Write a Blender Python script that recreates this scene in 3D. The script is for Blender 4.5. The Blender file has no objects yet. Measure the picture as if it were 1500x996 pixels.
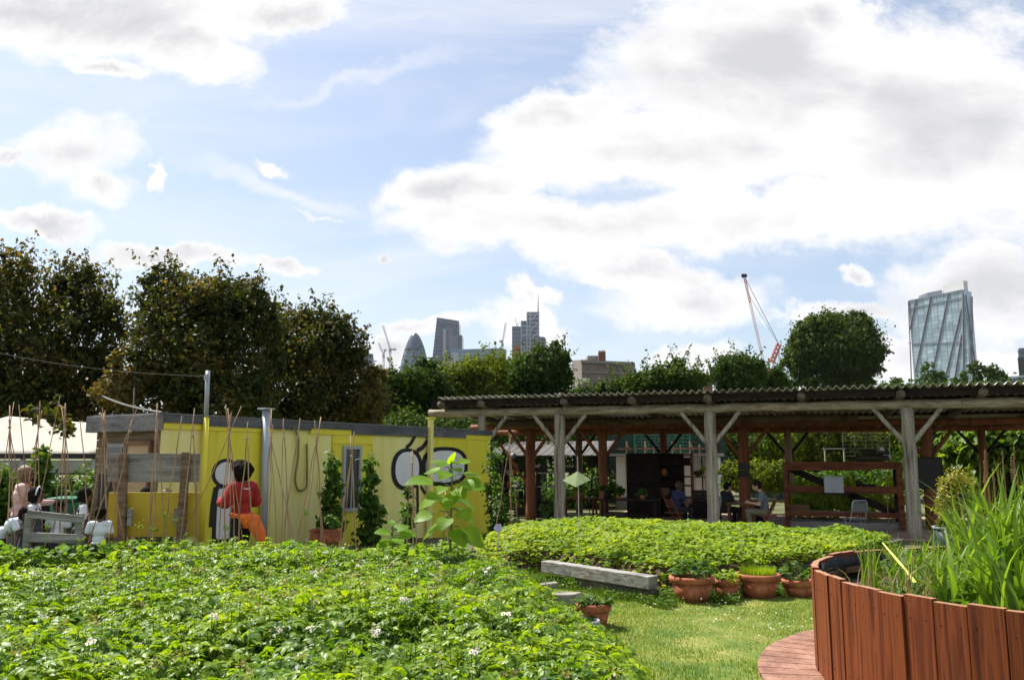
import bpy, bmesh, math, random
import numpy as np
from mathutils import Vector, Matrix
random.seed(7); RNG = np.random.default_rng(11)
SC = bpy.context.scene
COL = SC.collection
R = math.radians
F_PX, HOR, CAM_Z = 1200.0, 670.0, 1.8
PITCH = math.atan((HOR-498)/F_PX); CP, SP = math.cos(PITCH), math.sin(PITCH)

def P(u, v, Y):                      # place in the world seen in column u, row v at distance Y
    x, y = (u-750)/F_PX, (498-v)/F_PX
    t = Y/(CP-y*SP)
    return Vector((x*t, Y, CAM_Z+t*(SP+y*CP)))
def PG(u, v, z=0.0):                 # where that line of sight meets height z
    x, y = (u-750)/F_PX, (498-v)/F_PX
    t = (z-CAM_Z)/(SP+y*CP)
    return Vector((x*t, t*(CP-y*SP), z))
def on_line(u, A, e, v=670):         # ground point of the line A + s*e met in column u (at row v)
    k = (u-750)/F_PX/(CP-(498-v)/F_PX*SP)
    s = (k*A[1]-A[0])/(e[0]-k*e[1])
    return s
def gz(x, y):                        # height of the ground
    t = (y+.357*x-17.5)/4
    t = min(1, max(0, t)); return -.2*t*t*(3-2*t)

# ---------------------------------------------------------------- materials
def _new(name):
    m = bpy.data.materials.new(name); m.use_nodes = True
    nt = m.node_tree; nt.nodes.clear()
    out = nt.nodes.new('ShaderNodeOutputMaterial')
    return m, nt, out
def _ramp(nt, cols, interp='LINEAR', lo=.3, hi=.7):
    r = nt.nodes.new('ShaderNodeValToRGB'); r.color_ramp.interpolation = interp
    el = r.color_ramp.elements
    n = len(cols)
    while len(el) < n: el.new(.5)
    for i, c in enumerate(cols):
        el[i].position = lo+(hi-lo)*i/max(1, n-1); el[i].color = (*c, 1)
    return r
def mk(name, cols, scale=(3, 3, 3), rough=.7, bump=.15, detail=6, spec=.4, metal=0, vary=0.0, lo=.3, hi=.7, bdist=.01, coord='Object', distort=.3, fine=0):
    m, nt, out = _new(name); N, L = nt.nodes, nt.links
    b = N.new('ShaderNodeBsdfPrincipled'); L.new(b.outputs[0], out.inputs[0])
    tc = N.new('ShaderNodeTexCoord'); mp = N.new('ShaderNodeMapping'); mp.inputs['Scale'].default_value = scale
    L.new(tc.outputs[coord], mp.inputs[0])
    no = N.new('ShaderNodeTexNoise'); no.noise_dimensions = '4D'; no.inputs['Scale'].default_value = 1; no.inputs['Detail'].default_value = detail
    no.inputs['Distortion'].default_value = distort
    L.new(mp.outputs[0], no.inputs['Vector'])
    ge = N.new('ShaderNodeNewGeometry')
    mu = N.new('ShaderNodeMath'); mu.operation = 'MULTIPLY'; mu.inputs[1].default_value = 37
    L.new(ge.outputs['Random Per Island'], mu.inputs[0]); L.new(mu.outputs[0], no.inputs['W'])
    r = _ramp(nt, cols, lo=lo, hi=hi); L.new(no.outputs[0], r.inputs[0])
    c = r.outputs[0]
    if vary:
        mr = N.new('ShaderNodeMapRange'); mr.inputs['To Min'].default_value = 1-vary; mr.inputs['To Max'].default_value = 1+vary
        L.new(ge.outputs['Random Per Island'], mr.inputs[0])
        hs = N.new('ShaderNodeHueSaturation'); L.new(mr.outputs[0], hs.inputs['Value']); L.new(c, hs.inputs['Color']); c = hs.outputs[0]
    if fine:
        n2 = N.new('ShaderNodeTexNoise'); n2.inputs['Scale'].default_value = fine; n2.inputs['Detail'].default_value = 4
        L.new(tc.outputs[coord], n2.inputs['Vector'])
        m2 = N.new('ShaderNodeMapRange'); m2.inputs['From Min'].default_value = .3; m2.inputs['From Max'].default_value = .7
        m2.inputs['To Min'].default_value = .7; m2.inputs['To Max'].default_value = 1.25
        L.new(n2.outputs[0], m2.inputs[0])
        h2 = N.new('ShaderNodeHueSaturation'); L.new(m2.outputs[0], h2.inputs['Value']); L.new(c, h2.inputs['Color']); c = h2.outputs[0]
    L.new(c, b.inputs['Base Color'])
    b.inputs['Roughness'].default_value = rough; b.inputs['Metallic'].default_value = metal
    b.inputs['Specular IOR Level'].default_value = spec
    if bump:
        bp = N.new('ShaderNodeBump'); bp.inputs['Strength'].default_value = bump*3; bp.inputs['Distance'].default_value = bdist
        L.new(no.outputs[0], bp.inputs['Height']); L.new(bp.outputs[0], b.inputs['Normal'])
    return m
def leafm(name, cols, trans=.45, rough=.42, spec=.5, tint=1.0, big=.6, tcol=None):
    """leaf: diffuse + light let through, colour different for each leaf, slow drift over the plant"""
    m, nt, out = _new(name); N, L = nt.nodes, nt.links
    ge = N.new('ShaderNodeNewGeometry')
    tc = N.new('ShaderNodeTexCoord')
    no = N.new('ShaderNodeTexNoise'); no.inputs['Scale'].default_value = big; no.inputs['Detail'].default_value = 3
    L.new(tc.outputs['Object'], no.inputs['Vector'])
    ad = N.new('ShaderNodeMath'); ad.operation = 'MULTIPLY_ADD'; ad.inputs[1].default_value = .62
    L.new(ge.outputs['Random Per Island'], ad.inputs[0])
    sb = N.new('ShaderNodeMath'); sb.operation = 'MULTIPLY_ADD'; sb.inputs[1].default_value = 1.3; sb.inputs[2].default_value = -.46
    L.new(no.outputs[0], sb.inputs[0]); L.new(sb.outputs[0], ad.inputs[2])
    r = _ramp(nt, cols, lo=.05, hi=.95); L.new(ad.outputs[0], r.inputs[0])
    b = N.new('ShaderNodeBsdfPrincipled'); L.new(r.outputs[0], b.inputs['Base Color'])
    b.inputs['Roughness'].default_value = rough; b.inputs['Specular IOR Level'].default_value = spec
    t = N.new('ShaderNodeBsdfTranslucent')
    hs = N.new('ShaderNodeMix'); hs.data_type = 'RGBA'; hs.blend_type = 'MULTIPLY'; hs.inputs['Factor'].default_value = 1
    L.new(r.outputs[0], hs.inputs[6]); hs.inputs[7].default_value = (*(tcol or (1.55*tint, 1.45*tint, .5*tint)), 1)
    L.new(hs.outputs[2], t.inputs['Color'])
    mx = N.new('ShaderNodeMixShader'); mx.inputs[0].default_value = trans
    L.new(b.outputs[0], mx.inputs[1]); L.new(t.outputs[0], mx.inputs[2]); L.new(mx.outputs[0], out.inputs[0])
    return m
def glassm(name, col=(.03, .04, .05), rough=.06):
    m, nt, out = _new(name)
    b = nt.nodes.new('ShaderNodeBsdfPrincipled'); nt.links.new(b.outputs[0], out.inputs[0])
    b.inputs['Base Color'].default_value = (*col, 1); b.inputs['Roughness'].default_value = rough; b.inputs['Specular IOR Level'].default_value = .8
    return m

# ---------------------------------------------------------------- objects
ORG = {}
def reg(o, label=None, cat=None, group=None, kind=None):
    if label: o['label'] = label
    if cat: o['category'] = cat
    if group: o['group'] = group
    if kind: o['kind'] = kind
    return o
def thing(name, label, cat, loc=(0, 0, 0), group=None, rz=0):
    o = bpy.data.objects.new(name, None); COL.objects.link(o); o.location = loc; o.rotation_euler = (0, 0, rz)
    o.empty_display_size = .2
    ORG[o.name] = Vector(loc)
    return reg(o, label, cat, group)
def copy_tree(o, parent=None):
    c = o.copy(); COL.objects.link(c); c.parent = parent
    if parent is not None: c.matrix_parent_inverse = o.matrix_parent_inverse.copy()
    for ch in list(o.children): copy_tree(ch, c)
    return c
def place(name, me, parent=None, loc=None, world=True):
    o = bpy.data.objects.new(name, me); COL.objects.link(o)
    if parent is not None:
        o.parent = parent
        ORG[o.name] = ORG[parent.name].copy() if world else Vector((0, 0, 0))
        if world:
            me.transform(Matrix.Translation(-ORG[parent.name]))
    else:
        if loc is not None:
            loc = Vector(loc); me.transform(Matrix.Translation(-loc)); o.location = loc
        ORG[o.name] = Vector(loc) if loc is not None else Vector((0, 0, 0))
    return o
def basis(d, up=Vector((0, 0, 1))):
    d = Vector(d).normalized(); up = Vector(up)
    if abs(d.dot(up.normalized())) > .99: up = Vector((0, 1, 0)) if abs(d.y) < .9 else Vector((1, 0, 0))
    s = d.cross(up).normalized(); w = s.cross(d).normalized()
    return s, d, w
class MB:
    """collects shapes; build() links them as ONE mesh object"""
    def __init__(s): s.V, s.F, s.M, s.mi = [], [], [], 0
    def add(s, vs, fs):
        b = len(s.V); s.V += [tuple(v) for v in vs]
        for f in fs: s.F.append(tuple(i+b for i in f)); s.M.append(s.mi)
        return s
    def box(s, c, size, rz=0, rot=None):
        hx, hy, hz = size[0]/2, size[1]/2, size[2]/2
        M = rot if rot is not None else Matrix.Rotation(rz, 3, 'Z')
        c = Vector(c)
        vs = [c+M@Vector((x*hx, y*hy, z*hz)) for z in (-1, 1) for x, y in ((-1, -1), (1, -1), (1, 1), (-1, 1))]
        return s.add(vs, [(3, 2, 1, 0), (4, 5, 6, 7), (0, 1, 5, 4), (1, 2, 6, 5), (2, 3, 7, 6), (3, 0, 4, 7)])
    def beam(s, p, q, w, h, up=(0, 0, 1)):
        p, q = Vector(p), Vector(q); a, d, b = basis(q-p, up)
        vs = [o+a*(x*w/2)+b*(z*h/2) for o in (p, q) for x, z in ((-1, -1), (1, -1), (1, 1), (-1, 1))]
        return s.add(vs, [(0, 1, 2, 3), (7, 6, 5, 4), (4, 5, 1, 0), (5, 6, 2, 1), (6, 7, 3, 2), (7, 4, 0, 3)])
    def tube(s, pts, r, n=8, cap=True, wob=0, seed=0):
        pts = [Vector(p) for p in pts]; rs = list(r) if hasattr(r, '__len__') else [r]*len(pts)
        rnd = random.Random(seed); rings = []
        prev = None; vs = []
        for i, p in enumerate(pts):
            d = (pts[min(i+1, len(pts)-1)]-pts[max(i-1, 0)])
            if d.length < 1e-9: d = Vector((0, 0, 1))
            d.normalize()
            if prev is None: a, _, b = basis(d)
            else:
                a = (prev-d*prev.dot(d))
                if a.length < 1e-6: a, _, b = basis(d)
                a.normalize(); b = a.cross(d).normalized()
            prev = a
            for k in range(n):
                t = 2*math.pi*k/n; rr = rs[i]*(1+(rnd.uniform(-wob, wob) if wob else 0))
                vs.append(p+a*math.cos(t)*rr+b*math.sin(t)*rr)
        fs = []
        for i in range(len(pts)-1):
            for k in range(n):
                k2 = (k+1) % n; fs.append((i*n+k, i*n+k2, (i+1)*n+k2, (i+1)*n+k))
        if cap: fs += [tuple(range(n-1, -1, -1)), tuple((len(pts)-1)*n+k for k in range(n))]
        return s.add(vs, fs)
    def lathe(s, prof, n=24, c=(0, 0, 0), closed=False):
        c = Vector(c); vs = []
        for r, z in prof:
            for k in range(n):
                t = 2*math.pi*k/n; vs.append(c+Vector((r*math.cos(t), r*math.sin(t), z)))
        fs = []; m = len(prof)
        for i in range(m if closed else m-1):
            j = (i+1) % m
            for k in range(n):
                k2 = (k+1) % n; fs.append((i*n+k, i*n+k2, j*n+k2, j*n+k))
        if not closed:
            if prof[0][0] > 1e-6: fs.append(tuple(range(n-1, -1, -1)))
            if prof[-1][0] > 1e-6: fs.append(tuple((m-1)*n+k for k in range(n)))
        return s.add(vs, fs)
    def ball(s, c, r, n=12, m=8, rot=None):
        r = r if hasattr(r, '__len__') else (r, r, r); c = Vector(c); vs = [];
        for i in range(m+1):
            ph = math.pi*i/m
            for k in range(n):
                t = 2*math.pi*k/n
                q = Vector((r[0]*math.sin(ph)*math.cos(t), r[1]*math.sin(ph)*math.sin(t), r[2]*math.cos(ph)))
                vs.append(c+(rot@q if rot is not None else q))
        fs = []
        for i in range(m):
            for k in range(n):
                k2 = (k+1) % n; fs.append((i*n+k, (i+1)*n+k, (i+1)*n+k2, i*n+k2))
        return s.add(vs, fs)
    def capsule(s, p, q, r1, r2, n=10):
        p, q = Vector(p), Vector(q); d = (q-p)
        if d.length < 1e-6: return s.ball(p, r1)
        d.normalize(); pts, rs = [], []
        for a in (-90, -60, -30): pts.append(p+d*(r1*math.sin(R(a)))); rs.append(max(1e-4, r1*math.cos(R(a))))
        pts.append(p); rs.append(r1); pts.append(q); rs.append(r2)
        for a in (30, 60, 90): pts.append(q+d*(r2*math.sin(R(a)))); rs.append(max(1e-4, r2*math.cos(R(a))))
        return s.tube(pts, rs, n)
    def prism(s, poly, vec):
        vec = Vector(vec); n = len(poly); vs = [Vector(p) for p in poly]+[Vector(p)+vec for p in poly]
        fs = [tuple(range(n-1, -1, -1)), tuple(range(n, 2*n))]+[(k, (k+1) % n, n+(k+1) % n, n+k) for k in range(n)]
        return s.add(vs, fs)
    def mesh(s, name, mats, smooth=False):
        me = bpy.data.meshes.new(name); me.from_pydata(s.V, [], s.F)
        for m in (mats if isinstance(mats, (list, tuple)) else [mats]): me.materials.append(m)
        if isinstance(mats, (list, tuple)) and len(mats) > 1: me.polygons.foreach_set('material_index', s.M)
        if smooth: me.polygons.foreach_set('use_smooth', [True]*len(me.polygons))
        bm = bmesh.new(); bm.from_mesh(me); bmesh.ops.recalc_face_normals(bm, faces=bm.faces); bm.to_mesh(me); bm.free()
        me.update(); return me
    def build(s, name, mats, parent=None, smooth=False, bevel=0, loc=None, world=True, auto=False):
        o = place(name, s.mesh(name, mats, smooth), parent, loc, world)
        if bevel:
            b = o.modifiers.new('bevel', 'BEVEL'); b.width = bevel; b.segments = 2; b.limit_method = 'ANGLE'
        return o
# big numpy meshes --------------------------------------------------
def np_mesh(name, batches, mats, smooth=False):
    Vs, loops, starts, tots, mis, vo, lo = [], [], [], [], [], 0, 0
    for b in batches:
        V, Fc = b[0], b[1]; mi = b[2] if len(b) > 2 else 0
        Vs.append(V); k = Fc.shape[1]; loops.append((Fc+vo).ravel()); m = len(Fc)
        starts.append(lo+np.arange(m)*k); tots.append(np.full(m, k)); mis.append(np.full(m, mi)); lo += m*k; vo += len(V)
    V = np.concatenate(Vs); L_ = np.concatenate(loops); S = np.concatenate(starts); T = np.concatenate(tots)
    me = bpy.data.meshes.new(name)
    me.vertices.add(len(V)); me.vertices.foreach_set('co', V.astype(np.float32).ravel())
    me.loops.add(len(L_)); me.loops.foreach_set('vertex_index', L_.astype(np.int32))
    me.polygons.add(len(S)); me.polygons.foreach_set('loop_start', S.astype(np.int32)); me.polygons.foreach_set('loop_total', T.astype(np.int32))
    for m in (mats if isinstance(mats, (list, tuple)) else [mats]): me.materials.append(m)
    me.polygons.foreach_set('material_index', np.concatenate(mis).astype(np.int32))
    if smooth: me.polygons.foreach_set('use_smooth', np.ones(len(S), bool))
    me.update(calc_edges=True); return me
def nrm(a): return a/np.maximum(1e-9, np.linalg.norm(a, axis=-1, keepdims=True))
T_SIMPLE = (np.array([(0, 0, 0), (.34, .42, .09), (0, 1, -.1), (-.34, .42, .09)]), np.array([(0, 1, 2), (0, 2, 3)]))
T_MED = (np.array([(0, 0, 0), (.26, .2, .07), (.33, .52, .08), (.16, .82, -.01), (0, 1, -.14), (-.16, .82, -.01), (-.33, .52, .08), (-.26, .2, .07), (0, .5, 0)]),
         np.array([(0, 1, 8), (1, 2, 8), (2, 3, 8), (3, 4, 8), (4, 5, 8), (5, 6, 8), (6, 7, 8), (7, 0, 8)]))
T_ROUND = (np.array([(0, 0, 0), (.36, .12, .1), (.5, .5, .12), (.3, .88, .02), (0, 1, -.06), (-.3, .88, .02), (-.5, .5, .12), (-.36, .12, .1), (0, .5, -.02)]), T_MED[1])
def inst(T, pos, axis, normal, s, wid=None):
    tv, tf = T; A = nrm(axis); B = nrm(np.cross(A, normal)); Nn = np.cross(B, A)
    s = np.asarray(s)[:, None, None]; w = 1 if wid is None else np.asarray(wid)[:, None, None]
    V = pos[:, None, :]+s*(tv[None, :, 0:1]*w*B[:, None, :]+tv[None, :, 1:2]*A[:, None, :]+tv[None, :, 2:3]*Nn[:, None, :])
    n, k = len(pos), len(tv)
    Fc = (tf[None]+(np.arange(n)*k)[:, None, None]).reshape(-1, tf.shape[1])
    return V.reshape(-1, 3), Fc
def rdir(n, rng=RNG):
    v = rng.normal(size=(n, 3)); return nrm(v)
def blades(pos, dirs, length, width, bend, seg=4, rng=RNG, droop=None):
    """grass / reed blades: tapered bent strips. dirs: horizontal lean (n,2)"""
    n = len(pos); t = np.linspace(0, 1, seg+1)
    L = length[:, None]; b = bend[:, None]
    ang = b*t[None]**1.5
    # integrate the curve
    dx = np.sin(ang); dz = np.cos(ang); step = 1/seg
    cx = np.concatenate([np.zeros((n, 1)), np.cumsum((dx[:, 1:]+dx[:, :-1])/2*step, 1)], 1)*L
    cz = np.concatenate([np.zeros((n, 1)), np.cumsum((dz[:, 1:]+dz[:, :-1])/2*step, 1)], 1)*L
    d = nrm(np.concatenate([dirs, np.zeros((n, 1))], 1)); tw = rng.uniform(-1, 1, n)[:, None]
    side = nrm(np.stack([-d[:, 1], d[:, 0], np.zeros(n)], 1)+d*tw)
    w = (width[:, None]*np.clip(1.15-t[None]**2*1.15, .03, 1)*.5)
    c = pos[:, None, :]+cx[..., None]*d[:, None, :]; c[..., 2] += cz
    l = c-side[:, None, :]*w[..., None]; r = c+side[:, None, :]*w[..., None]
    V = np.stack([l, r], 2).reshape(n, -1, 3); k = V.shape[1]
    f = np.array([(2*i, 2*i+1, 2*i+3, 2*i+2) for i in range(seg)])
    return V.reshape(-1, 3), (f[None]+(np.arange(n)*k)[:, None, None]).reshape(-1, 4)
HAZE = .00005
# ---------------------------------------------------------------- camera, light, sky
cam = bpy.data.objects.new('camera', bpy.data.cameras.new('camera')); COL.objects.link(cam); SC.camera = cam
cam.location = (0, 0, CAM_Z); cam.rotation_euler = (R(90)+PITCH, 0, 0)
cam.data.sensor_width = 36; cam.data.lens = 36*F_PX/1500; cam.data.clip_start = .05; cam.data.clip_end = 12000
SUN_AZ, SUN_EL = R(-50), R(57)
sv = Vector((math.sin(SUN_AZ)*math.cos(SUN_EL), math.cos(SUN_AZ)*math.cos(SUN_EL), math.sin(SUN_EL)))
sun = bpy.data.objects.new('sun', bpy.data.lights.new('sun', 'SUN')); COL.objects.link(sun)
sun.data.energy = 4.9; sun.data.angle = R(.53); sun.data.color = (1, .96, .89)
sun.rotation_euler = sv.to_track_quat('Z', 'Y').to_euler()
SC.view_settings.view_transform = 'Standard'; SC.view_settings.look = 'None'; SC.view_settings.gamma = 1
SC.view_settings.exposure = EXPOSURE = .88
w = bpy.data.worlds.new('World'); SC.world = w; w.use_nodes = True
nt = w.node_tree; N, L = nt.nodes, nt.links; N.clear()
wo = N.new('ShaderNodeOutputWorld'); bg = N.new('ShaderNodeBackground'); L.new(bg.outputs[0], wo.inputs[0])
sky = N.new('ShaderNodeTexSky'); sky.sky_type = 'NISHITA'; sky.sun_disc = False
sky.sun_elevation = SUN_EL; sky.sun_rotation = SUN_AZ; sky.air_density = 1.0; sky.dust_density = 1.6; sky.ozone_density = 1.0
SKY_S = .092; bg.inputs['Strength'].default_value = SKY_S
def math_n(op, a, b=None, c=None, clamp=False):
    n = N.new('ShaderNodeMath'); n.operation = op; n.use_clamp = clamp
    for i, x in enumerate((a, b, c)):
        if x is None: continue
        if isinstance(x, (int, float)): n.inputs[i].default_value = x
        else: L.new(x, n.inputs[i])
    return n.outputs[0]
def mr_n(x, a, b, c=0, d=1, smooth=True):
    n = N.new('ShaderNodeMapRange'); n.interpolation_type = 'SMOOTHSTEP' if smooth else 'LINEAR'
    for i, q in enumerate((a, b, c, d)): n.inputs[i+1].default_value = q
    L.new(x, n.inputs[0]); return n.outputs[0]
tc = N.new('ShaderNodeTexCoord'); D = tc.outputs['Generated']
sep = N.new('ShaderNodeSeparateXYZ'); L.new(D, sep.inputs[0])
yy = math_n('MAXIMUM', math_n('ABSOLUTE', sep.outputs[1]), .08)
tx, tz = math_n('DIVIDE', sep.outputs[0], yy), math_n('DIVIDE', sep.outputs[2], yy)
cmb = N.new('ShaderNodeCombineXYZ'); L.new(tx, cmb.inputs[0]); L.new(tz, cmb.inputs[1]); L.new(sep.outputs[1], cmb.inputs[2])
def noise_n(vec, sc, det=6, rough=.55, dist=0, stretch=(1, 1, 1), off=(0, 0, 0), rot=0):
    mp = N.new('ShaderNodeMapping'); mp.inputs['Scale'].default_value = stretch; mp.inputs['Location'].default_value = off; mp.inputs['Rotation'].default_value = (0, 0, rot)
    L.new(vec, mp.inputs[0])
    n = N.new('ShaderNodeTexNoise'); n.inputs['Scale'].default_value = sc; n.inputs['Detail'].default_value = det; n.inputs['Roughness'].default_value = rough; n.inputs['Distortion'].default_value = dist
    L.new(mp.outputs[0], n.inputs['Vector']); return n
# the positions are warped so that no cloud keeps a plain outline
wn = noise_n(cmb.outputs[0], 4.5, 9, .64)
vs_ = N.new('ShaderNodeVectorMath'); vs_.operation = 'SUBTRACT'; vs_.inputs[1].default_value = (.5, .5, .5); L.new(wn.outputs['Color'], vs_.inputs[0])
vm = N.new('ShaderNodeVectorMath'); vm.operation = 'MULTIPLY'; vm.inputs[1].default_value = (.24, .15, 0); L.new(vs_.outputs[0], vm.inputs[0])
va = N.new('ShaderNodeVectorMath'); va.operation = 'ADD'; L.new(cmb.outputs[0], va.inputs[0]); L.new(vm.outputs[0], va.inputs[1])
def tan_xy(u, v):
    q = P(u, v, 1.0); return q.x, q.z-CAM_Z
def blob(cx, cy, rx, ry, rot=0, vec=va):
    x, z = tan_xy(cx, cy)
    a = N.new('ShaderNodeVectorMath'); a.operation = 'SUBTRACT'; a.inputs[1].default_value = (x, z, 0); L.new(vec.outputs[0], a.inputs[0])
    s = N.new('ShaderNodeMapping'); s.vector_type = 'TEXTURE'
    s.inputs['Scale'].default_value = (rx/F_PX, ry/F_PX, 1e6); s.inputs['Rotation'].default_value = (0, 0, R(rot)); L.new(a.outputs[0], s.inputs[0])
    l = N.new('ShaderNodeVectorMath'); l.operation = 'LENGTH'; L.new(s.outputs[0], l.inputs[0])
    return math_n('SUBTRACT', 1.0, l.outputs['Value'])
CL = [(200, 25, 290, 82, 0), (285, 85, 120, 60, -8), (60, 10, 200, 60, 0), (420, 15, 150, 40, 6), (150, 100, 90, 22, -18),
      (118, 232, 135, 74, 0), (175, 272, 80, 44, -12), (15, 235, 50, 24, 0), (256, 262, 16, 34, 10), (412, 242, 42, 17, 0),
      (1130, 90, 330, 150, 0), (830, 155, 120, 55, 10), (980, 220, 290, 95, 0), (690, 285, 150, 48, 8), (860, 335, 310, 62, 0),
      (1180, 310, 310, 72, 0), (1400, 200, 300, 240, 0), (1440, 430, 170, 110, 0), (1010, 450, 150, 52, 0), (930, 400, 160, 40, -12),
      (625, 482, 80, 24, 0), (770, 480, 90, 40, 0), (790, 435, 60, 22, 0), (1000, 528, 110, 26, 0), (1250, 408, 36, 18, 0), (1210, 470, 150, 20, 4), (1400, 540, 200, 50, 0),
      (400, 395, 70, 20, -10), (570, 378, 20, 9, 0), (240, 375, 130, 22, -6), (60, 330, 150, 24, -4), (1250, 20, 90, 50, 0), (575, 512, 60, 30, 0)]
dens = None
for c in CL:
    b = blob(*c); dens = b if dens is None else math_n('MAXIMUM', dens, b)
fb = noise_n(cmb.outputs[0], 6.0, 12, .66, .25, (1, 1.7, 1))
fbig = noise_n(cmb.outputs[0], 2.1, 4, .5, .2, (1, 1.6, 1), (3, 1, 0))
d1 = math_n('ADD', dens, math_n('MULTIPLY', math_n('SUBTRACT', fb.outputs[0], .5), 1.5))
d1 = math_n('ADD', d1, math_n('MULTIPLY', math_n('SUBTRACT', fbig.outputs[0], .5), .55))
alpha = mr_n(d1, -.12, .42)
# behind the camera: plain broken cloud cover
gen = noise_n(D, 2.6, 8, .56, .4, (1, 1, 1.7))
alpha_b = mr_n(gen.outputs[0], .47, .62)
front = mr_n(sep.outputs[1], .05, .25)
al = math_n('ADD', math_n('MULTIPLY', alpha, front), math_n('MULTIPLY', alpha_b, math_n('SUBTRACT', 1.0, front)))
# thin high cloud and old trails
ci = noise_n(cmb.outputs[0], 3.0, 8, .62, .6, (.55, 2.4, 1), (0, 0, 0), R(-14))
cir = math_n('MULTIPLY', mr_n(ci.outputs[0], .38, .76), .55)
cy = mr_n(blob(500, 115, 330, 24, 19), 0, 1.0, 0, .45)
cz = mr_n(blob(430, 285, 260, 26, -17), 0, 1.0, 0, .55)
cw_ = mr_n(blob(470, 320, 90, 7, -16), 0, .8, 0, .6)
cv = mr_n(blob(600, 30, 260, 26, 6), 0, 1.0, 0, .45)
thin = math_n('MAXIMUM', cir, math_n('MAXIMUM', math_n('MAXIMUM', cy, cz), math_n('MAXIMUM', cw_, cv)))
al2 = math_n('MAXIMUM', al, thin, clamp=True)
# cloud brightness: lit edges, grey bellies
sh = noise_n(cmb.outputs[0], 4.2, 6, .5, .2, (.8, 2.0, 1), (5, 3, 1))
belly = mr_n(math_n('ADD', d1, math_n('MULTIPLY', math_n('SUBTRACT', sh.outputs[0], .5), 2.6)), .30, 1.35)
cm = N.new('ShaderNodeMix'); cm.data_type = 'RGBA'; L.new(belly, cm.inputs['Factor'])
K = 1/SKY_S/(2**EXPOSURE)
cm.inputs[6].default_value = (K*1.06, K*1.05, K*1.05, 1); cm.inputs[7].default_value = (K*.72, K*.72, K*.74, 1)
# pale the clear sky towards the horizon the way a thin summer haze does
pale = N.new('ShaderNodeMix'); pale.data_type = 'RGBA'; pale.inputs['Factor'].default_value = .22
L.new(sky.outputs[0], pale.inputs[6]); pale.inputs[7].default_value = (K*.72, K*.80, K*.93, 1)
sm = N.new('ShaderNodeMix'); sm.data_type = 'RGBA'
L.new(al2, sm.inputs['Factor']); L.new(pale.outputs[2], sm.inputs[6]); L.new(cm.outputs[2], sm.inputs[7])
L.new(sm.outputs[2], bg.inputs['Color'])
try: w.cycles.sampling_method = 'MANUAL'; w.cycles.sample_map_resolution = 1024
except Exception: pass
# ---------------------------------------------------------------- materials used more than once
M = {}
M['grey_log'] = mk('weathered_log', [(.08, .065, .05), (.27, .24, .19), (.36, .325, .27), (.47, .43, .36)], (15, 15, .9), .9, .5, spec=.2, fine=35)
M['grey_log_h'] = mk('weathered_log_lying', [(.10, .08, .055), (.27, .225, .165), (.37, .315, .235), (.47, .41, .32)], (1.0, 9, 15), .9, .5, spec=.2, fine=35)
M['red_log'] = mk('stained_post', [(.10, .03, .012), (.20, .065, .025), (.28, .10, .04)], (9, 9, 1.0), .75, .25, fine=50)
M['red_wood'] = mk('red_brown_timber', [(.08, .025, .012), (.16, .05, .022), (.23, .08, .035)], (2, 2, 9), .7, .25, spec=.2, vary=.25)
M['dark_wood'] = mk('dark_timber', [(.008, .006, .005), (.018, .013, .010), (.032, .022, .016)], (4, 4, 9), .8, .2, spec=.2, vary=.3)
M['brown_wood'] = mk('brown_timber', [(.08, .04, .02), (.16, .085, .04), (.22, .125, .06)], (2, 2, 12), .75, .25, vary=.25)
M['grey_wood'] = mk('grey_plank', [(.13, .12, .105), (.27, .255, .23), (.40, .38, .35)], (1.5, 10, 14), .85, .35, vary=.15, fine=80)
M['cladding'] = mk('silvered_cladding', [(.11, .065, .035), (.21, .14, .085), (.30, .21, .14)], (2, 2, 16), .8, .3, vary=.28, fine=40)
M['bamboo'] = mk('bamboo_cane', [(.20, .115, .06), (.33, .20, .11), (.44, .29, .17)], (5, 5, 3), .6, .05, vary=.35)
M['yellow'] = mk('strong_yellow_paint', [(.54, .46, .025), (.68, .59, .035), (.72, .63, .05)], (5, 5, .55), .6, .02, lo=.2, hi=.5)
M['pale_yellow'] = mk('faded_yellow_paint', [(.58, .50, .14), (.74, .66, .21), (.79, .73, .32)], (3, 3, .45), .65, .02, lo=.2, hi=.65)
M['ochre'] = mk('ochre_paint', [(.42, .28, .015), (.50, .35, .02), (.54, .39, .03)], (2, 2, 2), .6, .05)
M['fascia'] = mk('lead_grey_fascia', [(.045, .047, .055), (.085, .087, .10), (.14, .14, .15)], (1.2, 1.2, 5), .6, .2, fine=20)
M['grey_metal'] = mk('galvanised_metal', [(.30, .32, .35), (.42, .44, .48)], (5, 5, 2), .45, .05, metal=.3)
M['black_paint'] = mk('black_paint', [(.008, .008, .009), (.015, .015, .016)], rough=.5, bump=0)
M['white_paint'] = mk('chalky_white_paint', [(.62, .60, .62), (.74, .73, .75)], (2, 2, 2), .6, .03)
M['terracotta'] = mk('terracotta', [(.22, .065, .03), (.36, .115, .05), (.43, .17, .09), (.50, .34, .25)], (6, 6, 4), .85, .12, fine=22, lo=.3, hi=.85)
M['soil'] = mk('soil', [(.030, .017, .010), (.065, .038, .024), (.12, .075, .05)], (14, 14, 14), .95, .6, bdist=.03)
M['black_plastic'] = mk('black_plastic', [(.005, .005, .006), (.010, .010, .012)], (9, 9, 9), .55, .5, spec=.25, bdist=.03)
M['concrete'] = mk('concrete', [(.17, .165, .16), (.27, .26, .25)], (3, 3, 3), .9, .15, fine=30)
M['canvas'] = mk('cream_canvas', [(.33, .30, .245), (.38, .35, .29)], (1.5, 1.5, 1.5), .8, .05)
M['white_panel'] = mk('white_panel', [(.62, .62, .60), (.78, .78, .76)], (1.2, 1.2, 1.2), .6, .03)
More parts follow.
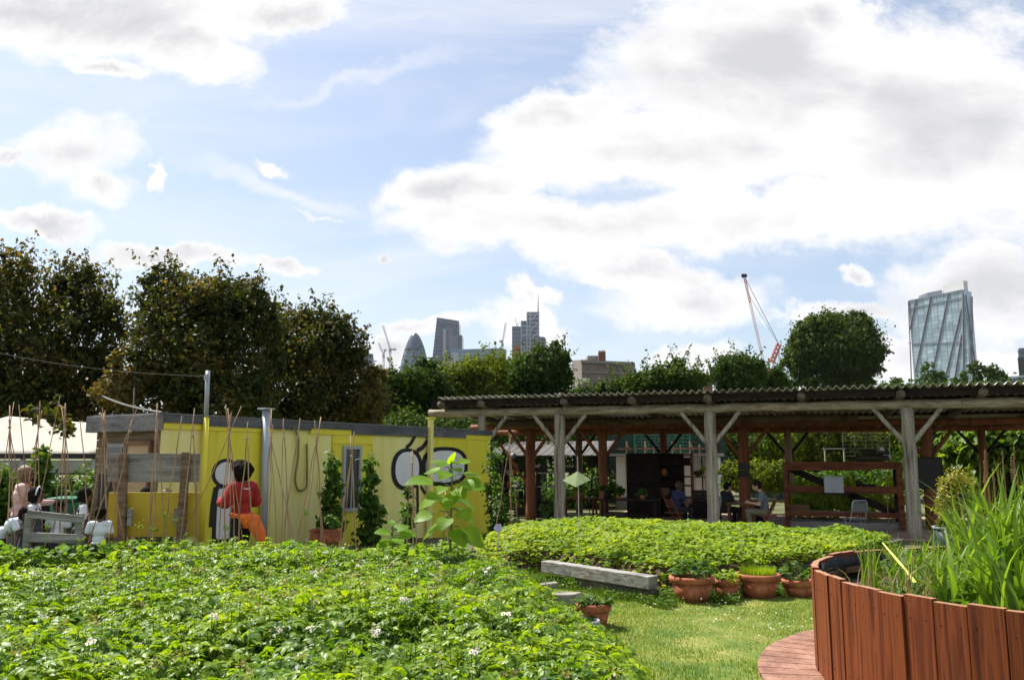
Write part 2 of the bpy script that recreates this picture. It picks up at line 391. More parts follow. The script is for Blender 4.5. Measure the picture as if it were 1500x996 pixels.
M['green_plastic'] = mk('green_plastic', [(.01, .12, .07), (.015, .17, .10)], rough=.4, bump=0)
M['blue_plastic'] = mk('blue_grey_tub', [(.012, .02, .035), (.02, .032, .05)], rough=.4, bump=0)
M['leaf_potato'] = leafm('potato_leaf', [(.036, .105, .012), (.105, .20, .012), (.20, .31, .016), (.32, .41, .022)], .46, .42, .30, big=.9, tcol=(1.6, 1.5, .35))
M['leaf_straw'] = leafm('strawberry_leaf', [(.08, .17, .012), (.17, .28, .016), (.27, .36, .02), (.38, .43, .03)], .48, .55, .22, big=.8)
M['leaf_red'] = leafm('reddened_leaf', [(.25, .09, .03), (.30, .17, .04), (.22, .22, .05)], .4, .5, .3, big=2)
M['leaf_plum'] = leafm('plum_leaf', [(.012, .024, .005), (.024, .042, .007), (.045, .065, .010), (.085, .085, .014), (.17, .10, .03)], .46, .5, .22, big=.8, tcol=(1.7, 1.4, .5))
M['leaf_plum2'] = leafm('plum_leaf_rusty', [(.035, .045, .010), (.10, .10, .02), (.17, .11, .035)], .45, .5, .2, big=.55, tcol=(1.6, 1.2, .5))
M['leaf_mid'] = leafm('mid_green_leaf', [(.026, .052, .007), (.048, .088, .010), (.085, .135, .014)], .42, .6, .12, big=.25)
M['leaf_yel'] = leafm('yellow_green_leaf', [(.06, .09, .009), (.11, .15, .012), (.17, .205, .018)], .46, .6, .12, big=.25)
M['leaf_dark'] = leafm('dark_green_leaf', [(.018, .042, .006), (.038, .076, .009), (.075, .125, .013)], .38, .6, .12, big=.25)
M['leaf_plane'] = leafm('plane_leaf', [(.020, .040, .006), (.042, .074, .010), (.08, .118, .015)], .34, .6, .12, big=.12)
M['leaf_bean'] = leafm('bean_leaf', [(.035, .085, .012), (.065, .14, .016), (.12, .21, .022)], .45, .5, .25, big=1.2)
M['leaf_sun'] = leafm('sunflower_leaf', [(.09, .20, .012), (.17, .31, .018), (.28, .42, .03)], .62, .45, .3, big=5, tcol=(1.8, 1.5, .35))
M['leaf_reed'] = leafm('reed_leaf', [(.08, .16, .016), (.14, .25, .022), (.23, .34, .04)], .48, .45, .35, big=1.2)
M['leaf_dry'] = leafm('dry_reed', [(.20, .16, .05), (.32, .28, .12), (.25, .30, .07)], .35, .5, .4, big=1.2, tcol=(1.2, 1.1, .7))
M['leaf_fig'] = leafm('large_leaf', [(.05, .11, .012), (.11, .19, .02), (.20, .29, .035)], .5, .45, .3, big=1.0)
M['grass'] = leafm('grass_blade', [(.055, .13, .010), (.11, .19, .014), (.18, .24, .022), (.29, .29, .06)], .42, .6, .12, big=.9)
M['grass_dark'] = leafm('tall_grass_blade', [(.04, .095, .012), (.08, .15, .016), (.13, .20, .022)], .42, .5, .2, big=1.0)
M['stem'] = mk('green_stem', [(.06, .11, .025), (.12, .18, .05)], rough=.6, bump=0)
M['bark'] = mk('bark', [(.025, .02, .015), (.06, .048, .036)], (8, 8, 2), .9, .4)
M['petal_white'] = leafm('white_petal', [(.7, .68, .62), (.78, .77, .72)], .3, .5, .3, tcol=(1, 1, .9))
# ---------------------------------------------------------------- people
def remeshed(mb, voxel, smooth=2):
    me = mb.mesh('tmp', [])
    o = bpy.data.objects.new('tmp', me); COL.objects.link(o)
    r = o.modifiers.new('r', 'REMESH'); r.mode = 'VOXEL'; r.voxel_size = voxel; r.use_smooth_shade = True
    if smooth: s = o.modifiers.new('s', 'SMOOTH'); s.iterations = smooth; s.factor = .5
    dg = bpy.context.evaluated_depsgraph_get(); dg.update()
    out = bpy.data.meshes.new_from_object(o.evaluated_get(dg)); bpy.data.objects.remove(o); bpy.data.meshes.remove(me)
    out.polygons.foreach_set('use_smooth', [True]*len(out.polygons)); return out
def cloth(name, cols): return mk(name, cols, (14, 14, 14), .85, .12)
SK = {'brown': mk('brown_skin', [(.12, .055, .03), (.17, .08, .045)], rough=.5, bump=0), 'dark': mk('dark_skin', [(.055, .026, .016), (.085, .04, .025)], rough=.5, bump=0),
      'light': mk('light_skin', [(.42, .25, .18), (.5, .31, .23)], rough=.5, bump=0)}
HAIRM = {'black': mk('black_hair', [(.008, .006, .005), (.014, .011, .009)], (50, 50, 50), .9, .5, spec=.1), 'fair': mk('light_brown_hair', [(.16, .10, .06), (.28, .19, .11)], (50, 50, 50), .6, .5),
         'brown': mk('brown_hair', [(.03, .018, .01), (.06, .035, .02)], (50, 50, 50), .6, .5)}
MOUTH = mk('lips', [(.25, .07, .06), (.3, .09, .08)], rough=.5, bump=0)
STAND = dict(pelvis=(0, 0, .53), belly=(0, .005, .61), chest=(0, 0, .71), neck=(0, -.005, .81), head=(0, .015, .915),
             shL=(-.105, 0, .795), shR=(.105, 0, .795), elL=(-.135, -.01, .63), elR=(.135, -.01, .63), wrL=(-.14, .05, .49), wrR=(.14, .05, .49),
             hipL=(-.05, 0, .515), hipR=(.05, 0, .515), knL=(-.055, .015, .285), knR=(.055, .015, .285), anL=(-.058, -.01, .045), anR=(.058, -.01, .045))
SIT = dict(STAND, pelvis=(0, 0, .30), belly=(0, .01, .38), chest=(0, .03, .48), neck=(0, .05, .575), head=(0, .075, .675),
           shL=(-.105, .04, .56), shR=(.105, .04, .56), elL=(-.14, .09, .41), elR=(.14, .09, .41), wrL=(-.08, .23, .40), wrR=(.08, .23, .40),
           hipL=(-.05, .01, .29), hipR=(.05, .01, .29), knL=(-.07, .25, .30), knR=(.07, .25, .30), anL=(-.07, .22, .05), anR=(.07, .22, .05))
def person(label, loc, heading, H, pose=STAND, over=None, skin='brown', top=None, sleeve='short', bottom=None, bottom_kind='trousers', hair='black', hair_style='short', look=(0, 0), group=None, extras=None, voxel=.010):
    J = dict(pose); J.update(over or {})
    J = {k: Vector(v)*H for k, v in J.items()}
    root = thing('person', label, 'person', loc, group, rz=heading)
    hr = .066*H if H > 1.4 else .074*H
    hd = J['head']; yaw, tilt = R(look[0]), R(look[1])
    hm = Matrix.Rotation(yaw, 3, 'Z')@Matrix.Rotation(tilt, 3, 'X')
    b = MB()
    w = H
    b.ball(J['pelvis'], (.085*w, .062*w, .06*w)); b.ball(J['belly'], (.072*w, .052*w, .08*w)); b.ball(J['chest'], (.088*w, .06*w, .09*w))
    b.capsule(J['chest'], J['neck'], .055*w, .034*w); b.capsule(J['neck'], hd+hm@Vector((0, -.01*w, -.03*w)), .03*w, .028*w)
    b.capsule(J['shL'], J['shR'], .036*w, .036*w)
    for s in 'LR':
        b.capsule(J['sh'+s], J['el'+s], .031*w, .024*w); b.capsule(J['el'+s], J['wr'+s], .024*w, .0155*w)
        b.capsule(J['hip'+s], J['kn'+s], .05*w, .033*w); b.capsule(J['kn'+s], J['an'+s], .033*w, .021*w)
        sgn = -1 if s == 'L' else 1
        b.capsule(J['an'+s]-Vector((0, .02*w, .02*w)), J['an'+s]+Vector((sgn*.01*w, .105*w, -.026*w)), .021*w, .015*w)
        # hand: palm, four bent fingers, thumb from the side of the palm
        d = (J['wr'+s]-J['el'+s]).normalized(); inn = Vector((-sgn, 0, 0)); inn = (inn-d*inn.dot(d)).normalized(); sd = d.cross(inn).normalized()
        if sd.y+sd.z < 0: sd = -sd
        pc = J['wr'+s]+d*.032*w
        b.ball(pc, (.017*w, .017*w, .017*w)); 
        for q in (-1, 1): b.capsule(J['wr'+s]+d*.008*w, pc+d*.02*w+sd*(q*.012*w), .011*w, .0085*w)
        for k, ln in enumerate((.038, .045, .042, .033)):
            o = (1.5-k)*.0085*w; p0 = pc+d*.018*w+sd*o; p1 = p0+d*(ln*.5*w)+inn*.006*w+sd*o*.25; p2 = p1+d*(ln*.42*w)+inn*(.018*w)
            b.capsule(p0, p1, .0058*w, .0054*w, 6); b.capsule(p1, p2, .0054*w, .0045*w, 6)
        t0 = J['wr'+s]+d*.016*w+sd*.012*w; t1 = t0+sd*.02*w+d*.016*w+inn*.006*w; b.capsule(t0, t1, .0072*w, .0062*w, 6); b.capsule(t1, t1+d*.018*w+inn*.008*w, .0062*w, .005*w, 6)
    # head with jaw, nose, ears, brow
    def h(x, y, z): return hd+hm@Vector((x*hr, y*hr, z*hr))
    b.ball(h(0, -.08, .18), (hr*.80, hr*.96, hr*.92), rot=hm); b.ball(h(0, .22, -.38), (hr*.62, hr*.66, hr*.66), rot=hm); b.ball(h(0, .55, -.78), (hr*.26, hr*.2, hr*.2), rot=hm)
    b.capsule(h(0, .80, .05), h(0, 1.03, -.25), hr*.11, hr*.16, 8); b.capsule(h(-.35, .74, .2), h(.35, .74, .2), hr*.13, hr*.13, 8)
    for x in (-1, 1): b.ball(h(x*.80, -.03, -.05), (hr*.1, hr*.2, hr*.3), rot=hm)
    b.capsule(h(-.2, .80, -.52), h(.2, .80, -.52), hr*.1, hr*.1, 6)
    me = remeshed(b, voxel*H/1.7+.0006); me.materials.clear(); me.materials.append(SK[skin]); bo = place('body', me, root, world=False)
    for x in (-1, 1): MB().ball(h(x*.31, .79, .05), hr*.11, 8, 6).build('eye', M['black_paint'], root, smooth=True, world=False)
    MB().capsule(h(-.17, .885, -.52), h(.17, .885, -.52), hr*.05, hr*.05, 6).build('mouth', MOUTH, root, smooth=True, world=False)
    # hair
    hb = MB(); rnd = random.Random(len(label))
    if hair_style == 'afro':
        for k in range(110):
            v = Vector([rnd.gauss(0, 1) for _ in range(3)]).normalized()
            if v.y > .35 and v.z < .55: continue
            hb.ball(h(v.x*1.12, v.y*1.15-.3, v.z*1.05+.5), hr*rnd.uniform(.34, .6), 8, 6)
    else:
        hb.ball(h(0, -.2, .30), (hr*.93, hr*1.02, hr*.95), rot=hm); hb.ball(h(0, -.45, -.1), (hr*.8, hr*.66, hr*.8), rot=hm)
        if hair_style == 'bob':
            for k in range(16):
                a = R(rnd.uniform(150, 390)); hb.capsule(h(math.cos(a)*.75, math.sin(a)*.7-.1, .1), h(math.cos(a)*.88, math.sin(a)*.8-.15, -.75), hr*.28, hr*.2, 6)
        if hair_style == 'bun': hb.ball(h(0, -1.15, .35), hr*.45)
    hme = remeshed(hb, .012 if hair_style == 'afro' else .009, 1); hme.materials.clear(); hme.materials.append(HAIRM[hair]); 
    if hair_style != 'bald': place('hair', hme, root, world=False)
    # clothes
    if top is not None:
        c = MB(); e = .028 if sleeve == 'loose' else (.010 if H > 1.4 else .005)
        c.ball(J['pelvis']+Vector((0, 0, .02*w)), (.085*w+e, .062*w+e, .05*w)); c.ball(J['belly'], (.078*w+e, .058*w+e, .08*w)); c.ball(J['chest'], (.09*w+e, .062*w+e, .092*w))
        c.capsule(J['chest'], J['neck']-Vector((0, 0, .022*w)), .057*w+e, .04*w+e); c.capsule(J['shL'], J['shR'], .037*w+e, .037*w+e)
        for s in 'LR':
            if sleeve == 'long': c.capsule(J['sh'+s], J['el'+s], .034*w+e, .028*w+e); c.capsule(J['el'+s], J['el'+s].lerp(J['wr'+s], .86), .028*w+e, .02*w+e)
            elif sleeve == 'loose': c.capsule(J['sh'+s], J['el'+s], .042*w+e, .042*w+e); c.capsule(J['el'+s], J['el'+s].lerp(J['wr'+s], .7), .042*w+e, .034*w+e)
            else: c.capsule(J['sh'+s], J['sh'+s].lerp(J['el'+s], .6), .036*w+e, .036*w+e)
        cm_ = remeshed(c, .010, 3); cm_.materials.clear(); cm_.materials.append(top); place('top', cm_, root, world=False)
    if bottom is not None:
        c = MB(); e = .010
        if bottom_kind in ('skirt', 'dress'):
            z0 = J['pelvis'].z+.03*w; px, py = J['pelvis'].x, J['pelvis'].y
            prof = [(.08*w+e, z0+.03*w), (.1*w+e, z0-.05*w), (.125*w, z0-.15*w), (.15*w, z0-.27*w), (.145*w, z0-.275*w), (.09*w, z0-.06*w), (.07*w, z0+.028*w)]
            c.lathe(prof, 24, (px, py, 0), closed=True)
            if bottom_kind == 'dress':
                c.ball(J['belly'], (.083*w+e, .064*w+e, .09*w)); c.ball(J['chest']-Vector((0, 0, .02*w)), (.086*w+e, .068*w+e, .07*w))
                for s in 'LR': c.capsule(J['chest'].lerp(J['sh'+s], .5)+Vector((0, .05*w, 0)), J['sh'+s].lerp(J['neck'], .45)+Vector((0, 0, .036*w)), .014*w, .014*w, 6); c.capsule(J['chest'].lerp(J['sh'+s], .5)-Vector((0, .05*w, 0)), J['sh'+s].lerp(J['neck'], .45)+Vector((0, 0, .036*w)), .014*w, .014*w, 6)
            nm = 'dress' if bottom_kind == 'dress' else 'skirt'
        else:
            c.ball(J['pelvis'], (.088*w+e, .066*w+e, .062*w))
            for s in 'LR':
                c.capsule(J['hip'+s], J['kn'+s], .054*w+e, .038*w+e)
                if bottom_kind == 'trousers': c.capsule(J['kn'+s], J['kn'+s].lerp(J['an'+s], .93), .038*w+e, .032*w+e)
            nm = 'trousers' if bottom_kind == 'trousers' else 'shorts'
        cm_ = remeshed(c, .011, 3); cm_.materials.clear(); cm_.materials.append(bottom); place(nm, cm_, root, world=False)
    sh = MB()
    for s in 'LR': sgn = -1 if s == 'L' else 1; sh = MB(); sh.capsule(J['an'+s]-Vector((0, .022*w, .022*w)), J['an'+s]+Vector((sgn*.01*w, .11*w, -.028*w)), .028*w, .02*w); sh.build('shoe', M['black_paint'], root, smooth=True, world=False)
    if extras: extras(root, J, w, hr, h)
    return root
RED = cloth('red_jersey', [(.27, .012, .012), (.38, .022, .018)]); ORANGE = cloth('orange_cloth', [(.75, .14, .02), (.9, .20, .03)]); PINK = cloth('pink_shirt', [(.55, .34, .32), (.68, .45, .42)])
WHITE = cloth('white_shirt', [(.66, .68, .74), (.82, .84, .88)]); NAVY = cloth('navy_cloth', [(.012, .018, .055), (.02, .03, .085)]); GREYD = cloth('dark_grey_pinafore', [(.05, .055, .07), (.085, .09, .11)])
BLACKC = cloth('black_cloth', [(.01, .01, .012), (.02, .02, .024)]); JEANS = cloth('jeans', [(.03, .045, .085), (.05, .07, .12)]); GREYT = cloth('grey_tshirt', [(.10, .11, .13), (.15, .16, .18)]); KHAKI = cloth('khaki_trousers', [(.11, .10, .06), (.16, .14, .09)])
def at(u, Y): p = P(u, 690, Y); return Vector((p.x, Y, gz(p.x, Y)))

def orange_wrap(root, J, w, hr, h):
    # an orange cardigan knotted round the waist, its body hanging behind
    c = MB(); pz = J['pelvis'].z
    c.lathe([(.104*w, pz+.045*w), (.112*w, pz+.025*w), (.104*w, pz-.005*w), (.094*w, pz+.015*w)], 24, (J['pelvis'].x, J['pelvis'].y, 0), closed=True)
    rnd = random.Random(3)
    for x, y, z, r in ((-.075, -.085, .0, .036), (-.055, -.105, -.035, .034), (-.03, -.115, .0, .036), (-.045, -.10, -.065, .028)): c.ball((x*w, y*w, pz+z*w), r*w, 10, 8)
    for k in range(9):
        t = k/8; x, y = (-.03+.11*t)*w, (-.105-.01*math.sin(t*3))*w; ln = (.12+.15*t+rnd.uniform(-.015, .015))*w
        q = Vector((x+.012*w+.045*w*t, y-.02*w, pz-.5*ln)); c.capsule((x, y, pz), q, .024*w, .026*w, 8); c.capsule(q, q+Vector((.012*w+.02*w*t, 0, -.5*ln)), .026*w, .014*w, 8)
    me = remeshed(c, .011, 2); me.materials.clear(); me.materials.append(ORANGE); place('cardigan', me, root, world=False)
    MB().tube([J['neck']+Vector((math.cos(t)*.055*w, math.sin(t)*.06*w, -.01*w+.02*w*math.sin(t))) for t in [i*.42 for i in range(16)]], .006*w, 8).build('collar', WHITE, root, smooth=True, world=False)
person('woman in a red jersey with curly black hair and an orange cardigan round her waist', at(357, 12.7), R(62), 1.70, STAND,
       dict(elL=(-.175, .02, .67), wrL=(-.075, .19, .66), elR=(.185, .03, .665), wrR=(.05, .20, .645), head=(0, .04, .905)), 'brown', RED, 'loose', BLACKC, 'trousers', 'black', 'afro', (10, -14), extras=orange_wrap, voxel=.008)
# a stem of yellow-green leaves in her hands
person('adult in a pink shirt and jeans standing with an arm held out, back partly turned', at(33, 12.6), R(-55), 1.70, STAND,
       dict(elR=(.13, .10, .66), wrR=(.03, .27, .66), head=(0, .03, .91)), 'brown', PINK, 'long', JEANS, 'trousers', 'fair', 'short', (-25, -5))
person('adult in black with dark hair and bare neck bending over the children', at(67, 13.3), R(150), 1.62, STAND,
       dict(chest=(0, .06, .70), neck=(0, .12, .79), head=(0, .17, .875), shL=(-.105, .11, .775), shR=(.105, .11, .775), elL=(-.15, .14, .62), elR=(.15, .14, .62), wrL=(-.08, .25, .6), wrR=(.08, .25, .6)), 'light', BLACKC, 'short', BLACKC, 'trousers', 'black', 'short', (0, -30))
def headband(root, J, w, hr, h):
    MB().tube([h(math.cos(t)*.98, .12, math.sin(t)*1.02+.32) for t in [R(-10+i*20) for i in range(11)]], hr*.1, 8).build('headband', WHITE, root, smooth=True, world=False)
person('girl with a pale headband and dark pinafore standing side-on behind the grey rails', at(54, 12.0), R(-75), 1.37, STAND, dict(), 'brown', WHITE, 'short', GREYD, 'dress', 'black', 'bob', (0, -8), extras=headband)
C_SIT = {k: (v[0], v[1], v[2]+.10) for k, v in SIT.items()}
person('boy with cropped hair in a white shirt looking down, facing us behind the grey rails', at(91, 12.1), R(178), 1.19, STAND, dict(), 'dark', WHITE, 'short', GREYD, 'shorts', 'black', 'short', (0, -22))
person('dark-haired girl in white blouse and charcoal pinafore at the end of the grey rails', at(126, 12.2), R(-60), 1.36, STAND, dict(), 'brown', WHITE, 'short', GREYD, 'dress', 'black', 'bob', (0, -10))
person('small boy in a loose white t-shirt standing beside the ochre screen', at(152, 11.6), R(20), 1.12, STAND, dict(elL=(-.15, .02, .65), wrL=(-.12, .12, .55)), 'brown', WHITE, 'short', GREYD, 'shorts', 'black', 'short', (-20, -10))
person('child in a white shirt leaning forward on the far left beside the adult in pink', at(9, 11.8), R(-80), 1.22, STAND,
       dict(chest=(0, .10, .69), neck=(0, .18, .755), head=(0, .25, .82), shL=(-.105, .16, .75), shR=(.105, .16, .75), elL=(-.13, .24, .62), elR=(.13, .24, .62), wrL=(-.08, .35, .55), wrR=(.08, .35, .55)), 'dark', WHITE, 'short', GREYD, 'trousers', 'black', 'short', (0, -20))
person('child with dark hair seen through the gap of the ochre screen, head bowed', at(217, 12.9), R(165), 1.34, STAND, dict(), 'brown', WHITE, 'short', GREYD, 'trousers', 'black', 'short', (0, -25))
person('child with short fair hair seen through the gap of the ochre screen', at(246, 12.8), R(25), 1.32, STAND, dict(), 'light', WHITE, 'short', GREYD, 'trousers', 'fair', 'short', (0, -15))
# ---------------------------------------------------------------- yellow cabin
CA = PG(232, 825, 0); 
def ray_dir(u): return (u-750)/F_PX/1.0102
ycL, ycR = 13.3, 22.1
A0 = Vector((ray_dir(232)*ycL, ycL, 0)); A1 = Vector((ray_dir(717)*ycR, ycR, 0))
CL_LEN = (A1-A0).length; cL = (A1-A0).normalized(); cN = Vector((cL.y, -cL.x, 0)); CH = 2.46
CRZ = math.atan2(cL.y, cL.x); CROT = Matrix.Rotation(CRZ, 3, 'Z'); DEP = on_line(143, A0, -cN, 650)
def cw(s, z, off=0): return A0+cL*s+cN*off+Vector((0, 0, z))
def s_at(u): return on_line(u, A0, cL, 690)
def z_at(u, v): s = s_at(u); q = cw(s, 0); return P(u, v, q.y).z
cab = thing('yellow_cabin', 'long flat-roofed yellow cabin with faded panels, grey roof edge and timber-clad left end', 'cabin', A0)
def cbox(mb, s0, s1, z0, z1, o0, o1):
    c = cw((s0+s1)/2, (z0+z1)/2, (o0+o1)/2); return mb.box(c, (abs(s1-s0), abs(o1-o0), abs(z1-z0)), rot=CROT)
cbox(MB(), .02, CL_LEN-.0, -.25, CH-.03, -DEP, -.03).build('wall', M['pale_yellow'], cab)
secs = [(232, 302, 'pale_yellow'), (302, 386, 'yellow'), (386, 485, 'pale_yellow'), (485, 545, 'yellow'), (545, 627, 'pale_yellow'), (627, 682, 'yellow'), (682, 717.5, 'yellow')]
for a, b, mm in secs:
    sa, sb = s_at(a), s_at(b); cbox(MB(), sa+.008, sb-.008, -.2, CH-.2, -.03, 0 if mm == 'pale_yellow' else .012).build('wall_panel', M[mm], cab, bevel=.004)
# yellow fillets below the roof edge and the grey fascia in its three lengths, each a little lower
for u0, u1 in ((234, 296), (299, 398), (452, 512), (627, 717)):
    cbox(MB(), s_at(u0), s_at(u1), CH-.2, CH-.09, -.02, .03).build('top_strip', M['yellow'], cab)
for u0, u1, zz in ((232, 300, .10), (300, 452, .13), (452, 512, .09), (512, 680, .17), (680, 719, .07)):
    cbox(MB(), s_at(u0)-(.05 if u0 == 232 else 0), s_at(u1), CH-zz, CH+.035, -.02, .05+.004*(u0 % 3)).build('fascia', M['fascia'], cab, bevel=.004)
cbox(MB(), -.08, CL_LEN+.04, CH+.035, CH+.055, -DEP-.06, .07).build('roof', mk('roof_felt', [(.12, .12, .13), (.2, .2, .21)], (3, 3, 3), .7, .1), cab)
# the clad end: boards, deep fascia, door, window, black sheet for a shaded gap
eN = -cL
def ew(d, z, off=0): return A0-cN*d+eN*off+Vector((0, 0, z))          # d: metres from the near corner along the end wall
def ebox(mb, d0, d1, z0, z1, o0, o1):
    c = ew((d0+d1)/2, (z0+z1)/2, (o0+o1)/2); return mb.box(c, (abs(o1-o0), abs(d1-d0), abs(z1-z0)), rot=CROT)
def d_at(u): return on_line(u, A0, -cN, 670)
cl_ = MB(); z = -.2; rnd = random.Random(5)
while z < CH-.3:
    hh = .135; ebox(cl_, .0, DEP, z, z+hh-.008, .0, .02+rnd.uniform(0, .008)); z += hh
cl_.build('cladding', M['cladding'], cab)
ebox(MB(), -.06, DEP+.12, CH-.24, CH+.03, .0, .16).build('fascia', mk('weathered_grey_board', [(.10, .095, .10), (.19, .18, .18), (.27, .26, .25)], (2, 2, 9), .8, .2, fine=25), cab, bevel=.006)
ebox(MB(), d_at(222), d_at(190), .0, 2.0, .03, .055).build('door', mk('plywood', [(.42, .28, .14), (.52, .37, .2)], (2, 2, 9), .6, .1), cab)
fr = MB(); 
for a, b in ((225, 222), (190, 187)): ebox(fr, d_at(a), d_at(b), 0, 2.07, .03, .075)
ebox(fr, d_at(225), d_at(187), 2.0, 2.07, .03, .08); fr.build('door_frame', M['brown_wood'], cab)
wf = ebox(MB(), d_at(188), d_at(161), 1.62, 2.03, .03, .07).build('window_frame', mk('grey_frame', [(.25, .25, .26), (.33, .33, .34)], rough=.6), cab)
ebox(MB(), d_at(185), d_at(164), 1.68, 1.97, .072, .08).build('pane', glassm('dark_glass'), cab)
ebox(MB(), d_at(168), d_at(150), .1, 1.52, .03, .04).build('opening_shade', M['black_paint'], cab)  # black sheet on the boards, its colour standing for the dark within
# window in the long wall
sA, sB = s_at(503), s_at(523); zt, zb = z_at(512, 658), z_at(512, 744)
wn_ = MB()
for a, b, c, d in ((sA-.07, sA, zb-.07, zt+.07), (sB, sB+.07, zb-.07, zt+.07), (sA, sB, zt, zt+.07), (sA, sB, zb-.07, zb)): cbox(wn_, a, b, c, d, .012, .07)
fo = wn_.build('window_frame', M['grey_metal'], cab, bevel=.004)
cbox(MB(), sA, sB, zb, zt, .012, .03).build('pane', glassm('window_glass', (.02, .025, .03), .1), fo)
cbox(MB(), (sA+sB)/2-.015, (sA+sB)/2+.015, zb, zt, .03, .05).build('glazing_bar', M['grey_metal'], fo)
rc = MB(); a, b = s_at(485), s_at(544)
cbox(rc, a, b, z_at(512, 648)-.03, z_at(512, 648)+.02, .012, .035); cbox(rc, a, a+.03, .1, z_at(512, 648), .012, .03); cbox(rc, b-.03, b, .1, z_at(512, 648), .012, .03); rc.build('trim', M['yellow'], cab)
# painted shapes on the wall: plain outlined ovals and panels
def flat(poly, off, mat, name='painted_shape', parent=cab, t=.003):
    pts = [cw(s, z, off) for s, z in poly]; MB().prism(pts, cN*t).build(name, mat, parent)
def oval(cu, cv, ru, rv, n=40, p=2.0, rot=0):
    s0 = s_at(cu); z0 = z_at(cu, cv); rs = abs(s_at(cu+ru)-s_at(cu-ru))/2; rz = abs(z_at(cu, cv-rv)-z_at(cu, cv+rv))/2
    out = []
    for k in range(n):
        t = 2*math.pi*k/n; c, s = math.cos(t), math.sin(t); x = math.copysign(abs(c)**(2/p), c); y = math.copysign(abs(s)**(2/p), s)
        x, y = x*math.cos(rot)-y*math.sin(rot), x*math.sin(rot)+y*math.cos(rot)
        out.append((s0+rs*x, z0+rz*y))
    return out
def outlined(cu, cv, ru, rv, lw, off=.014, **k):
    flat(oval(cu, cv, ru+lw/2, rv+lw/2, **k), off, M['black_paint'], 'painted_outline'); flat(oval(cu, cv, ru-lw/2, rv-lw/2, **k), off+.003, M['white_paint'])
outlined(330, 752, 13, 40, 5.5, p=8); outlined(330, 693, 18, 19, 5)
outlined(596, 687, 20, 28, 5.5, p=2.3); outlined(652, 683, 31, 26, 5.5, p=2.6)
def stroke(pts, wd, off=.02):
    ps = [cw(s_at(u), z_at(u, v), off) for u, v in pts]
    for i in range(len(ps)-1):
        d = (ps[i+1]-ps[i]).normalized(); side = d.cross(cN).normalized()*wd/2
        e = d*wd*.2
        MB_.prism([ps[i]-side-e, ps[i]+side-e, ps[i+1]+side+e, ps[i+1]-side+e], cN*(.003+.0006*i))
MB_ = MB()
for pts, wd in (([(594, 655), (600, 650), (606, 639)], .09), ([(610, 660), (618, 655), (625, 645)], .11), ([(312, 770), (313, 740), (316, 715)], .09), ([(611, 712), (612, 745), (611, 765)], .08), ([(616, 712), (622, 722)], .07)):
    MB_ = MB(); stroke(pts, wd); MB_.build('painted_stroke', M['black_paint'], cab)
# pole standing against the wall, stovepipe-like grey pole, short yellow post, cable loop
p0 = cw(s_at(294), 0, .12); tp0 = P(304.5, 543, p0.y)-p0
pl = thing('utility_pole', 'thin pole painted yellow below and bare grey above, in front of the cabin', 'pole', p0)
zs = z_at(300, 612); zt_ = P(303.5, 543, p0.y).z
MB().tube([p0, p0+Vector((tp0.x*zs/tp0.z, 0, zs))], .05, 12).build('lower_pole', M['yellow'], pl, smooth=True)
MB().tube([p0+Vector((tp0.x*zs/tp0.z, 0, zs)), p0+Vector((tp0.x, 0, zt_))], .038, 12).build('upper_pole', M['grey_metal'], pl, smooth=True)
MB().box(p0+Vector((tp0.x, -.05, zt_-.12)), (.05, .1, .1)).build('bracket', M['grey_metal'], pl)
p1 = cw(s_at(383), 0, .13); zt2 = P(390, 600, p1.y).z; tx1 = P(390, 600, p1.y).x-p1.x
pp = thing('vent_pipe', 'thick grey metal pipe with a flat cap rising past the cabin roof', 'pipe', p1)
MB().tube([p1-Vector((0, 0, .1)), p1+Vector((tx1, 0, zt2))], .07, 20).build('pipe', M['grey_metal'], pp, smooth=True)
MB().box(p1+Vector((tx1, 0, zt2+.015)), (.24, .2, .025), rot=CROT).build('cap', M['grey_metal'], pp, bevel=.004)
p2 = cw(s_at(625), 0, .10); zt3 = P(625, 613, p2.y).z
pq = thing('yellow_post', 'slim pale yellow post with a small flat cap near the right end of the cabin', 'post', p2)
MB().box(p2+Vector((0, 0, zt3/2-.1)), (.12, .09, zt3+.2), rot=CROT).build('post', M['pale_yellow'], pq, bevel=.006)
MB().box(p2+Vector((0, 0, zt3+.012)), (.2, .16, .03), rot=CROT).build('cap', M['yellow'], pq)
cab_pts = [(423, 624), (432, 640), (433, 670), (430, 700), (434, 716), (441, 718), (447, 712), (447, 690), (446, 665), (445, 650)]
def smooth_pts(ps, k=6):
    out = []
    for i in range(len(ps)-1):
        a, b, c, d = ps[max(i-1, 0)], ps[i], ps[i+1], ps[min(i+2, len(ps)-1)]
        for j in range(k):
            t = j/k; out.append(.5*((2*b)+(c-a)*t+(2*a-5*b+4*c-d)*t*t+(3*b-a-3*c+d)*t**3))
    return out+[ps[-1]]
ho = MB().tube(smooth_pts([cw(s_at(u), z_at(u, v), .05) for u, v in cab_pts]), .02, 8).build('hose_pipe', mk('olive_hose', [(.16, .14, .03), (.22, .2, .05)], rough=.5), None, smooth=True, loc=cw(s_at(430), 1.5, .05))
reg(ho, 'olive green hose hanging in a loop on the pale yellow cabin wall', 'hose')
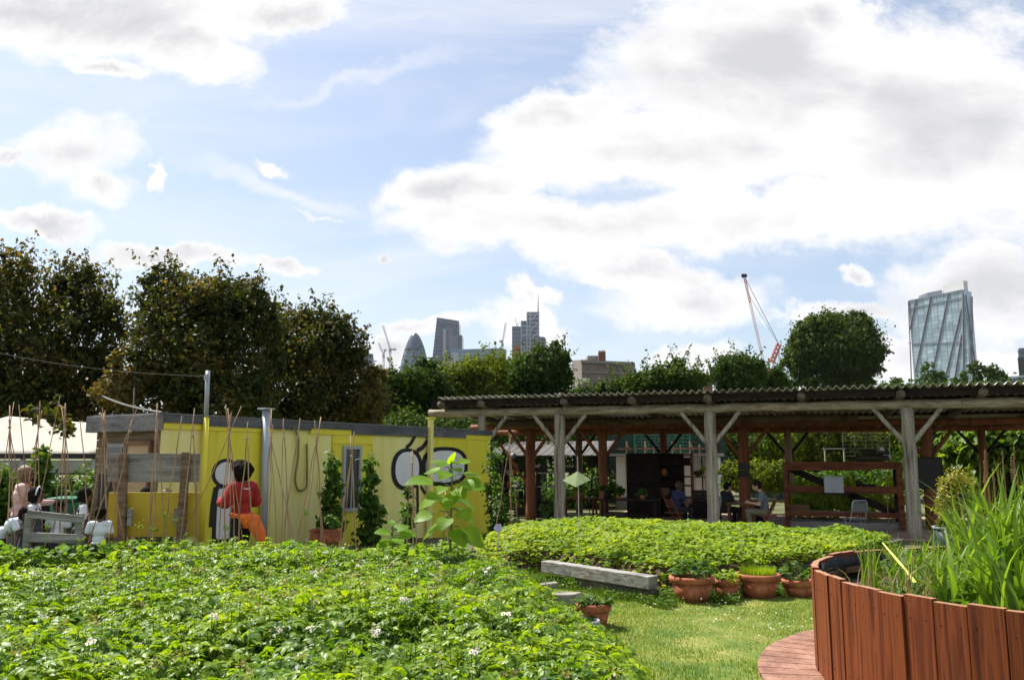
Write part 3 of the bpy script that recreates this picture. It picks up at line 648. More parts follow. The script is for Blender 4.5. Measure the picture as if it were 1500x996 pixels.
# overhead cables
def cable(a, b, sag, name, label, r=.003):
    a, b = Vector(a), Vector(b); pts = [a.lerp(b, t/24)-Vector((0, 0, sag*4*(t/24)*(1-t/24))) for t in range(25)]
    o = MB().tube(pts, r, 6).build(name, mk(name+'_mat', [(.12, .12, .12), (.16, .16, .16)], bump=0), None, loc=a); reg(o, label, 'cable')
ptop = p0+Vector((tp0.x, -.05, zt_-.1))
cable(ptop, P(-40, 508, 17), .12, 'overhead_cable', 'thin cable running from the utility pole to the left in front of the plum trees')
cable(cw(.05, CH+.07, -.05), P(150, 580, 19), .05, 'roof_cable', 'pale cable reaching the front corner of the cabin roof', .02)
# ---------------------------------------------------------------- ochre screen with grey plank, grey rails, marquee
Ys = 12.1
def at3(u, v, Y=None): return P(u, v, Y or Ys)
c0 = at3(225, 780); sc_ = thing('board_screen', 'ochre board screen with a wide grey plank above it, before the clad cabin end', 'screen', (c0.x, Ys, 0))
def panel(u0, u1, v0, v1, Y, t, name, mat, par, bevel=.004):
    a, b = P(u0, v0, Y), P(u1, v1, Y); return MB().box(((a.x+b.x)/2, Y, (a.z+b.z)/2), (b.x-a.x, t, a.z-b.z)).build(name, mat, par, bevel=bevel)
panel(160, 291, 664, 706, Ys, .035, 'plank', M['grey_wood'], sc_)
panel(160, 290, 721, 786, Ys, .025, 'panel', M['ochre'], sc_)
for a, b in (((181, 664), (181, 800)), ((273, 662), (263, 800))):
    p, q = P(*b, Ys-.07), P(*a, Ys-.07); MB().beam(Vector((p.x, p.y, 0)), q, .11, .07, (0, 1, 0)).build('post', M['cladding'], sc_, bevel=.006)
panel(188, 193, 745, 770, Ys-.12, .04, 'bracket', M['grey_wood'], sc_); panel(256, 262, 745, 766, Ys-.06, .05, 'bracket', M['grey_wood'], sc_)
Yr = 11.55; c0 = P(80, 780, Yr); rl = thing('rail_fence', 'low weathered grey fence of two wide rails in front of the schoolchildren', 'fence', (c0.x, Yr, 0))
for (u0, v0, u1, v1, h) in ((40, 752, 121, 761, .10), (36, 786, 124, 790, .13)):
    MB().beam(P(u0, v0, Yr), P(u1, v1, Yr), .04, h).build('rail', M['grey_wood'], rl, bevel=.006)
for u in (43, 118):
    p = P(u, 752, Yr+.05); MB().beam((p.x, p.y, 0), (p.x, p.y, p.z-.0), .09, .07, (0, 1, 0)).build('post', M['grey_wood'], rl, bevel=.006)
# marquee: cream canvas pitched roof, valance, posts, clear side band
Ym = 16.2; a, b = P(-160, 665, Ym), P(141, 668, Ym); ze = a.z; zr = P(60, 622, Ym+2).z
mq = thing('marquee', 'cream canvas marquee with a pitched roof on the far left below the plum trees', 'marquee', ((a.x+b.x)/2, Ym+2, 0))
rf = MB()
def roof_grid(p00, p10, p11, p01, nu, nv, sag):
    vs, fs = [], []
    for j in range(nv+1):
        for i in range(nu+1):
            s, t = i/nu, j/nv; q = p00*(1-s)*(1-t)+p10*s*(1-t)+p11*s*t+p01*(1-s)*t
            q = q-Vector((0, 0, sag*4*t*(1-t)*(1+.25*math.sin(s*9)))); vs.append(q)
    for j in range(nv):
        for i in range(nu): k = j*(nu+1)+i; fs.append((k, k+1, k+nu+2, k+nu+1))
    return vs, fs
x0, x1 = a.x, b.x; hip = Vector((x1-.25, Ym+2, zr-.05)); hip2 = Vector((P(12, 617, Ym+2).x, Ym+2, zr+.18)); hip3 = Vector((x0, Ym+2, zr-.1))
xm = hip2.x
for pp_ in ((Vector((xm, Ym, ze)), Vector((x1, Ym, ze)), hip, hip2), (Vector((x0, Ym, ze)), Vector((xm, Ym, ze)), hip2, hip3), (Vector((x1, Ym, ze)), Vector((x1, Ym+4, ze)), hip, hip), (Vector((x1, Ym+4, ze)), Vector((xm, Ym+4, ze)), hip2, hip), (Vector((xm, Ym+4, ze)), Vector((x0, Ym+4, ze)), hip3, hip2)):
    rf.add(*roof_grid(*pp_, 10, 6, .05))
o = rf.build('roof', M['canvas'], mq, smooth=True); sl = o.modifiers.new('t', 'SOLIDIFY'); sl.thickness = .01
MB().box(((x0+x1)/2, Ym-.02, ze-.04), (x1-x0, .04, .10)).build('edge_beam', M['black_paint'], mq)
MB().box(((x0+x1)/2, Ym+.03, ze-.24), (x1-x0, .012, .24)).build('valance', mk('clear_sheet', [(.22, .24, .22), (.36, .38, .35)], (2, 2, 2), .3, .1), mq)
MB().box(((x0+x1)/2, Ym, ze-.38), (x1-x0, .04, .04)).build('lower_rail', M['black_paint'], mq)
for x in (x0+.1, P(30, 690, Ym).x, x1-.06): MB().box((x, Ym+.05, (ze)/2), (.07, .07, ze)).build('post', M['grey_metal'], mq)
# green water butt & pink ball among the beans
w0 = at(101, 14.2); wb = thing('water_butt', 'green plastic water butt in the shade behind the schoolchildren', 'water butt', w0)
MB().lathe([(.22, 0), (.30, .35), (.32, .7), (.30, 1.0), (.28, 1.08)], 24, w0).build('barrel', M['green_plastic'], wb, smooth=True)
MB().lathe([(.31, 1.08), (.31, 1.12), (.1, 1.15)], 24, w0).build('lid', M['green_plastic'], wb)
# ---------------------------------------------------------------- cane wigwams
def wigwam(u, vtop, Y, feet, label, cross=10, knot=True):
    top = P(u, vtop+cross, Y); base = Vector((top.x, Y, 0))
    t = thing('cane_wigwam' if len(feet) > 1 else 'cane', label, 'bean canes' if len(feet) > 1 else 'cane', base, 'bamboo canes for climbing beans')
    rnd = random.Random(int(u*7+vtop))
    for (du, dy) in feet:
        f = P(u+du*rnd.uniform(.9, 1.35)+rnd.uniform(-4, 4), 800, Y+dy); f = Vector((f.x, f.y, .05)); d = (top-f); e = .02+rnd.uniform(-.012, .012); off = Vector((rnd.uniform(-.014, .014), rnd.uniform(-.014, .014), 0))
        tip = top+d.normalized()*rnd.uniform(.06, .42)*(cross/10)+off
        pts = [f.lerp(tip, k/7)+Vector((math.sin(k/7*math.pi)*rnd.uniform(-.02, .02), 0, 0)) for k in range(8)]
        r = rnd.uniform(.0065, .0105)
        MB().tube(pts, [r*(1.15-.35*k/7) for k in range(8)], 6).build('cane', M['bamboo'], t, smooth=True)
    if knot and len(feet) > 1:
        MB().lathe([(.014, -.02), (.022, -.01), (.022, .01), (.014, .02)], 10, top).build('twine', mk('twine', [(.35, .27, .16), (.45, .36, .22)], bump=0), t)
W4 = lambda a: [(-a, -.3), (a*.35, -.35), (-a*.3, .35), (a, .3)]
wigwam(14, 616, 12.0, [(-26, -.3), (4, -.4), (32, .2), (14, .5)], 'bamboo cane wigwam furthest left, with old bean vine knotted at its top')
wigwam(30, 604, 11.7, [(17, .1)], 'single leaning bamboo cane just right of the furthest left wigwam')
wigwam(57, 612, 12.4, [(-34, 0), (-12, .3), (10, -.1)], 'bamboo cane wigwam of three thin canes over the girl with the headband')
wigwam(83, 600, 11.6, [(-42, 0)], 'long bamboo cane leaning sharply to the left above the grey rails')
wigwam(95, 620, 11.9, [(-20, .2), (-9, -.3), (8, .3), (24, -.2), (0, .4)], 'bamboo cane wigwam above the boy in the white shirt')
wigwam(117, 612, 11.5, [(24, .1)], 'single bamboo cane leaning right at the end of the grey rails')
wigwam(152, 622, 11.8, [(-26, -.2), (-6, .2), (6, -.3), (14, .3), (38, .1)], 'bamboo cane wigwam left of the ochre screen, before the clad end of the cabin')
wigwam(190, 622, 11.4, [(-64, .2), (-38, -.1)], 'pair of bamboo canes slanting down left across the grey plank')
wigwam(229, 622, 11.7, [(-6, .3), (-2, -.3), (18, .2), (-14, -.1)], 'bamboo cane wigwam at the near corner of the cabin')
wigwam(262, 630, 11.5, [(-28, .2)], 'single bamboo cane over the right half of the ochre screen')
wigwam(282, 628, 11.8, [(8, .2), (-20, -.2), (14, .4)], 'bamboo cane wigwam just left of the yellow pole')
wigwam(336, 624, 11.9, [(-18, .2), (-8, -.3), (4, .3), (10, -.3), (28, .1), (-72, -.2)], 'bamboo cane wigwam in front of the woman in red')
wigwam(362, 632, 11.6, [(-16, .2), (12, -.2)], 'pair of bamboo canes crossing behind the wigwam of the woman in red')
wigwam(397, 630, 12.2, [(-22, .2), (0, -.3), (16, .3), (50, -.2)], 'bamboo cane wigwam beside the grey vent pipe')
wigwam(416, 632, 11.8, [(14, .2), (0, .0)], 'pair of thin bamboo canes right of the grey vent pipe')
wigwam(434, 640, 12.4, [(-18, .2)], 'single bamboo cane leaning left in front of the green hose')
wigwam(464, 638, 12.6, [(-34, .2), (6, -.3), (14, .3), (-24, -.2)], 'bamboo cane wigwam between the green hose and the left bean column')
wigwam(515, 658, 12.6, [(-20, .2), (8, -.2), (-12, .3)], 'short bamboo cane wigwam in front of the narrow cabin window')
wigwam(604, 668, 13.0, [(-8, .2), (10, -.3), (2, .4)], 'bamboo cane wigwam by the thin bean plant on the right of the cabin')
wigwam(746, 642, 19.0, [(-14, .2), (10, -.3), (2, .4)], 'bundle of tall canes between the cabin and the timber shelter')
wigwam(655, 745, 11.6, [(-8, .2), (10, -.3), (2, .4)], 'stumpy cane tripod beside the sunflower stem')
# vine stub knotted on the leftmost wigwam
# ---------------------------------------------------------------- leafy things
def leaf_cloud(name, label, cat, base, lobes, n, size, mat, group=None, stem=None, T=T_SIMPLE, seed=1, shell=.5, clump=40, up=.5, parent=None, part='foliage', kind=None, sprigs=0, cf=.26):
    """leaves grouped in clumps inside and on ellipsoids"""
    rng = np.random.default_rng(seed); lobes = np.array(lobes, float)
    vol = (lobes[:, 3]*lobes[:, 4]*lobes[:, 5])**.72; pr = vol/vol.sum()
    nc = max(3, n//clump); li = rng.choice(len(lobes), nc, p=pr)
    d = rdir(nc, rng); rad = 1-np.abs(rng.normal(0, .28, nc))*shell*2; rad = np.clip(rad, .05, 1.08)
    cc = lobes[li, :3]+d*rad[:, None]*lobes[li, 3:6]
    csz = (lobes[li, 3:6].mean(1)*cf*rng.uniform(.5, 1.4, nc))[:, None]
    ci = rng.integers(0, nc, n); pos = cc[ci]+np.clip(rng.normal(size=(n, 3)), -1.7, 1.7)*csz[ci]*np.array([1, 1, .8])*rng.uniform(.5, 1.1, (n, 1))
    src = lobes[li[ci], :3]
    if sprigs:
        sl = rng.choice(len(lobes), sprigs, p=pr); sd = rdir(sprigs, rng); sd[:, 2] = np.abs(sd[:, 2])*.9+.05; sd[:, 1] *= .6; sd = nrm(sd)
        st = lobes[sl, :3]+sd*lobes[sl, 3:6]*.86; sdir = nrm(sd*.7+np.array([0, 0, .75])+rng.normal(size=(sprigs, 3))*.35); sln = rng.uniform(.25, 1.0, sprigs)*(size*7)
        m = 16; t = (np.arange(m)/m)[None, :, None]; q = (st[:, None]+sdir[:, None]*(sln[:, None, None]*t)+rng.normal(size=(sprigs, m, 3))*size*.55*(1.15-t)).reshape(-1, 3)
        pos = np.concatenate([pos, q]); src = np.concatenate([src, np.repeat(lobes[sl, :3], m, 0)]); n = len(pos)
    out = nrm(pos-src); nm = nrm(out*.6+np.array([0, 0, up])+rng.normal(size=(n, 3))*.55); ax = nrm(np.cross(nm, rdir(n, rng))+np.array([0, 0, -.35]))
    s = size*rng.uniform(.65, 1.3, n)
    V, Fc = inst(T, pos, ax, nm, s)
    if parent is None and label: root = thing(name, label, cat, base, group)
    else: root = parent
    me = np_mesh(part, [(V, Fc)], mat)
    if root is None: return me
    return root, place(part, me, root)
def tree(name, label, base, lobes, n, size, mat, trunk_r=.2, group=None, seed=1, shell=.5, clump=40, T=T_SIMPLE, extra=None, up=.5, cat='tree', low=.0, sprigs=0, cf=.26, bumps=5):
    rb_ = np.random.default_rng(seed+900); big_ = list(lobes); allb = list(lobes)
    for l in big_:
        for _ in range(bumps):
            d = nrm(rb_.normal(size=3)*np.array([1, .8, 1])+np.array([0, -.1, .25])); k = rb_.uniform(.22, .42)
            allb.append((l[0]+d[0]*l[3]*.92, l[1]+d[1]*l[4]*.92, l[2]+d[2]*l[5]*.92, l[3]*k, l[4]*k, l[5]*k*1.1))
    root, cr = leaf_cloud(name, label, cat, base, allb, n, size, mat, group, T=T, seed=seed, shell=shell, clump=clump, up=up, part='crown', sprigs=sprigs, cf=cf)
    rnd = random.Random(seed); m = MB(); b = Vector(base)
    L_ = np.array(lobes); cen = Vector(L_[:, :3].mean(0)); hz = min(l[2]-l[5] for l in lobes)
    fork = Vector((b.x*.6+cen.x*.4, b.y*.6+cen.y*.4, max(b.z+.6, min(cen.z-.4, hz+.5))))
    mid = b.lerp(fork, .5)+Vector((rnd.uniform(-.1, .1), 0, 0)); m.tube([b-Vector((0, 0, .2)), mid, fork], [trunk_r*1.25, trunk_r, trunk_r*.8], 10, wob=.08, seed=seed)
    for l in lobes:
        if abs(l[1]-b.y) > 3: continue
        q = Vector(l[:3])+Vector((0, 0, l[5]*.35)); k = fork.lerp(q, .5)+Vector((rnd.uniform(-.2, .2)*l[3], rnd.uniform(-.2, .2)*l[3], rnd.uniform(-.1, .1)*l[3]))
        m.tube([fork-Vector((0, 0, .1)), k, q], [trunk_r*.55, trunk_r*.3, trunk_r*.1], 7)
        for j in range(5):
            e = q+Vector((rnd.uniform(-.7, .7)*l[3], rnd.uniform(-.7, .7)*l[4], rnd.uniform(-.3, .75)*l[5])); m.tube([k.lerp(q, rnd.random()*.7), e], [trunk_r*.16, trunk_r*.04], 5)
    m.build('trunk', M['bark'], root, smooth=True); return root
def LB(u, v, Y, ru, rv, ry=None):           # an ellipsoid as seen at distance Y, radii in reference pixels
    p = P(u, v, Y); k = Y/F_PX; return (p.x, p.y, p.z, ru*k, ru*k if ry is None else ry, rv*k)
def pl_base(u, Y): p = P(u, 670, Y); return (p.x, Y, gz(p.x, Y))
# three dark plum trees
tree('plum_tree', 'dark purple-green plum tree on the far left with rusty shoots at its top', pl_base(70, 22), 
     [LB(-45, 483, 22, 90, 90), LB(30, 438, 22, 62, 58), LB(120, 443, 22.4, 46, 46), LB(108, 405, 22.4, 24, 34), LB(150, 510, 22.4, 22, 30), LB(20, 533, 21.6, 90, 75), LB(120, 513, 22, 70, 75), LB(60, 593, 22.4, 90, 50), LB(150, 583, 22.4, 50, 45), LB(-50, 593, 22.4, 80, 50), LB(98, 622, 15.7, 34, 11), LB(60, 604, 15.7, 26, 10)],
     44000, .12, M['leaf_plum'], .17, 'dark plum trees behind the cabin', 3, .5, 20, sprigs=420, cf=.22)
tree('plum_tree', 'dark plum tree behind the cabin, the middle and most ragged of the three', pl_base(290, 21),
     [LB(285, 463, 21, 74, 52), LB(238, 417, 21, 26, 34), LB(262, 438, 21, 34, 36), LB(335, 443, 21, 44, 42), LB(372, 468, 21, 28, 40), LB(226, 466, 21, 22, 36), LB(270, 523, 20.5, 80, 60), LB(345, 513, 21, 62, 70), LB(235, 588, 20.5, 60, 45), LB(320, 593, 20.5, 80, 45), LB(375, 433, 21, 16, 22)],
     41000, .11, M['leaf_plum'], .17, 'dark plum trees behind the cabin', 4, .5, 20, sprigs=420, cf=.22)
tree('plum_tree', 'dark plum tree behind the cabin, rightmost and lowest of the three', pl_base(455, 22.5),
     [LB(440, 508, 23.5, 68, 50), LB(410, 481, 23.5, 34, 30), LB(498, 513, 23.5, 38, 46), LB(465, 471, 23.5, 30, 18), LB(430, 573, 23, 75, 50), LB(500, 573, 23.5, 48, 52), LB(395, 603, 23, 50, 32), LB(520, 613, 24, 36, 28), LB(470, 618, 23, 60, 26)],
     36000, .115, M['leaf_plum'], .17, 'dark plum trees behind the cabin', 5, .5, 20, sprigs=380, cf=.22)
rd = [LB(200, 545, 18.3, 30, 26), LB(165, 600, 18, 40, 18)]
tree('young_plum_tree', 'rusty yellow-green plum sapling in the gap between the two left plum trees', pl_base(190, 18.2), [LB(192, 528, 19.5, 22, 24), LB(175, 570, 19.5, 34, 26), LB(228, 545, 19.5, 18, 16)], 3600, .12, M['leaf_plum2'], .025, None, 6, .5, 26)
tree('young_plum_tree', 'rusty-leaved sapling at the right foot of the rightmost plum tree', pl_base(545, 22.5), [LB(545, 590, 22.8, 24, 30), LB(552, 560, 22.8, 14, 24)], 2600, .12, M['leaf_plum2'], .05, None, 7, .5, 26)
# bean hedge under the marquee
leaf_cloud('bean_row', 'dense row of climbing beans in shade behind the schoolchildren', 'bean plants', at(60, 14.9), [LB(u, 732+(i % 2)*14, 14.9, 26, 44, .5) for i, u in enumerate(range(-30, 175, 22))], 9000, .10, M['leaf_bean'], seed=8)
leaf_cloud('bean_row', 'leafy beans climbing up to the marquee roof behind the pink-shirted adult', 'bean plants', at(52, 14.6), [LB(52, 690, 14.6, 10, 40, .3), LB(8, 710, 14.6, 20, 28, .3)], 1800, .10, M['leaf_bean'], seed=9)
# climbing bean columns at the cabin
def bean_column(u, v0, v1, Y, wpx, n, label, seed):
    lob = []
    for k in range(7):
        t = k/6; lob.append(LB(u+math.sin(k*1.7)*2, v0+(v1-v0)*t, Y, wpx*(.45+.75*min(1, t*1.3)), (v1-v0)/9, .22))
    base = at(u, Y); r, f = leaf_cloud('bean_plant', label, 'bean plant', base, lob, n, .11, M['leaf_bean'], 'climbing bean plants on the cabin wall', seed=seed, T=T_MED, shell=.6, clump=14)
    top = P(u, v0-8, Y); MB().tube([base, top], [.012, .008], 6).build('stake', M['bamboo'], r)
    tips = MB(); rnd = random.Random(seed)
    for k in range(5):
        q = P(u+rnd.uniform(-6, 6), v0+rnd.uniform(-2, 20), Y); tips.tube([q, q+Vector((rnd.uniform(-.06, .06), 0, .12)), q+Vector((rnd.uniform(-.12, .12), 0, .2))], [.005, .004, .002], 5)
    tips.build('tendrils', M['stem'], r)
bean_column(487, 672, 780, 15.6, 15, 900, 'climbing bean column left of the narrow cabin window', 21)
bean_column(541, 676, 785, 16.4, 18, 1100, 'fuller climbing bean column right of the narrow cabin window', 22)
bean_column(598, 716, 785, 16.6, 9, 260, 'thin sparse climbing bean in front of the white ovals on the cabin', 23)
tb = at(479, 15.0); tb.z = 0; zz = P(479, 776, 15).z
tr = thing('window_box', 'rectangular terracotta trough of herbs on a stand below the left bean column', 'planter trough', tb)
MB().box(tb+Vector((0, 0, zz-.11)), (.5, .22, .2)).build('trough', M['terracotta'], tr, bevel=.01); MB().box(tb+Vector((0, 0, zz)), (.54, .26, .035)).build('rim', M['terracotta'], tr, bevel=.006)
MB().box(tb+Vector((0, 0, (zz-.21)/2)), (.44, .2, zz-.21)).build('stand', M['brown_wood'], tr)
leaf_cloud('x', None, None, None, [LB(479, 765, 15, 17, 10, .15)], 420, .07, M['leaf_bean'], seed=24, T=T_MED, parent=tr, part='herbs')

leaf_cloud('climbing_plant', 'dark climbing plant in the gap between the right end of the cabin and the shelter', 'climber', at(733, 20), [LB(730, 745, 20, 16, 34, .4), LB(722, 700, 20.5, 8, 50, .3), LB(748, 770, 20, 22, 14, .3), LB(740, 790, 19.5, 40, 12, .5)], 2600, .09, M['leaf_bean'], seed=77)
# ---------------------------------------------------------------- timber shelter
SE = Vector((14.3, -5.1, 0)).normalized(); SN = Vector((-SE.y, SE.x, 0)); SRZ = math.atan2(SE.y, SE.x); SROT = Matrix.Rotation(SRZ, 3, 'Z')
S0 = Vector((0, 24.15, 0)); GZ = -.2
def sp(s, w=0, z=0): return S0+SE*s+SN*w+Vector((0, 0, z))
def s_u(u, w=0): return on_line(u, S0+SN*w, SE)
def z_w(u, v, w): q = sp(s_u(u, w), w); return P(u, v, q.y).z
she = thing('timber_shelter', 'open log-framed shelter with a corrugated roof, grey front posts and red-brown inner posts', 'shelter', sp(s_u(1042), 2, GZ))
def log(name, p, q, r0, r1, mat, seed=0, par=she, n=14, wob=.03, segs=9):
    rnd = random.Random(seed); p, q = Vector(p), Vector(q); pts, rs = [], []
    for k in range(segs+1):
        t = k/segs; pts.append(p.lerp(q, t)+Vector((rnd.uniform(-1, 1), rnd.uniform(-1, 1), rnd.uniform(-1, 1)))*r0*.10); rs.append((r0+(r1-r0)*t)*(1+rnd.uniform(-.04, .04)))
    pts[0], pts[-1] = p, q
    return MB().tube(pts, rs, n, wob=wob, seed=seed).build(name, mat, par, smooth=True)
ZB = z_w(820, 602, 0)                       # axis height of the front log
rb = .125
posts = [(706, .13), (820, .165), (1042, .165), (1333, .17), (1655, .17)]
for i, (u, r) in enumerate(posts):
    s = s_u(u); log('post', sp(s, 0, GZ-.05), sp(s, 0, ZB-rb*.7), r, r*.9, M['grey_log'], 30+i)
    # knee braces each side
    for sg in (-1, 1):
        if u == 706 and sg < 0: continue
        log('brace', sp(s+sg*.10, 0, ZB-.95), sp(s+sg*.78, 0, ZB-.10), .062, .055, M['grey_log'], 40+i*2+sg, n=10)
sL, sR = s_u(628), s_u(1720)
cuts = [sL, s_u(822)+.1, s_u(1100), s_u(1415), sR]
for i in range(4):
    log('front_beam', sp(cuts[i], 0, ZB), sp(cuts[i+1]+.05, 0, ZB+.0), rb*(1.0+.06*(i % 2)), rb*.97, M['grey_log_h'], 50+i, segs=12)
M['rafter'] = mk('rafter_log', [(.05, .036, .026), (.12, .095, .07), (.19, .155, .12)], (9, 2, 9), .9, .4)
# rafters: round logs front to back, their ends standing out over the front beam
wB = 7.2; dz = -.55
Zr = ZB+rb+.11
for i, u in enumerate((647, 706, 828, 928, 1040, 1178, 1325, 1447, 1600)):
    s = s_u(u, -.35); log('rafter', sp(s, -.50, Zr), sp(s, wB+.2, Zr+dz), .105, .095, M['rafter'], 60+i)
# purlins and the corrugated sheets
ZR = z_w(1070, 572, -.5)
MB().beam(sp(sL+.2, -.36, ZR-.15), sp(sR, -.36, ZR-.15), .04, .19, (0, 0, 1)).build('fascia_board', M['dark_wood'], she)
for i, w in enumerate((-.15, 1.3, 3.0, 4.8, 6.9)):
    z = ZR-.075+dz*(w+.5)/(wB+1)
    MB().beam(sp(sL+.2, w, z), sp(sR, w, z), .06, .10, (0, 0, 1)).build('purlin', M['dark_wood'], she)
def corrugated(s0, s1, w0, w1, z0, z1, pitch=.20, amp=.042, t=.007):
    n = int((s1-s0)/pitch*10); s = np.linspace(s0, s1, n+1); ph = (s-s0)/pitch*2*np.pi; h = np.sin(ph)*amp
    rows = []
    for w, z in ((w0, z0), ((w0+w1)/2, (z0+z1)/2), (w1, z1)):
        rows.append([sp(a, w, z+b) for a, b in zip(s, h)])
    m = n+1; vs = [p for r in rows for p in r]; fs = []
    for j in range(2):
        for i in range(n): fs.append((j*m+i, j*m+i+1, (j+1)*m+i+1, (j+1)*m+i))
    return MB().add(vs, fs)
sheetm = mk('corrugated_sheet', [(.16, .155, .11), (.30, .29, .22), (.42, .40, .33)], (1.5, 1.5, 1.5), .42, .05, fine=14)
sr0 = s_u(641, -.5); k = 0; s = sr0
while s < sR+.3:
    e = min(s+.20*6, sR+.4); 
    o = corrugated(s, e, -.56, wB+.5, ZR+.012*(k % 2), ZR+dz-.05+.012*(k % 2)).build('roof_sheet', sheetm, she, smooth=True); so = o.modifiers.new('t', 'SOLIDIFY'); so.thickness = .009
    s += .20*6; k += 1
# inner rows of stained posts and their beams
W1, W2 = 3.0, 6.8
ZI = z_w(1200, 620, W1)
for i in range(3):
    a, b = [s_u(690, W1), s_u(960, W1), s_u(1240, W1), s_u(1640, W1)][i:i+2]; log('inner_beam', sp(a, W1, ZI), sp(b+.05, W1, ZI), .10, .095, M['red_log'], 80+i)
for i, (a_, b_) in enumerate(((730, 1010), (1000, 1260))): log('inner_beam', sp(s_u(a_, 1.5), 1.5, z_w(1000, 617, 1.5)+.05*i), sp(s_u(b_, 1.5), 1.5, z_w(1000, 617, 1.5)+.02), .12, .11, mk('dark_brown_log', [(.03, .018, .010), (.09, .055, .032), (.14, .09, .055)], (1, 6, 9), .9, .3), 85+i)
for i, (u, r) in enumerate(((777, .165), (883, .15), (1089, .17), (1359, .165))):
    s = s_u(u, W1); log('inner_post', sp(s, W1, GZ-.05), sp(s, W1, ZI-.1), r, r*.92, M['red_log'], 90+i)
    for sg in (-1, 1): log('brace', sp(s+sg*.1, W1, ZI-.95), sp(s+sg*.75, W1, ZI-.1), .06, .055, M['red_log'], 100+i*2+sg, n=10)
ZK = ZR+dz-.25
for i, (u, mt) in enumerate(((705, 'red_log'), (848, 'brown_wood'), (972, 'red_log'), (1155, 'grey_log'), (1440, 'red_log'))):
    s = s_u(u, W2); log('back_post', sp(s, W2, GZ-.05), sp(s, W2, ZK), .13, .12, M[mt] if mt != 'grey_log' else mk('pale_pinkish_log', [(.28, .17, .12), (.38, .25, .18)], (9, 9, 1), .8, .2), 110+i)
    for sg in (-1, 1): log('brace', sp(s+sg*.1, W2, ZK-.8), sp(s+sg*.7, W2, ZK-.05), .05, .045, M['dark_wood'], 120+i*2+sg, n=8)
log('back_beam', sp(s_u(690, W2), W2, ZK), sp(s_u(1560, W2), W2, ZK), .12, .12, M['red_log'], 140)
# paved floor
fl = MB(); a = sp(sL-1.2, -1.0, GZ+.03); 
o = MB().prism([sp(s_u(830), -.3, GZ), sp(sR, -.3, GZ), sp(sR, 8.2, GZ), sp(s_u(830), 8.2, GZ)], (0, 0, .04)).build('paved_floor', mk('pinkish_paving', [(.20, .13, .10), (.32, .22, .17), (.40, .30, .24)], (2.5, 2.5, 2.5), .9, .1, fine=20), None, loc=sp(s_u(1042), 2, GZ)); reg(o, kind='structure')
FZ = GZ+.04
def sbox(mb, s0, s1, w0, w1, z0, z1): return mb.box(sp((s0+s1)/2, (w0+w1)/2, (z0+z1)/2), (abs(s1-s0), abs(w1-w0), abs(z1-z0)), rot=SROT)
def sroot(name, label, cat, u, w, group=None, z=FZ): return thing(name, label, cat, sp(s_u(u, w), w, z), group)
# dark dresser with shelves
w = 5.0; a, b = s_u(917, w), s_u(1013, w); mid = s_u(975, w); dr = sroot('dresser', 'tall dark wooden dresser with open shelves under the shelter, left of the white shed', 'dresser', 965, w)
zt = z_w(965, 664, w); 
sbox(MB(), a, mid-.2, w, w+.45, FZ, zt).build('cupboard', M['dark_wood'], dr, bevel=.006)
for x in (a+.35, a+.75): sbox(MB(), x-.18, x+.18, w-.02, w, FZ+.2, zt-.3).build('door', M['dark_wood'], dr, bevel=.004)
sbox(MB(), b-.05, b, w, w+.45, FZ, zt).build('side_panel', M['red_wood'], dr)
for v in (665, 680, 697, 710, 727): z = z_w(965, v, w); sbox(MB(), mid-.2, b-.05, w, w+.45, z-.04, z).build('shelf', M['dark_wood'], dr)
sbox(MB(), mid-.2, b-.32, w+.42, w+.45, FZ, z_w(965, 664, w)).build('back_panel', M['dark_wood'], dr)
rnd = random.Random(12)
crate_lab = ['dark crate on the top shelf of the dresser, first from the left', 'dark crate on the top shelf of the dresser, second from the left', 'dark crate on the top shelf of the dresser, rightmost']
for i in range(3):
    x = mid-.02+i*.36; z = z_w(965, 680, w); t = thing('storage_crate', crate_lab[i], 'crate', sp(x, w+.2, z), 'crates on the dresser')
    sbox(MB(), x-.15, x+.15, w+.04, w+.36, z, z+.02).build('base', M['dark_wood'], t)
    for (s0, s1, w0, w1) in ((x-.15, x+.15, w+.04, w+.06), (x-.15, x+.15, w+.34, w+.36), (x-.15, x-.13, w+.06, w+.34), (x+.13, x+.15, w+.06, w+.34)): sbox(MB(), s0, s1, w0, w1, z+.02, z+.22).build('side', M['dark_wood'], t)
def vessel(name, label, cat, u, v, w, r, h, mat, prof=None):
    z = z_w(u, v, w); p = sp(s_u(u, w), w, z); pr = prof or [(r*.6, 0), (r, h*.3), (r*.95, h*.7), (r*.6, h*.9), (r*.65, h)]
    o = MB().lathe([(x, y) for x, y in pr], 18, p).build(name, mat, None, smooth=True, loc=p); return reg(o, label, cat)
vessel('jug', 'white jug on the middle shelf of the dark dresser', 'jug', 959, 697, 5.2, .13, .34, M['white_panel']); vessel('clay_pot', 'brown clay pot beside the white jug on the dresser', 'pot', 972, 697, 5.2, .12, .24, M['terracotta'])
vessel('basket', 'wicker basket on the lower shelf of the dark dresser', 'basket', 972, 727, 5.2, .17, .28, M['brown_wood'], [(.15, 0), (.19, .2), (.18, .3), (.15, .3), (.14, .05)])
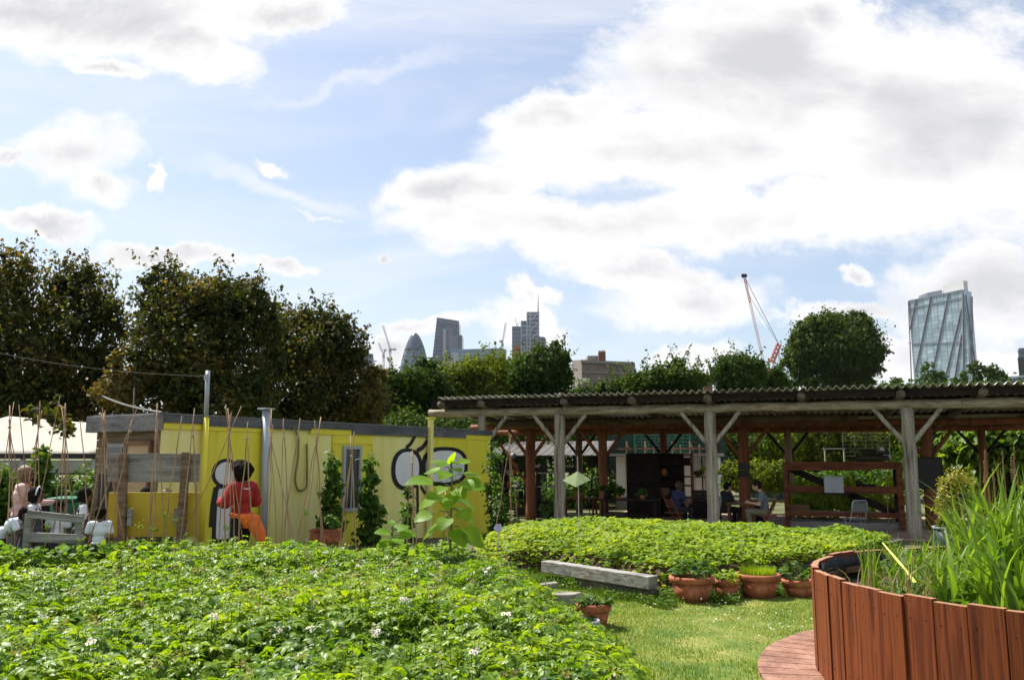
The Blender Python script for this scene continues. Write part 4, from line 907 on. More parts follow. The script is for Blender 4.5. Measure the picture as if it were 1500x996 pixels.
# big potting shelves with a red-brown frame at the right
w = 2.2; a, b = s_u(1146, w), s_u(1320, w); ps = sroot('potting_rack', 'heavy red-brown timber rack with a long diagonal brace, right under the shelter', 'rack', 1230, w)
def rr(name, s0, s1, z0, z1, w0=2.15, w1=2.27, mat='red_wood'): sbox(MB(), s0, s1, w0, w1, z0, z1).build(name, M[mat], ps, bevel=.006)
zz = lambda v: z_w(1230, v, w)
rr('leg', a, a+.13, FZ, zz(677)); rr('leg', b-.15, b, FZ, zz(677)); rr('leg', a+.02, a+.14, FZ, zz(682), 3.0, 3.1, 'dark_wood'); rr('leg', b-.16, b-.04, FZ, zz(682), 3.0, 3.1, 'dark_wood')
for v0, v1 in ((676, 687), (712, 722), (750, 757)):
    rr('front_rail', a+.13, b-.15, zz(v1), zz(v0), 2.17, 2.25); sbox(MB(), a+.05, b-.05, 2.28, 3.05, zz(v0)-.05, zz(v0)-.015).build('shelf', M['red_wood' if v0 > 740 else 'dark_wood'], ps) if v0 != 712 else None
MB().beam(sp(a+.15, 2.62, zz(686)), sp(b-.2, 2.62, zz(752)), .05, .20).build('diagonal_brace', M['dark_wood'], ps)
rr('front_rail', a+.14, s_u(1255, w), zz(689), zz(684), 2.12, 2.165)
sbox(MB(), s_u(1150, w), s_u(1318, w), 2.3, 3.0, FZ, zz(765)).build('concrete_plinth', M['concrete'], None, bevel=.01, loc=sp(s_u(1230, w), 2.65, FZ)); reg(bpy.data.objects['concrete_plinth'], 'low grey concrete plinth under the red-brown rack', 'plinth')
# logs piled on top
z = zz(676)+.0; k = 0
ll = ['longest split log at the bottom of the pile on the rack', 'bottom split log at the back of the pile on the rack', 'bark-covered log on top of the pile on the rack', 'short pale-ended log at the right of the pile on the rack', 'thin crooked log leaning over the pile on the rack']
for (u0, u1, dw, dz_, r) in ((1254, 1302, 2.25, .08, .08), (1258, 1296, 2.45, .08, .085), (1262, 1293, 2.34, .21, .07), (1283, 1303, 2.2, .22, .06), (1258, 1284, 2.28, .30, .04)):
    p, q = sp(s_u(u0, dw), dw, z+dz_-.0), sp(s_u(u1, dw), dw, z+dz_+.02)
    o = MB().tube([p, p.lerp(q, .5)+Vector((0, 0, .015)), q], [r, r*.9, r*.95], 9, wob=.15, seed=k).build('firewood_log', M['bark'], None, smooth=True, loc=p); reg(o, ll[k], 'log', 'split logs on the rack'); k += 1
# galvanised bin on the rack
bz = z_w(1218, 722, 1.9); bp_ = sp(s_u(1219, 1.9), 1.9, bz); bn = thing('metal_bin', 'square ribbed grey metal bin on the front ledge of the red-brown rack', 'bin', bp_)
m_ = MB(); m_.box(bp_+Vector((0, 0, .22)), (.50, .34, .42), rot=SROT)
for i in range(6): m_.box(bp_+SE*(-.22+.088*i)+SN*(-.18)+Vector((0, 0, .22)), (.03, .02, .40), rot=SROT)
m_.build('body', M['grey_metal'], bn, bevel=.006); m_ = MB(); m_.box(bp_+Vector((0, 0, .445)), (.55, .39, .03), rot=SROT); m_.build('lid', M['grey_metal'], bn, bevel=.006)
sbox(MB(), s_u(1200, 1.9), s_u(1240, 1.9), 1.7, 2.15, bz-.04, bz-.002).build('ledge', M['dark_wood'], ps)
vessel('seed_tray', 'black seed tray stacked on the middle rail of the rack', 'tray', 1270, 714, 2.45, .2, .08, M['black_plastic'], [(.17, 0), (.2, .09), (.19, .09), (.16, .01)])
vessel('flower_pot', 'small dark flower pot on the middle rail of the rack', 'pot', 1255, 712, 2.4, .08, .14, M['black_plastic'], [(.06, 0), (.09, .15), (.08, .15), (.05, .01)])
# folding metal chair back seen over the bed
def chair(label, u, w, rz, mat, seatmat, name='wooden_chair', cat='chair', metal=False, group=None):
    o = sp(s_u(u, w), w, FZ); t = thing(name, label, cat, o, group, rz=rz); ORG[t.name] = Vector((0, 0, 0))
    B = lambda: MB()
    B().box((0, 0, .44), (.42, .40, .03)).build('seat', seatmat, t, bevel=.008, world=False)
    for x in (-1, 1):
        if metal: B().tube([(x*.20, -.12, 0), (x*.20, .18, .44), (x*.20, .22, .5)], .012, 8).build('leg', mat, t, smooth=True, world=False); B().tube([(x*.20, .2, 0), (x*.20, -.12, .44), (x*.20, -.22, .86)], .012, 8).build('leg', mat, t, smooth=True, world=False)
        else: B().beam((x*.19, .22, 0), (x*.19, -.20, .86), .03, .045, (0, 1, 0)).build('leg', mat, t, bevel=.004, world=False); B().beam((x*.16, -.20, 0), (x*.16, .18, .44), .03, .04, (0, 1, 0)).build('leg', mat, t, bevel=.004, world=False)
    if metal:
        B().tube([(-.20, -.19, .6), (-.20, -.225, .84), (-.16, -.235, .90), (.16, -.235, .90), (.20, -.225, .84), (.20, -.19, .6)], .014, 8).build('back_frame', mat, t, smooth=True, world=False); B().box((0, -.215, .74), (.38, .012, .24)).build('backrest', seatmat, t, world=False)
    else:
        for z in (.62, .70, .78): B().box((0, -.075-(z-.44)*.27, z), (.38, .015, .05)).build('back_slat', seatmat, t, bevel=.003, world=False)
    return t
chair('grey metal folding chair with a rounded tube back in front of the plinth', 1248, -.1, R(10), M['grey_metal'], mk('dull_grey_seat', [(.10, .11, .12), (.14, .15, .16)], bump=0), 'metal_chair', metal=True)
# tables, seated people
def table(label, u, w, L_, D_, mat, H=.74, slope=0):
    o = sp(s_u(u, w), w, FZ); t = thing('wooden_table', label, 'table', o)
    MB().box(o+Vector((0, 0, H)), (L_, D_, .04), rot=SROT).build('table_top', mat, t, bevel=.006)
    for x in (-1, 1):
        for y in (-1, 1): MB().box(o+SE*(x*(L_/2-.08))+SN*(y*(D_/2-.08))+Vector((0, 0, (H-.02)/2)), (.06, .06, H-.02), rot=SROT).build('leg', mat, t, bevel=.004)
    return t
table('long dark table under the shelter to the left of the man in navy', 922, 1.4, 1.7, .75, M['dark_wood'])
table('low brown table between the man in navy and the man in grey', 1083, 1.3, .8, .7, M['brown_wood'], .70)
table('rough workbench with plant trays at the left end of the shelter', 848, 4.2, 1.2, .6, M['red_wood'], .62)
def seat_at(u, w, dz=0): q = sp(s_u(u, w), w, FZ+dz); return q
chair('wooden folding chair with the man in navy sitting on it', 985, .75, R(-72), M['red_wood'], M['red_wood'], 'folding_chair')
person('man in a navy shirt sitting on a folding chair with his back turned', seat_at(988, .75, .0), R(-62), 1.74, SIT, dict(head=(0, .085, .668)), 'brown', NAVY, 'short', BLACKC, 'trousers', 'brown', 'short', (10, -6))
chair('wooden folding chair with the man in grey sitting on it', 1122, .3, R(78), M['red_wood'], M['red_wood'], 'folding_chair')
person('man with black hair in a grey t-shirt and khaki trousers sitting sideways facing left', seat_at(1118, .3, .0), R(75), 1.80, SIT, dict(head=(0, .11, .672), wrL=(-.07, .22, .43), wrR=(.07, .22, .43)), 'light', GREYT, 'short', KHAKI, 'trousers', 'black', 'short', (0, -12))
person('person in black sitting half hidden behind the middle grey post', seat_at(1059, 1.6, .0), R(-70), 1.68, SIT, dict(), 'light', BLACKC, 'long', BLACKC, 'trousers', 'black', 'short', (0, -8))
table_ = None
o = sp(s_u(1059, 1.6), 1.6, FZ); st = thing('wooden_stool', 'dark stool under the person behind the middle grey post', 'stool', o); MB().box(o+Vector((0, 0, .42)), (.34, .34, .04), rot=SROT).build('seat', M['dark_wood'], st)
for x in (-.13, .13):
    for y in (-.13, .13): MB().box(o+SE*x+SN*y+Vector((0, 0, .2)), (.035, .035, .4), rot=SROT).build('leg', M['dark_wood'], st)
# shelving with clutter at the left bay
w = 4.9; a, b = s_u(737, w), s_u(769, w); sh_ = sroot('shelving_unit', 'rough dark shelving of pots and pans between the cabin and the first red post', 'shelving', 752, w)
for s in (a, b): sbox(MB(), s-.04, s+.04, w, w+.5, FZ, z_w(752, 660, w)).build('upright', M['dark_wood'], sh_)
for v in (672, 696, 714, 728, 745): z = z_w(752, v, w); sbox(MB(), a, b, w, w+.5, z-.04, z).build('shelf', M['dark_wood'], sh_)
MB().beam(sp(a-.1, w-.05, z_w(752, 650, w)), sp(b+.3, w-.05, z_w(752, 720, w)), .05, .09).build('brace', M['red_wood'], sh_)
names = [('tin', 'grey tin'), ('clay_pot', 'terracotta pot'), ('flower_pot', 'black pot')]
for i, (u, v, mi) in enumerate(((743, 696, 0), (753, 696, 1), (762, 696, 2), (745, 714, 1), (760, 714, 0), (744, 745, 2), (758, 745, 1), (752, 672, 0), (763, 728, 2))):
    lab = ['on the second shelf from the top', 'on the middle shelf', 'on the bottom shelf', 'alone on the top shelf', 'at the right of the fourth shelf'][{696: 0, 714: 1, 745: 2, 672: 3, 728: 4}[v]]
    r = .09; vessel(names[mi][0], f'{names[mi][1]} {lab} of the rough dark shelving', 'pot' if mi else 'tin', u, v, w+.2, r, .2, M[('grey_metal', 'terracotta', 'black_plastic')[mi]], [(r*.75, 0), (r, .2), (r*.85, .2), (r*.6, .02)])
# shelving between red post 1 and the grey post
w = 4.6; a, b = s_u(786, w), s_u(812, w); s2 = sroot('shelving_unit', 'low grey shelving with a pale box behind the first grey post', 'shelving', 799, w)
for s in (a, b): sbox(MB(), s-.03, s+.03, w, w+.4, FZ, z_w(799, 690, w)).build('upright', M['dark_wood'], s2)
for v in (692, 712, 735): z = z_w(799, v, w); sbox(MB(), a, b, w, w+.4, z-.04, z).build('shelf', M['grey_wood'], s2)
# clutter
def crate(label, u, w, z, L_=.5, D_=.35, H_=.28, mat='dark_wood', rz=0.0, u2=None, group='boxes and crates under the shelter', name='crate'):
    o = sp(s_u(u, w), w, z); t = thing(name, label, 'crate', o, group); rot = Matrix.Rotation(SRZ+rz, 3, 'Z'); X, Y = rot@Vector((1, 0, 0)), rot@Vector((0, 1, 0)); mt = M[mat]
    MB().box(o+Vector((0, 0, .01)), (L_-.03, D_-.03, .02), rot=rot).build('base', mt, t)
    for sx, sy, a, b in ((0, 1, L_, .02), (0, -1, L_, .02), (1, 0, .02, D_-.04), (-1, 0, .02, D_-.04)):
        for k in range(3): MB().box(o+X*(sx*(L_/2-.01))+Y*(sy*(D_/2-.01))+Vector((0, 0, .02+H_*(k+.5)/3)), (a, b, H_/3-.02), rot=rot).build('side_slat', mt, t)
    return t
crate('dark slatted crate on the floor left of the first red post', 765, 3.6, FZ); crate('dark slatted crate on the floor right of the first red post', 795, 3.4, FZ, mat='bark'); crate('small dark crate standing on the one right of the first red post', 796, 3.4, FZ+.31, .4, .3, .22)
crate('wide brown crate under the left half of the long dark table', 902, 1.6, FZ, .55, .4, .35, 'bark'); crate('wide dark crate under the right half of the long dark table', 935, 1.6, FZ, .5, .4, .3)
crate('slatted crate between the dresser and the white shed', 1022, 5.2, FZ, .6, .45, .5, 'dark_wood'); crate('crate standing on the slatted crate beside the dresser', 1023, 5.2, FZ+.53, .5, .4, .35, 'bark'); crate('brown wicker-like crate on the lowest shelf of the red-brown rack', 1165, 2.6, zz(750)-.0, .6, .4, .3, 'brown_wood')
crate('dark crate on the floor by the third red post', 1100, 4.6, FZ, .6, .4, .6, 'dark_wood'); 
def potted(label, u, w, z, r, h, lr, seed, mat='black_plastic', lm='leaf_dark', n=420):
    o = sp(s_u(u, w), w, z); t = thing('potted_plant', label, 'potted plant', o, 'potted plants under the shelter'); MB().lathe([(r*.7, 0), (r, h), (r*.88, h), (r*.62, .02)], 18, o).build('pot', M[mat], t, smooth=True)
    leaf_cloud('x', None, None, None, [(o.x, o.y, o.z+h+lr*.6, lr, lr, lr*.9)], n, .08, M[lm], seed=seed, parent=t, part='foliage')
zt_b = FZ+.76
potted('bushy dark potted plant at the left end of the long dark table', 889, 1.5, zt_b, .11, .2, .2, 301); potted('smaller potted plant on the long dark table beside the dresser', 905, 1.3, zt_b, .09, .16, .15, 302, 'terracotta'); potted('low potted plant in the middle of the long dark table', 940, 1.4, zt_b, .09, .12, .12, 303, 'terracotta', 'leaf_bean')
potted('leafy plant in a red trough on the rough workbench', 848, 4.2, FZ+.64, .2, .18, .24, 304, 'terracotta', 'leaf_straw', 700); potted('dark potted shrub on the floor at the foot of the first grey post', 806, 1.2, FZ, .18, .28, .26, 305, 'black_plastic', 'leaf_bean', 600)
# garden tools leaning
for i, (u, w_, ln, du, lab) in enumerate(((862, 5.6, 1.9, 4, 'long-handled rake leaning on the post behind the rough workbench'), (867, 5.6, 1.7, -3, 'spade leaning beside the long-handled rake'), (731, 4.6, 2.0, 3, 'hoe leaning on the left end of the rough dark shelving'))):
    a, b = sp(s_u(u, w_), w_, FZ), sp(s_u(u+du, w_), w_+.25, FZ+ln); t = thing(('rake', 'spade', 'hoe')[i], lab, 'garden tool', a, 'garden tools leaning in the shelter'); MB().tube([a, b], .016, 7).build('handle', M['bark'], t); MB().box(b+Vector((0, 0, .05)), ((.36, .03, .12), (.18, .02, .26), (.18, .03, .10))[i], rot=SROT).build('head', M['dark_wood'], t)
# low dark shed seen through the left bay
w = 9.6; a, b = s_u(722, w), s_u(880, w); ls = thing('low_shed', 'low dark shed with a silvery board roof seen through the left bay of the shelter', 'shed', sp((a+b)/2, w, GZ)); zr0 = z_w(800, 668, w); zr1 = z_w(800, 646, w)
sbox(MB(), a, b, w, w+.08, GZ, z_w(800, 716, w)).build('wall', M['dark_wood'], ls)
for u in (724, 762, 806, 842, 878): s = s_u(u, w); sbox(MB(), s-.07, s+.07, w-.02, w+.1, GZ, zr0).build('post', M['dark_wood'], ls)
sbox(MB(), a, b, w-.01, w+.09, z_w(800, 692, w), z_w(800, 684, w)).build('rail', M['dark_wood'], ls)
mr_ = MB(); p00, p10 = sp(a-.2, w-.2, zr0), sp(b+.2, w-.2, zr0); 
mr_.prism([p00, p10, p10+SN*2.6+Vector((0, 0, zr1-zr0)), p00+SN*2.6+Vector((0, 0, zr1-zr0))], (0, 0, .04))
for k in range(14): s_ = (k+.5)/14; q = p00.lerp(p10, s_)+Vector((0, 0, .04)); mr_.beam(q, q+SN*2.6+Vector((0, 0, zr1-zr0)), .05, .03)
mr_.build('roof', mk('dark_grey_boards', [(.06, .058, .052), (.12, .115, .105)], (2, 9, 9), .9, .2), ls)
# boards hung on the stained posts
w = W1-.2; s = s_u(1359, w); z0, z1 = z_w(1359, 714, w), z_w(1359, 671, w)
bb = thing('blackboard', 'plain black board hung on the stained post at the right of the shelter', 'board', sp(s, w, (z0+z1)/2))
sbox(MB(), s-.32, s+.32, w, w+.02, z0, z1).build('board', M['black_paint'], bb); bf = MB()
for q in (((s-.34, s+.34), (z1, z1+.03)), ((s-.34, s+.34), (z0-.03, z0))): sbox(bf, *q[0], w-.004, w+.026, *q[1])
for q in ((s-.35, s-.32), (s+.32, s+.35)): sbox(bf, *q, w-.004, w+.026, z0-.03, z1+.03)
bf.build('frame', M['dark_wood'], bb)
s = s_u(1089, w); z0, z1 = z_w(1089, 698, w), z_w(1089, 678, w)
nb = thing('notice_plate', 'small dark plate fixed to the stained post behind the middle grey post', 'plate', sp(s, w, (z0+z1)/2)); sbox(MB(), s-.17, s+.17, w, w+.02, (z0+z1)/2+.02, z1).build('upper_plate', M['black_paint'], nb); sbox(MB(), s-.17, s+.17, w, w+.02, z0, (z0+z1)/2-.02).build('lower_plate', M['black_paint'], nb)
# hanging lamp / basket
# ---------------------------------------------------------------- behind the shelter
# white shed
w = 9.0; a, b = s_u(902, w), s_u(1047, w); z0, z1 = GZ, z_w(970, 664, w)
ws = thing('white_shed', 'white-walled lean-to behind the dark dresser with a pale roof edge', 'shed', sp((a+b)/2, w, GZ))
zlow = z_w(970, 728, w)
sbox(MB(), a, b, w, w+2.2, z0, zlow).build('base_wall', M['concrete'], ws)
for i in range(10):
    x0 = a+(b-a)*i/10; sbox(MB(), x0+.01, a+(b-a)*(i+1)/10-.01, w, w+2.2, zlow, z1-.12).build('wall_panel', M['white_panel'], ws)
sbox(MB(), s_u(895, w), s_u(1052, w), w-.25, w+2.4, z1-.1, z1).build('roof', M['canvas'], ws)
for u in (1028, 1040): s = s_u(u, w); sbox(MB(), s-.02, s+.02, w-.03, w-.005, zlow, z1-.12).build('glazing_bar', M['dark_wood'], ws)
sbox(MB(), s_u(1013, w), b, w-.035, w-.005, z_w(1025, 698, w)-.03, z_w(1025, 698, w)).build('glazing_bar', M['dark_wood'], ws)
hb_ = sp(s_u(1023, w), w-.3, z_w(1023, 690, w)); hbk = thing('hanging_basket', 'hanging basket of green leaves in front of the white shed', 'hanging basket', hb_)
MB().lathe([(.02, -.2), (.16, -.1), (.2, 0), (.18, 0), (.14, -.08)], 16, hb_).build('basket', M['dark_wood'], hbk); MB().tube([hb_, hb_+Vector((0, 0, .6))], .006, 5).build('chain', M['dark_wood'], hbk)
leaf_cloud('x', None, None, None, [(hb_.x, hb_.y, hb_.z+.05, .26, .2, .2)], 200, .1, M['leaf_straw'], seed=33, parent=hbk, part='leaves')
# long thin rail with finials (small gate-like frames) above the white shed, and a green slatted gate house behind
M['dull_wire'] = mk('dull_wire', [(.10, .11, .10), (.15, .16, .15)], bump=0)
def wire_fence(u0, u1, v0, v1, Y, label, cat='fence', rows=6, cols=12, mat='grey_metal', r=.010, name='mesh_fence'):
    a, b = P(u0, v1, Y), P(u1, v0, Y); t = thing(name, label, cat, ((a.x+b.x)/2, Y, gz((a.x+b.x)/2, Y)))
    m = MB()
    for i in range(rows+1): z = a.z+(b.z-a.z)*i/rows; m.tube([(a.x, Y, z), (b.x, Y, z)], r, 5)
    for i in range(cols+1): x = a.x+(b.x-a.x)*i/cols; m.tube([(x, Y+.02, a.z), (x, Y+.02, b.z)], r, 5)
    m.build('mesh', M[mat], t)
    for x in (a.x, b.x): MB().tube([(x, Y, gz(x, Y)), (x, Y, b.z)], r*2.5, 8).build('post', M[mat], t)
    return t
wire_fence(1236, 1302, 634, 668, 34, 'pale wire mesh fence panel in front of the trees, seen over the rack', rows=6, cols=4, r=.005, mat='dull_wire')
wire_fence(930, 1010, 622, 662, 36, 'dark green mesh fence panel high behind the white shed', rows=8, cols=8, mat='green_plastic', r=.012)
fz = P(1000, 655, 37); gw = thing('green_slatted_wall', 'dark green slatted wall far behind the white shed', 'wall', (P(965, 650, 37).x, 37, gz(5, 37)))
xa, xb = P(893, 650, 37).x, P(1062, 650, 37).x; zt = P(980, 622, 37).z
gm = mk('dark_green_slats', [(.004, .022, .016), (.008, .034, .024)], (1, 1, 1), .6, .05)
m_ = MB(); z = gz(5, 37)
while z < zt: m_.box(((xa+xb)/2, 37, z+.09), (xb-xa, .06, .17)); z += .2
m_.build('slats', gm, gw)
for i in range(6): x = xa+(xb-xa)*i/5; MB().box((x, 37.08, (zt)/2-.1), (.1, .1, zt+.2)).build('post', gm, gw)
# row of little hurdle frames on a low rail
m0 = thing('hurdle_row', 'row of small pale timber frames standing above the white shed roof', 'frame', sp(s_u(980, 13), 13, GZ))
for i, u in enumerate((918, 931, 945, 958, 985, 997, 1011, 1025, 1036)):
    p, q = sp(s_u(u, 13), 13), sp(s_u(u+(3 if i % 3 else 5), 13), 13); zt = z_w(u, 646+(i % 2)*5, 13)
    MB().beam((p.x, p.y, GZ), (p.x, p.y, zt), .05, .05, (0, 1, 0)).build('upright', M['bamboo'], m0)
    if i % 2 == 0: MB().beam((p.x, p.y, zt), (q.x, q.y, z_w(u, 660, 13)), .04, .04, (0, 1, 0)).build('brace', M['bamboo'], m0)
z = z_w(980, 657, 13); MB().beam(sp(s_u(905, 13), 13, z), sp(s_u(1048, 13), 13, z), .06, .08).build('rail', M['brown_wood'], m0)
# graffiti-covered wall
Yg = 42; a, b = P(1098, 690, Yg), P(1258, 651, Yg); gy = gz(a.x, Yg)
gwall = thing('graffiti_wall', 'long low wall covered in pale blue and white painted lettering beyond the garden', 'wall', ((a.x+b.x)/2, Yg, gy))
gmat, ntg, outg = _new('graffiti'); 
bs = ntg.nodes.new('ShaderNodeBsdfPrincipled'); ntg.links.new(bs.outputs[0], outg.inputs[0]); bs.inputs['Roughness'].default_value = .8
tcg = ntg.nodes.new('ShaderNodeTexCoord'); vg = ntg.nodes.new('ShaderNodeTexVoronoi'); vg.feature = 'DISTANCE_TO_EDGE'; vg.inputs['Scale'].default_value = 1.9; ng = ntg.nodes.new('ShaderNodeTexNoise'); ng.inputs['Scale'].default_value = 1.1
mg = ntg.nodes.new('ShaderNodeVectorMath'); mg.operation = 'ADD'; ntg.links.new(tcg.outputs['Object'], mg.inputs[0]); ntg.links.new(ng.outputs['Color'], mg.inputs[1]); ntg.links.new(mg.outputs[0], vg.inputs['Vector']); ntg.links.new(tcg.outputs['Object'], ng.inputs['Vector'])
rg = _ramp(ntg, [(.03, .04, .06), (.35, .4, .46), (.10, .2, .34), (.05, .09, .16)], lo=.02, hi=.35); ntg.links.new(vg.outputs['Distance'], rg.inputs[0]); ntg.links.new(rg.outputs[0], bs.inputs['Base Color'])
MB().box(((a.x+b.x)/2, Yg, (gy+b.z)/2), (b.x-a.x, .25, b.z-gy)).build('wall', gmat, gwall)
MB().box(((a.x+b.x)/2, Yg, b.z+.04), (b.x-a.x+.1, .35, .08)).build('coping', M['concrete'], gwall)
cb = P(1108, 638, 50); o = thing('pale_hut', 'pale square hut wall behind the graffiti wall', 'hut', (cb.x, 50, gz(cb.x, 50))); MB().box((cb.x, 51, cb.z/2), (2.2, 2, cb.z+1.2)).build('wall', M['canvas'], o); MB().box((cb.x, 51, cb.z+.66), (2.5, 2.3, .12)).build('roof', M['concrete'], o)
# white washing-line frame
Yq = 31; a, b = P(1208, 657, Yq), P(1236, 657, Yq); cf = thing('white_trestle', 'small white frame of two posts and a top rail in the far garden', 'frame', ((a.x+b.x)/2, Yq, gz(a.x, Yq)))
for x in (a.x, b.x): MB().box((x, Yq, (a.z+gz(a.x, Yq))/2), (.045, .045, a.z-gz(a.x, Yq))).build('post', M['canvas'], cf)
MB().box(((a.x+b.x)/2, Yq, a.z), (b.x-a.x+.1, .045, .045)).build('top_rail', M['canvas'], cf)
# white bag on a cane (scarecrow-like flag)
p = P(1295, 662, 23); o = thing('white_bag', 'crumpled white bag tied on a cane beside the last grey post', 'bag', (p.x, p.y, GZ))
MB().tube([(p.x, p.y, GZ), (p.x, p.y, p.z)], .01, 6).build('cane', M['bamboo'], o)
me = MB(); 
for k in range(7): me.ball((p.x+random.uniform(-.1, .1), p.y, p.z+random.uniform(-.12, .16)), (random.uniform(.05, .1), .05, random.uniform(.05, .09)), 7, 5, rot=Matrix.Rotation(random.random()*3, 3, 'Y'))
me = remeshed(me, .02, 1); me.materials.clear(); me.materials.append(M['white_panel']); place('bag', me, o)
# beds, shrubs and trees behind
sh_bits = [('leafy_bed', 'bright garden bed of low green plants behind the rack', 1170, 1330, 700, 760, 27, 5200, .13, 'leaf_straw'), ('leafy_bed', 'bright green row of taller plants above the low bed behind the rack', 1140, 1330, 690, 712, 30, 5200, .14, 'leaf_bean'),
           ('leafy_bed', 'mixed yellow-green plants beside the pale back post', 1060, 1150, 676, 722, 30, 3600, .13, 'leaf_yel'), ('leafy_bed', 'green plants seen past the shelving at the left end of the shelter', 690, 900, 690, 745, 33, 5600, .14, 'leaf_bean')]
for i, (nm, lab, u0, u1, v0, v1, Y, n, sz, mt) in enumerate(sh_bits):
    k = 8; lob = [LB(u0+(u1-u0)*(j+.5)/k, (v0+v1)/2+(j % 3-1)*3, Y, (u1-u0)/k*.8, (v1-v0)/2, .9) for j in range(k)]
    leaf_cloud(nm, lab, 'plants', at((u0+u1)/2, Y), lob, n, sz, M[mt], seed=50+i)
leaf_cloud('yellow_flowered_shrub', 'yellow-green feathery shrub between the last red post and the tall leafy plants', 'shrub', at(1402, 19), [LB(1402, 712, 19, 24, 22, .35), LB(1390, 735, 19, 16, 22, .3), LB(1415, 735, 19, 18, 24, .3)], 2600, .07, leafm('fennel', [(.14, .17, .02), (.26, .25, .03), (.36, .32, .04)], big=2), seed=60)
for i, (lab, u, v, Y, ru, rv, n) in enumerate((('large-leaved plant right behind the black board post', 1400, 668, 29, 34, 36, 1500), ('large-leaved plant in the middle of the right hand thicket', 1450, 660, 28, 36, 44, 1700), ('large-leaved plant at the right edge of the picture above the reeds', 1510, 668, 27.5, 38, 50, 1700))):
    b = at(u, Y); r, _ = leaf_cloud('large_leaved_shrub', lab, 'shrub', b, [LB(u, v, Y, ru, rv, .6), LB(u-10, v+45, Y, ru*.8, rv*.8, .5), LB(u+8, v-20, Y, ru*.7, rv*.6, .5)], n, .33, M['leaf_fig'], 'large-leaved shrubs on the right', seed=61+i, T=T_MED, shell=.7, clump=10)
    MB().tube([b, P(u, v, Y)], [.05, .02], 7).build('stem', M['bark'], r)
dry = thing('dry_flower_spikes', 'reddish dry dock spikes standing between the reeds and the large-leaved shrubs', 'plant', at(1462, 18.5))
m_ = MB(); rnd = random.Random(4)
for k in range(11):
    u = rnd.uniform(1425, 1497); Y = rnd.uniform(18, 19); t = P(u, rnd.uniform(650, 705), Y); b = at(u+rnd.uniform(-4, 4), Y); m_.tube([b, b.lerp(t, .5)+Vector((rnd.uniform(-.05, .05), 0, 0)), t], [.012, .012, .008], 5)
    for j in range(9): q = b.lerp(t, .72+.03*j); m_.ball(q+Vector((rnd.uniform(-.02, .02), 0, 0)), (.018, .018, .024), 6, 4)
m_.build('spikes', mk('dry_dock', [(.16, .08, .04), (.22, .12, .06), (.2, .18, .07)], (20, 20, 20), .8, .1), dry)
# person at the right edge, blue tub
person('person in a black top just inside the right edge, behind the reeds', Vector((P(1491, 700, 15).x, 15, -.1)), R(140), 1.55, SIT | dict(), dict(), 'brown', BLACKC, 'long', BLACKC, 'trousers', 'black', 'short', (0, -5))
o = Vector((P(1491, 700, 15).x, 15, -.1)); st = thing('wooden_stool', 'stool under the person at the right edge', 'stool', o); MB().box(o+Vector((0, 0, .38)), (.34, .34, .04)).build('seat', M['brown_wood'], st)
for x in (-.13, .13):
    for y in (-.13, .13): MB().box(o+Vector((x, y, .18)), (.035, .035, .36)).build('leg', M['brown_wood'], st)
q = P(1394, 772, 15); q.z = 0; tbt = thing('blue_tub', 'dark blue round tub with a pale rim beyond the planter', 'tub', q)
zt = P(1394, 770, 15).z; MB().lathe([(.26, -.1), (.31, zt-.03), (.28, zt-.03), (.24, .1)], 28, q).build('tub', M['blue_plastic'], tbt, smooth=True); MB().lathe([(.285, zt-.04), (.325, zt-.04), (.325, zt-.015), (.28, zt-.015)], 28, q, closed=True).build('rim', M['grey_metal'], tbt)
leaf_cloud('x', None, None, None, [(q.x, q.y, zt+.06, .25, .25, .14)], 500, .09, M['leaf_yel'], seed=70, parent=tbt, part='plants')
p = P(1410, 728, 16); o = thing('black_box', 'small black box on a stake beside the yellow-green shrub', 'box', (p.x, p.y, 0)); MB().box(p, (.16, .1, .12)).build('box', M['black_plastic'], o); MB().tube([(p.x, p.y, 0), (p.x, p.y, p.z)], .015, 6).build('stake', M['brown_wood'], o)
# ---------------------------------------------------------------- ground and lawn
def vnoise(x, y, sc, seed=0):
    """smooth value noise on numpy arrays, 0..1"""
    r = np.random.default_rng(seed); g = r.random((64, 64)); X = x*sc; Y = y*sc; xi = np.floor(X).astype(int); yi = np.floor(Y).astype(int); fx = X-xi; fy = Y-yi
    fx = fx*fx*(3-2*fx); fy = fy*fy*(3-2*fy); a = g[xi % 64, yi % 64]; b = g[(xi+1) % 64, yi % 64]; c = g[xi % 64, (yi+1) % 64]; d = g[(xi+1) % 64, (yi+1) % 64]
    return (a*(1-fx)+b*fx)*(1-fy)+(c*(1-fx)+d*fx)*fy
xs = np.concatenate([[-9000, -3000, -900, -300, -120, -60], np.arange(-40, 41, 1.0), [60, 120, 300, 900, 3000, 9000]])
ys = np.concatenate([[-4000, -400, -60], np.arange(-20, 61, 1.0), [90, 160, 400, 1000, 3000, 9500]])
vs = [(x, y, gz(x, y)) for y in ys for x in xs]; nx = len(xs); fs = [(j*nx+i, j*nx+i+1, (j+1)*nx+i+1, (j+1)*nx+i) for j in range(len(ys)-1) for i in range(nx-1)]
gm_ = mk('garden_ground', [(.045, .05, .018), (.09, .10, .03), (.15, .13, .06)], (.7, .7, .7), .95, .3, fine=18, detail=9)
o = MB().add(vs, fs).build('ground', gm_, None); reg(o, kind='structure')
PCX, PCY, PR, DR = 4.597, 6.441, 2.175, 2.64        # round planter and its deck
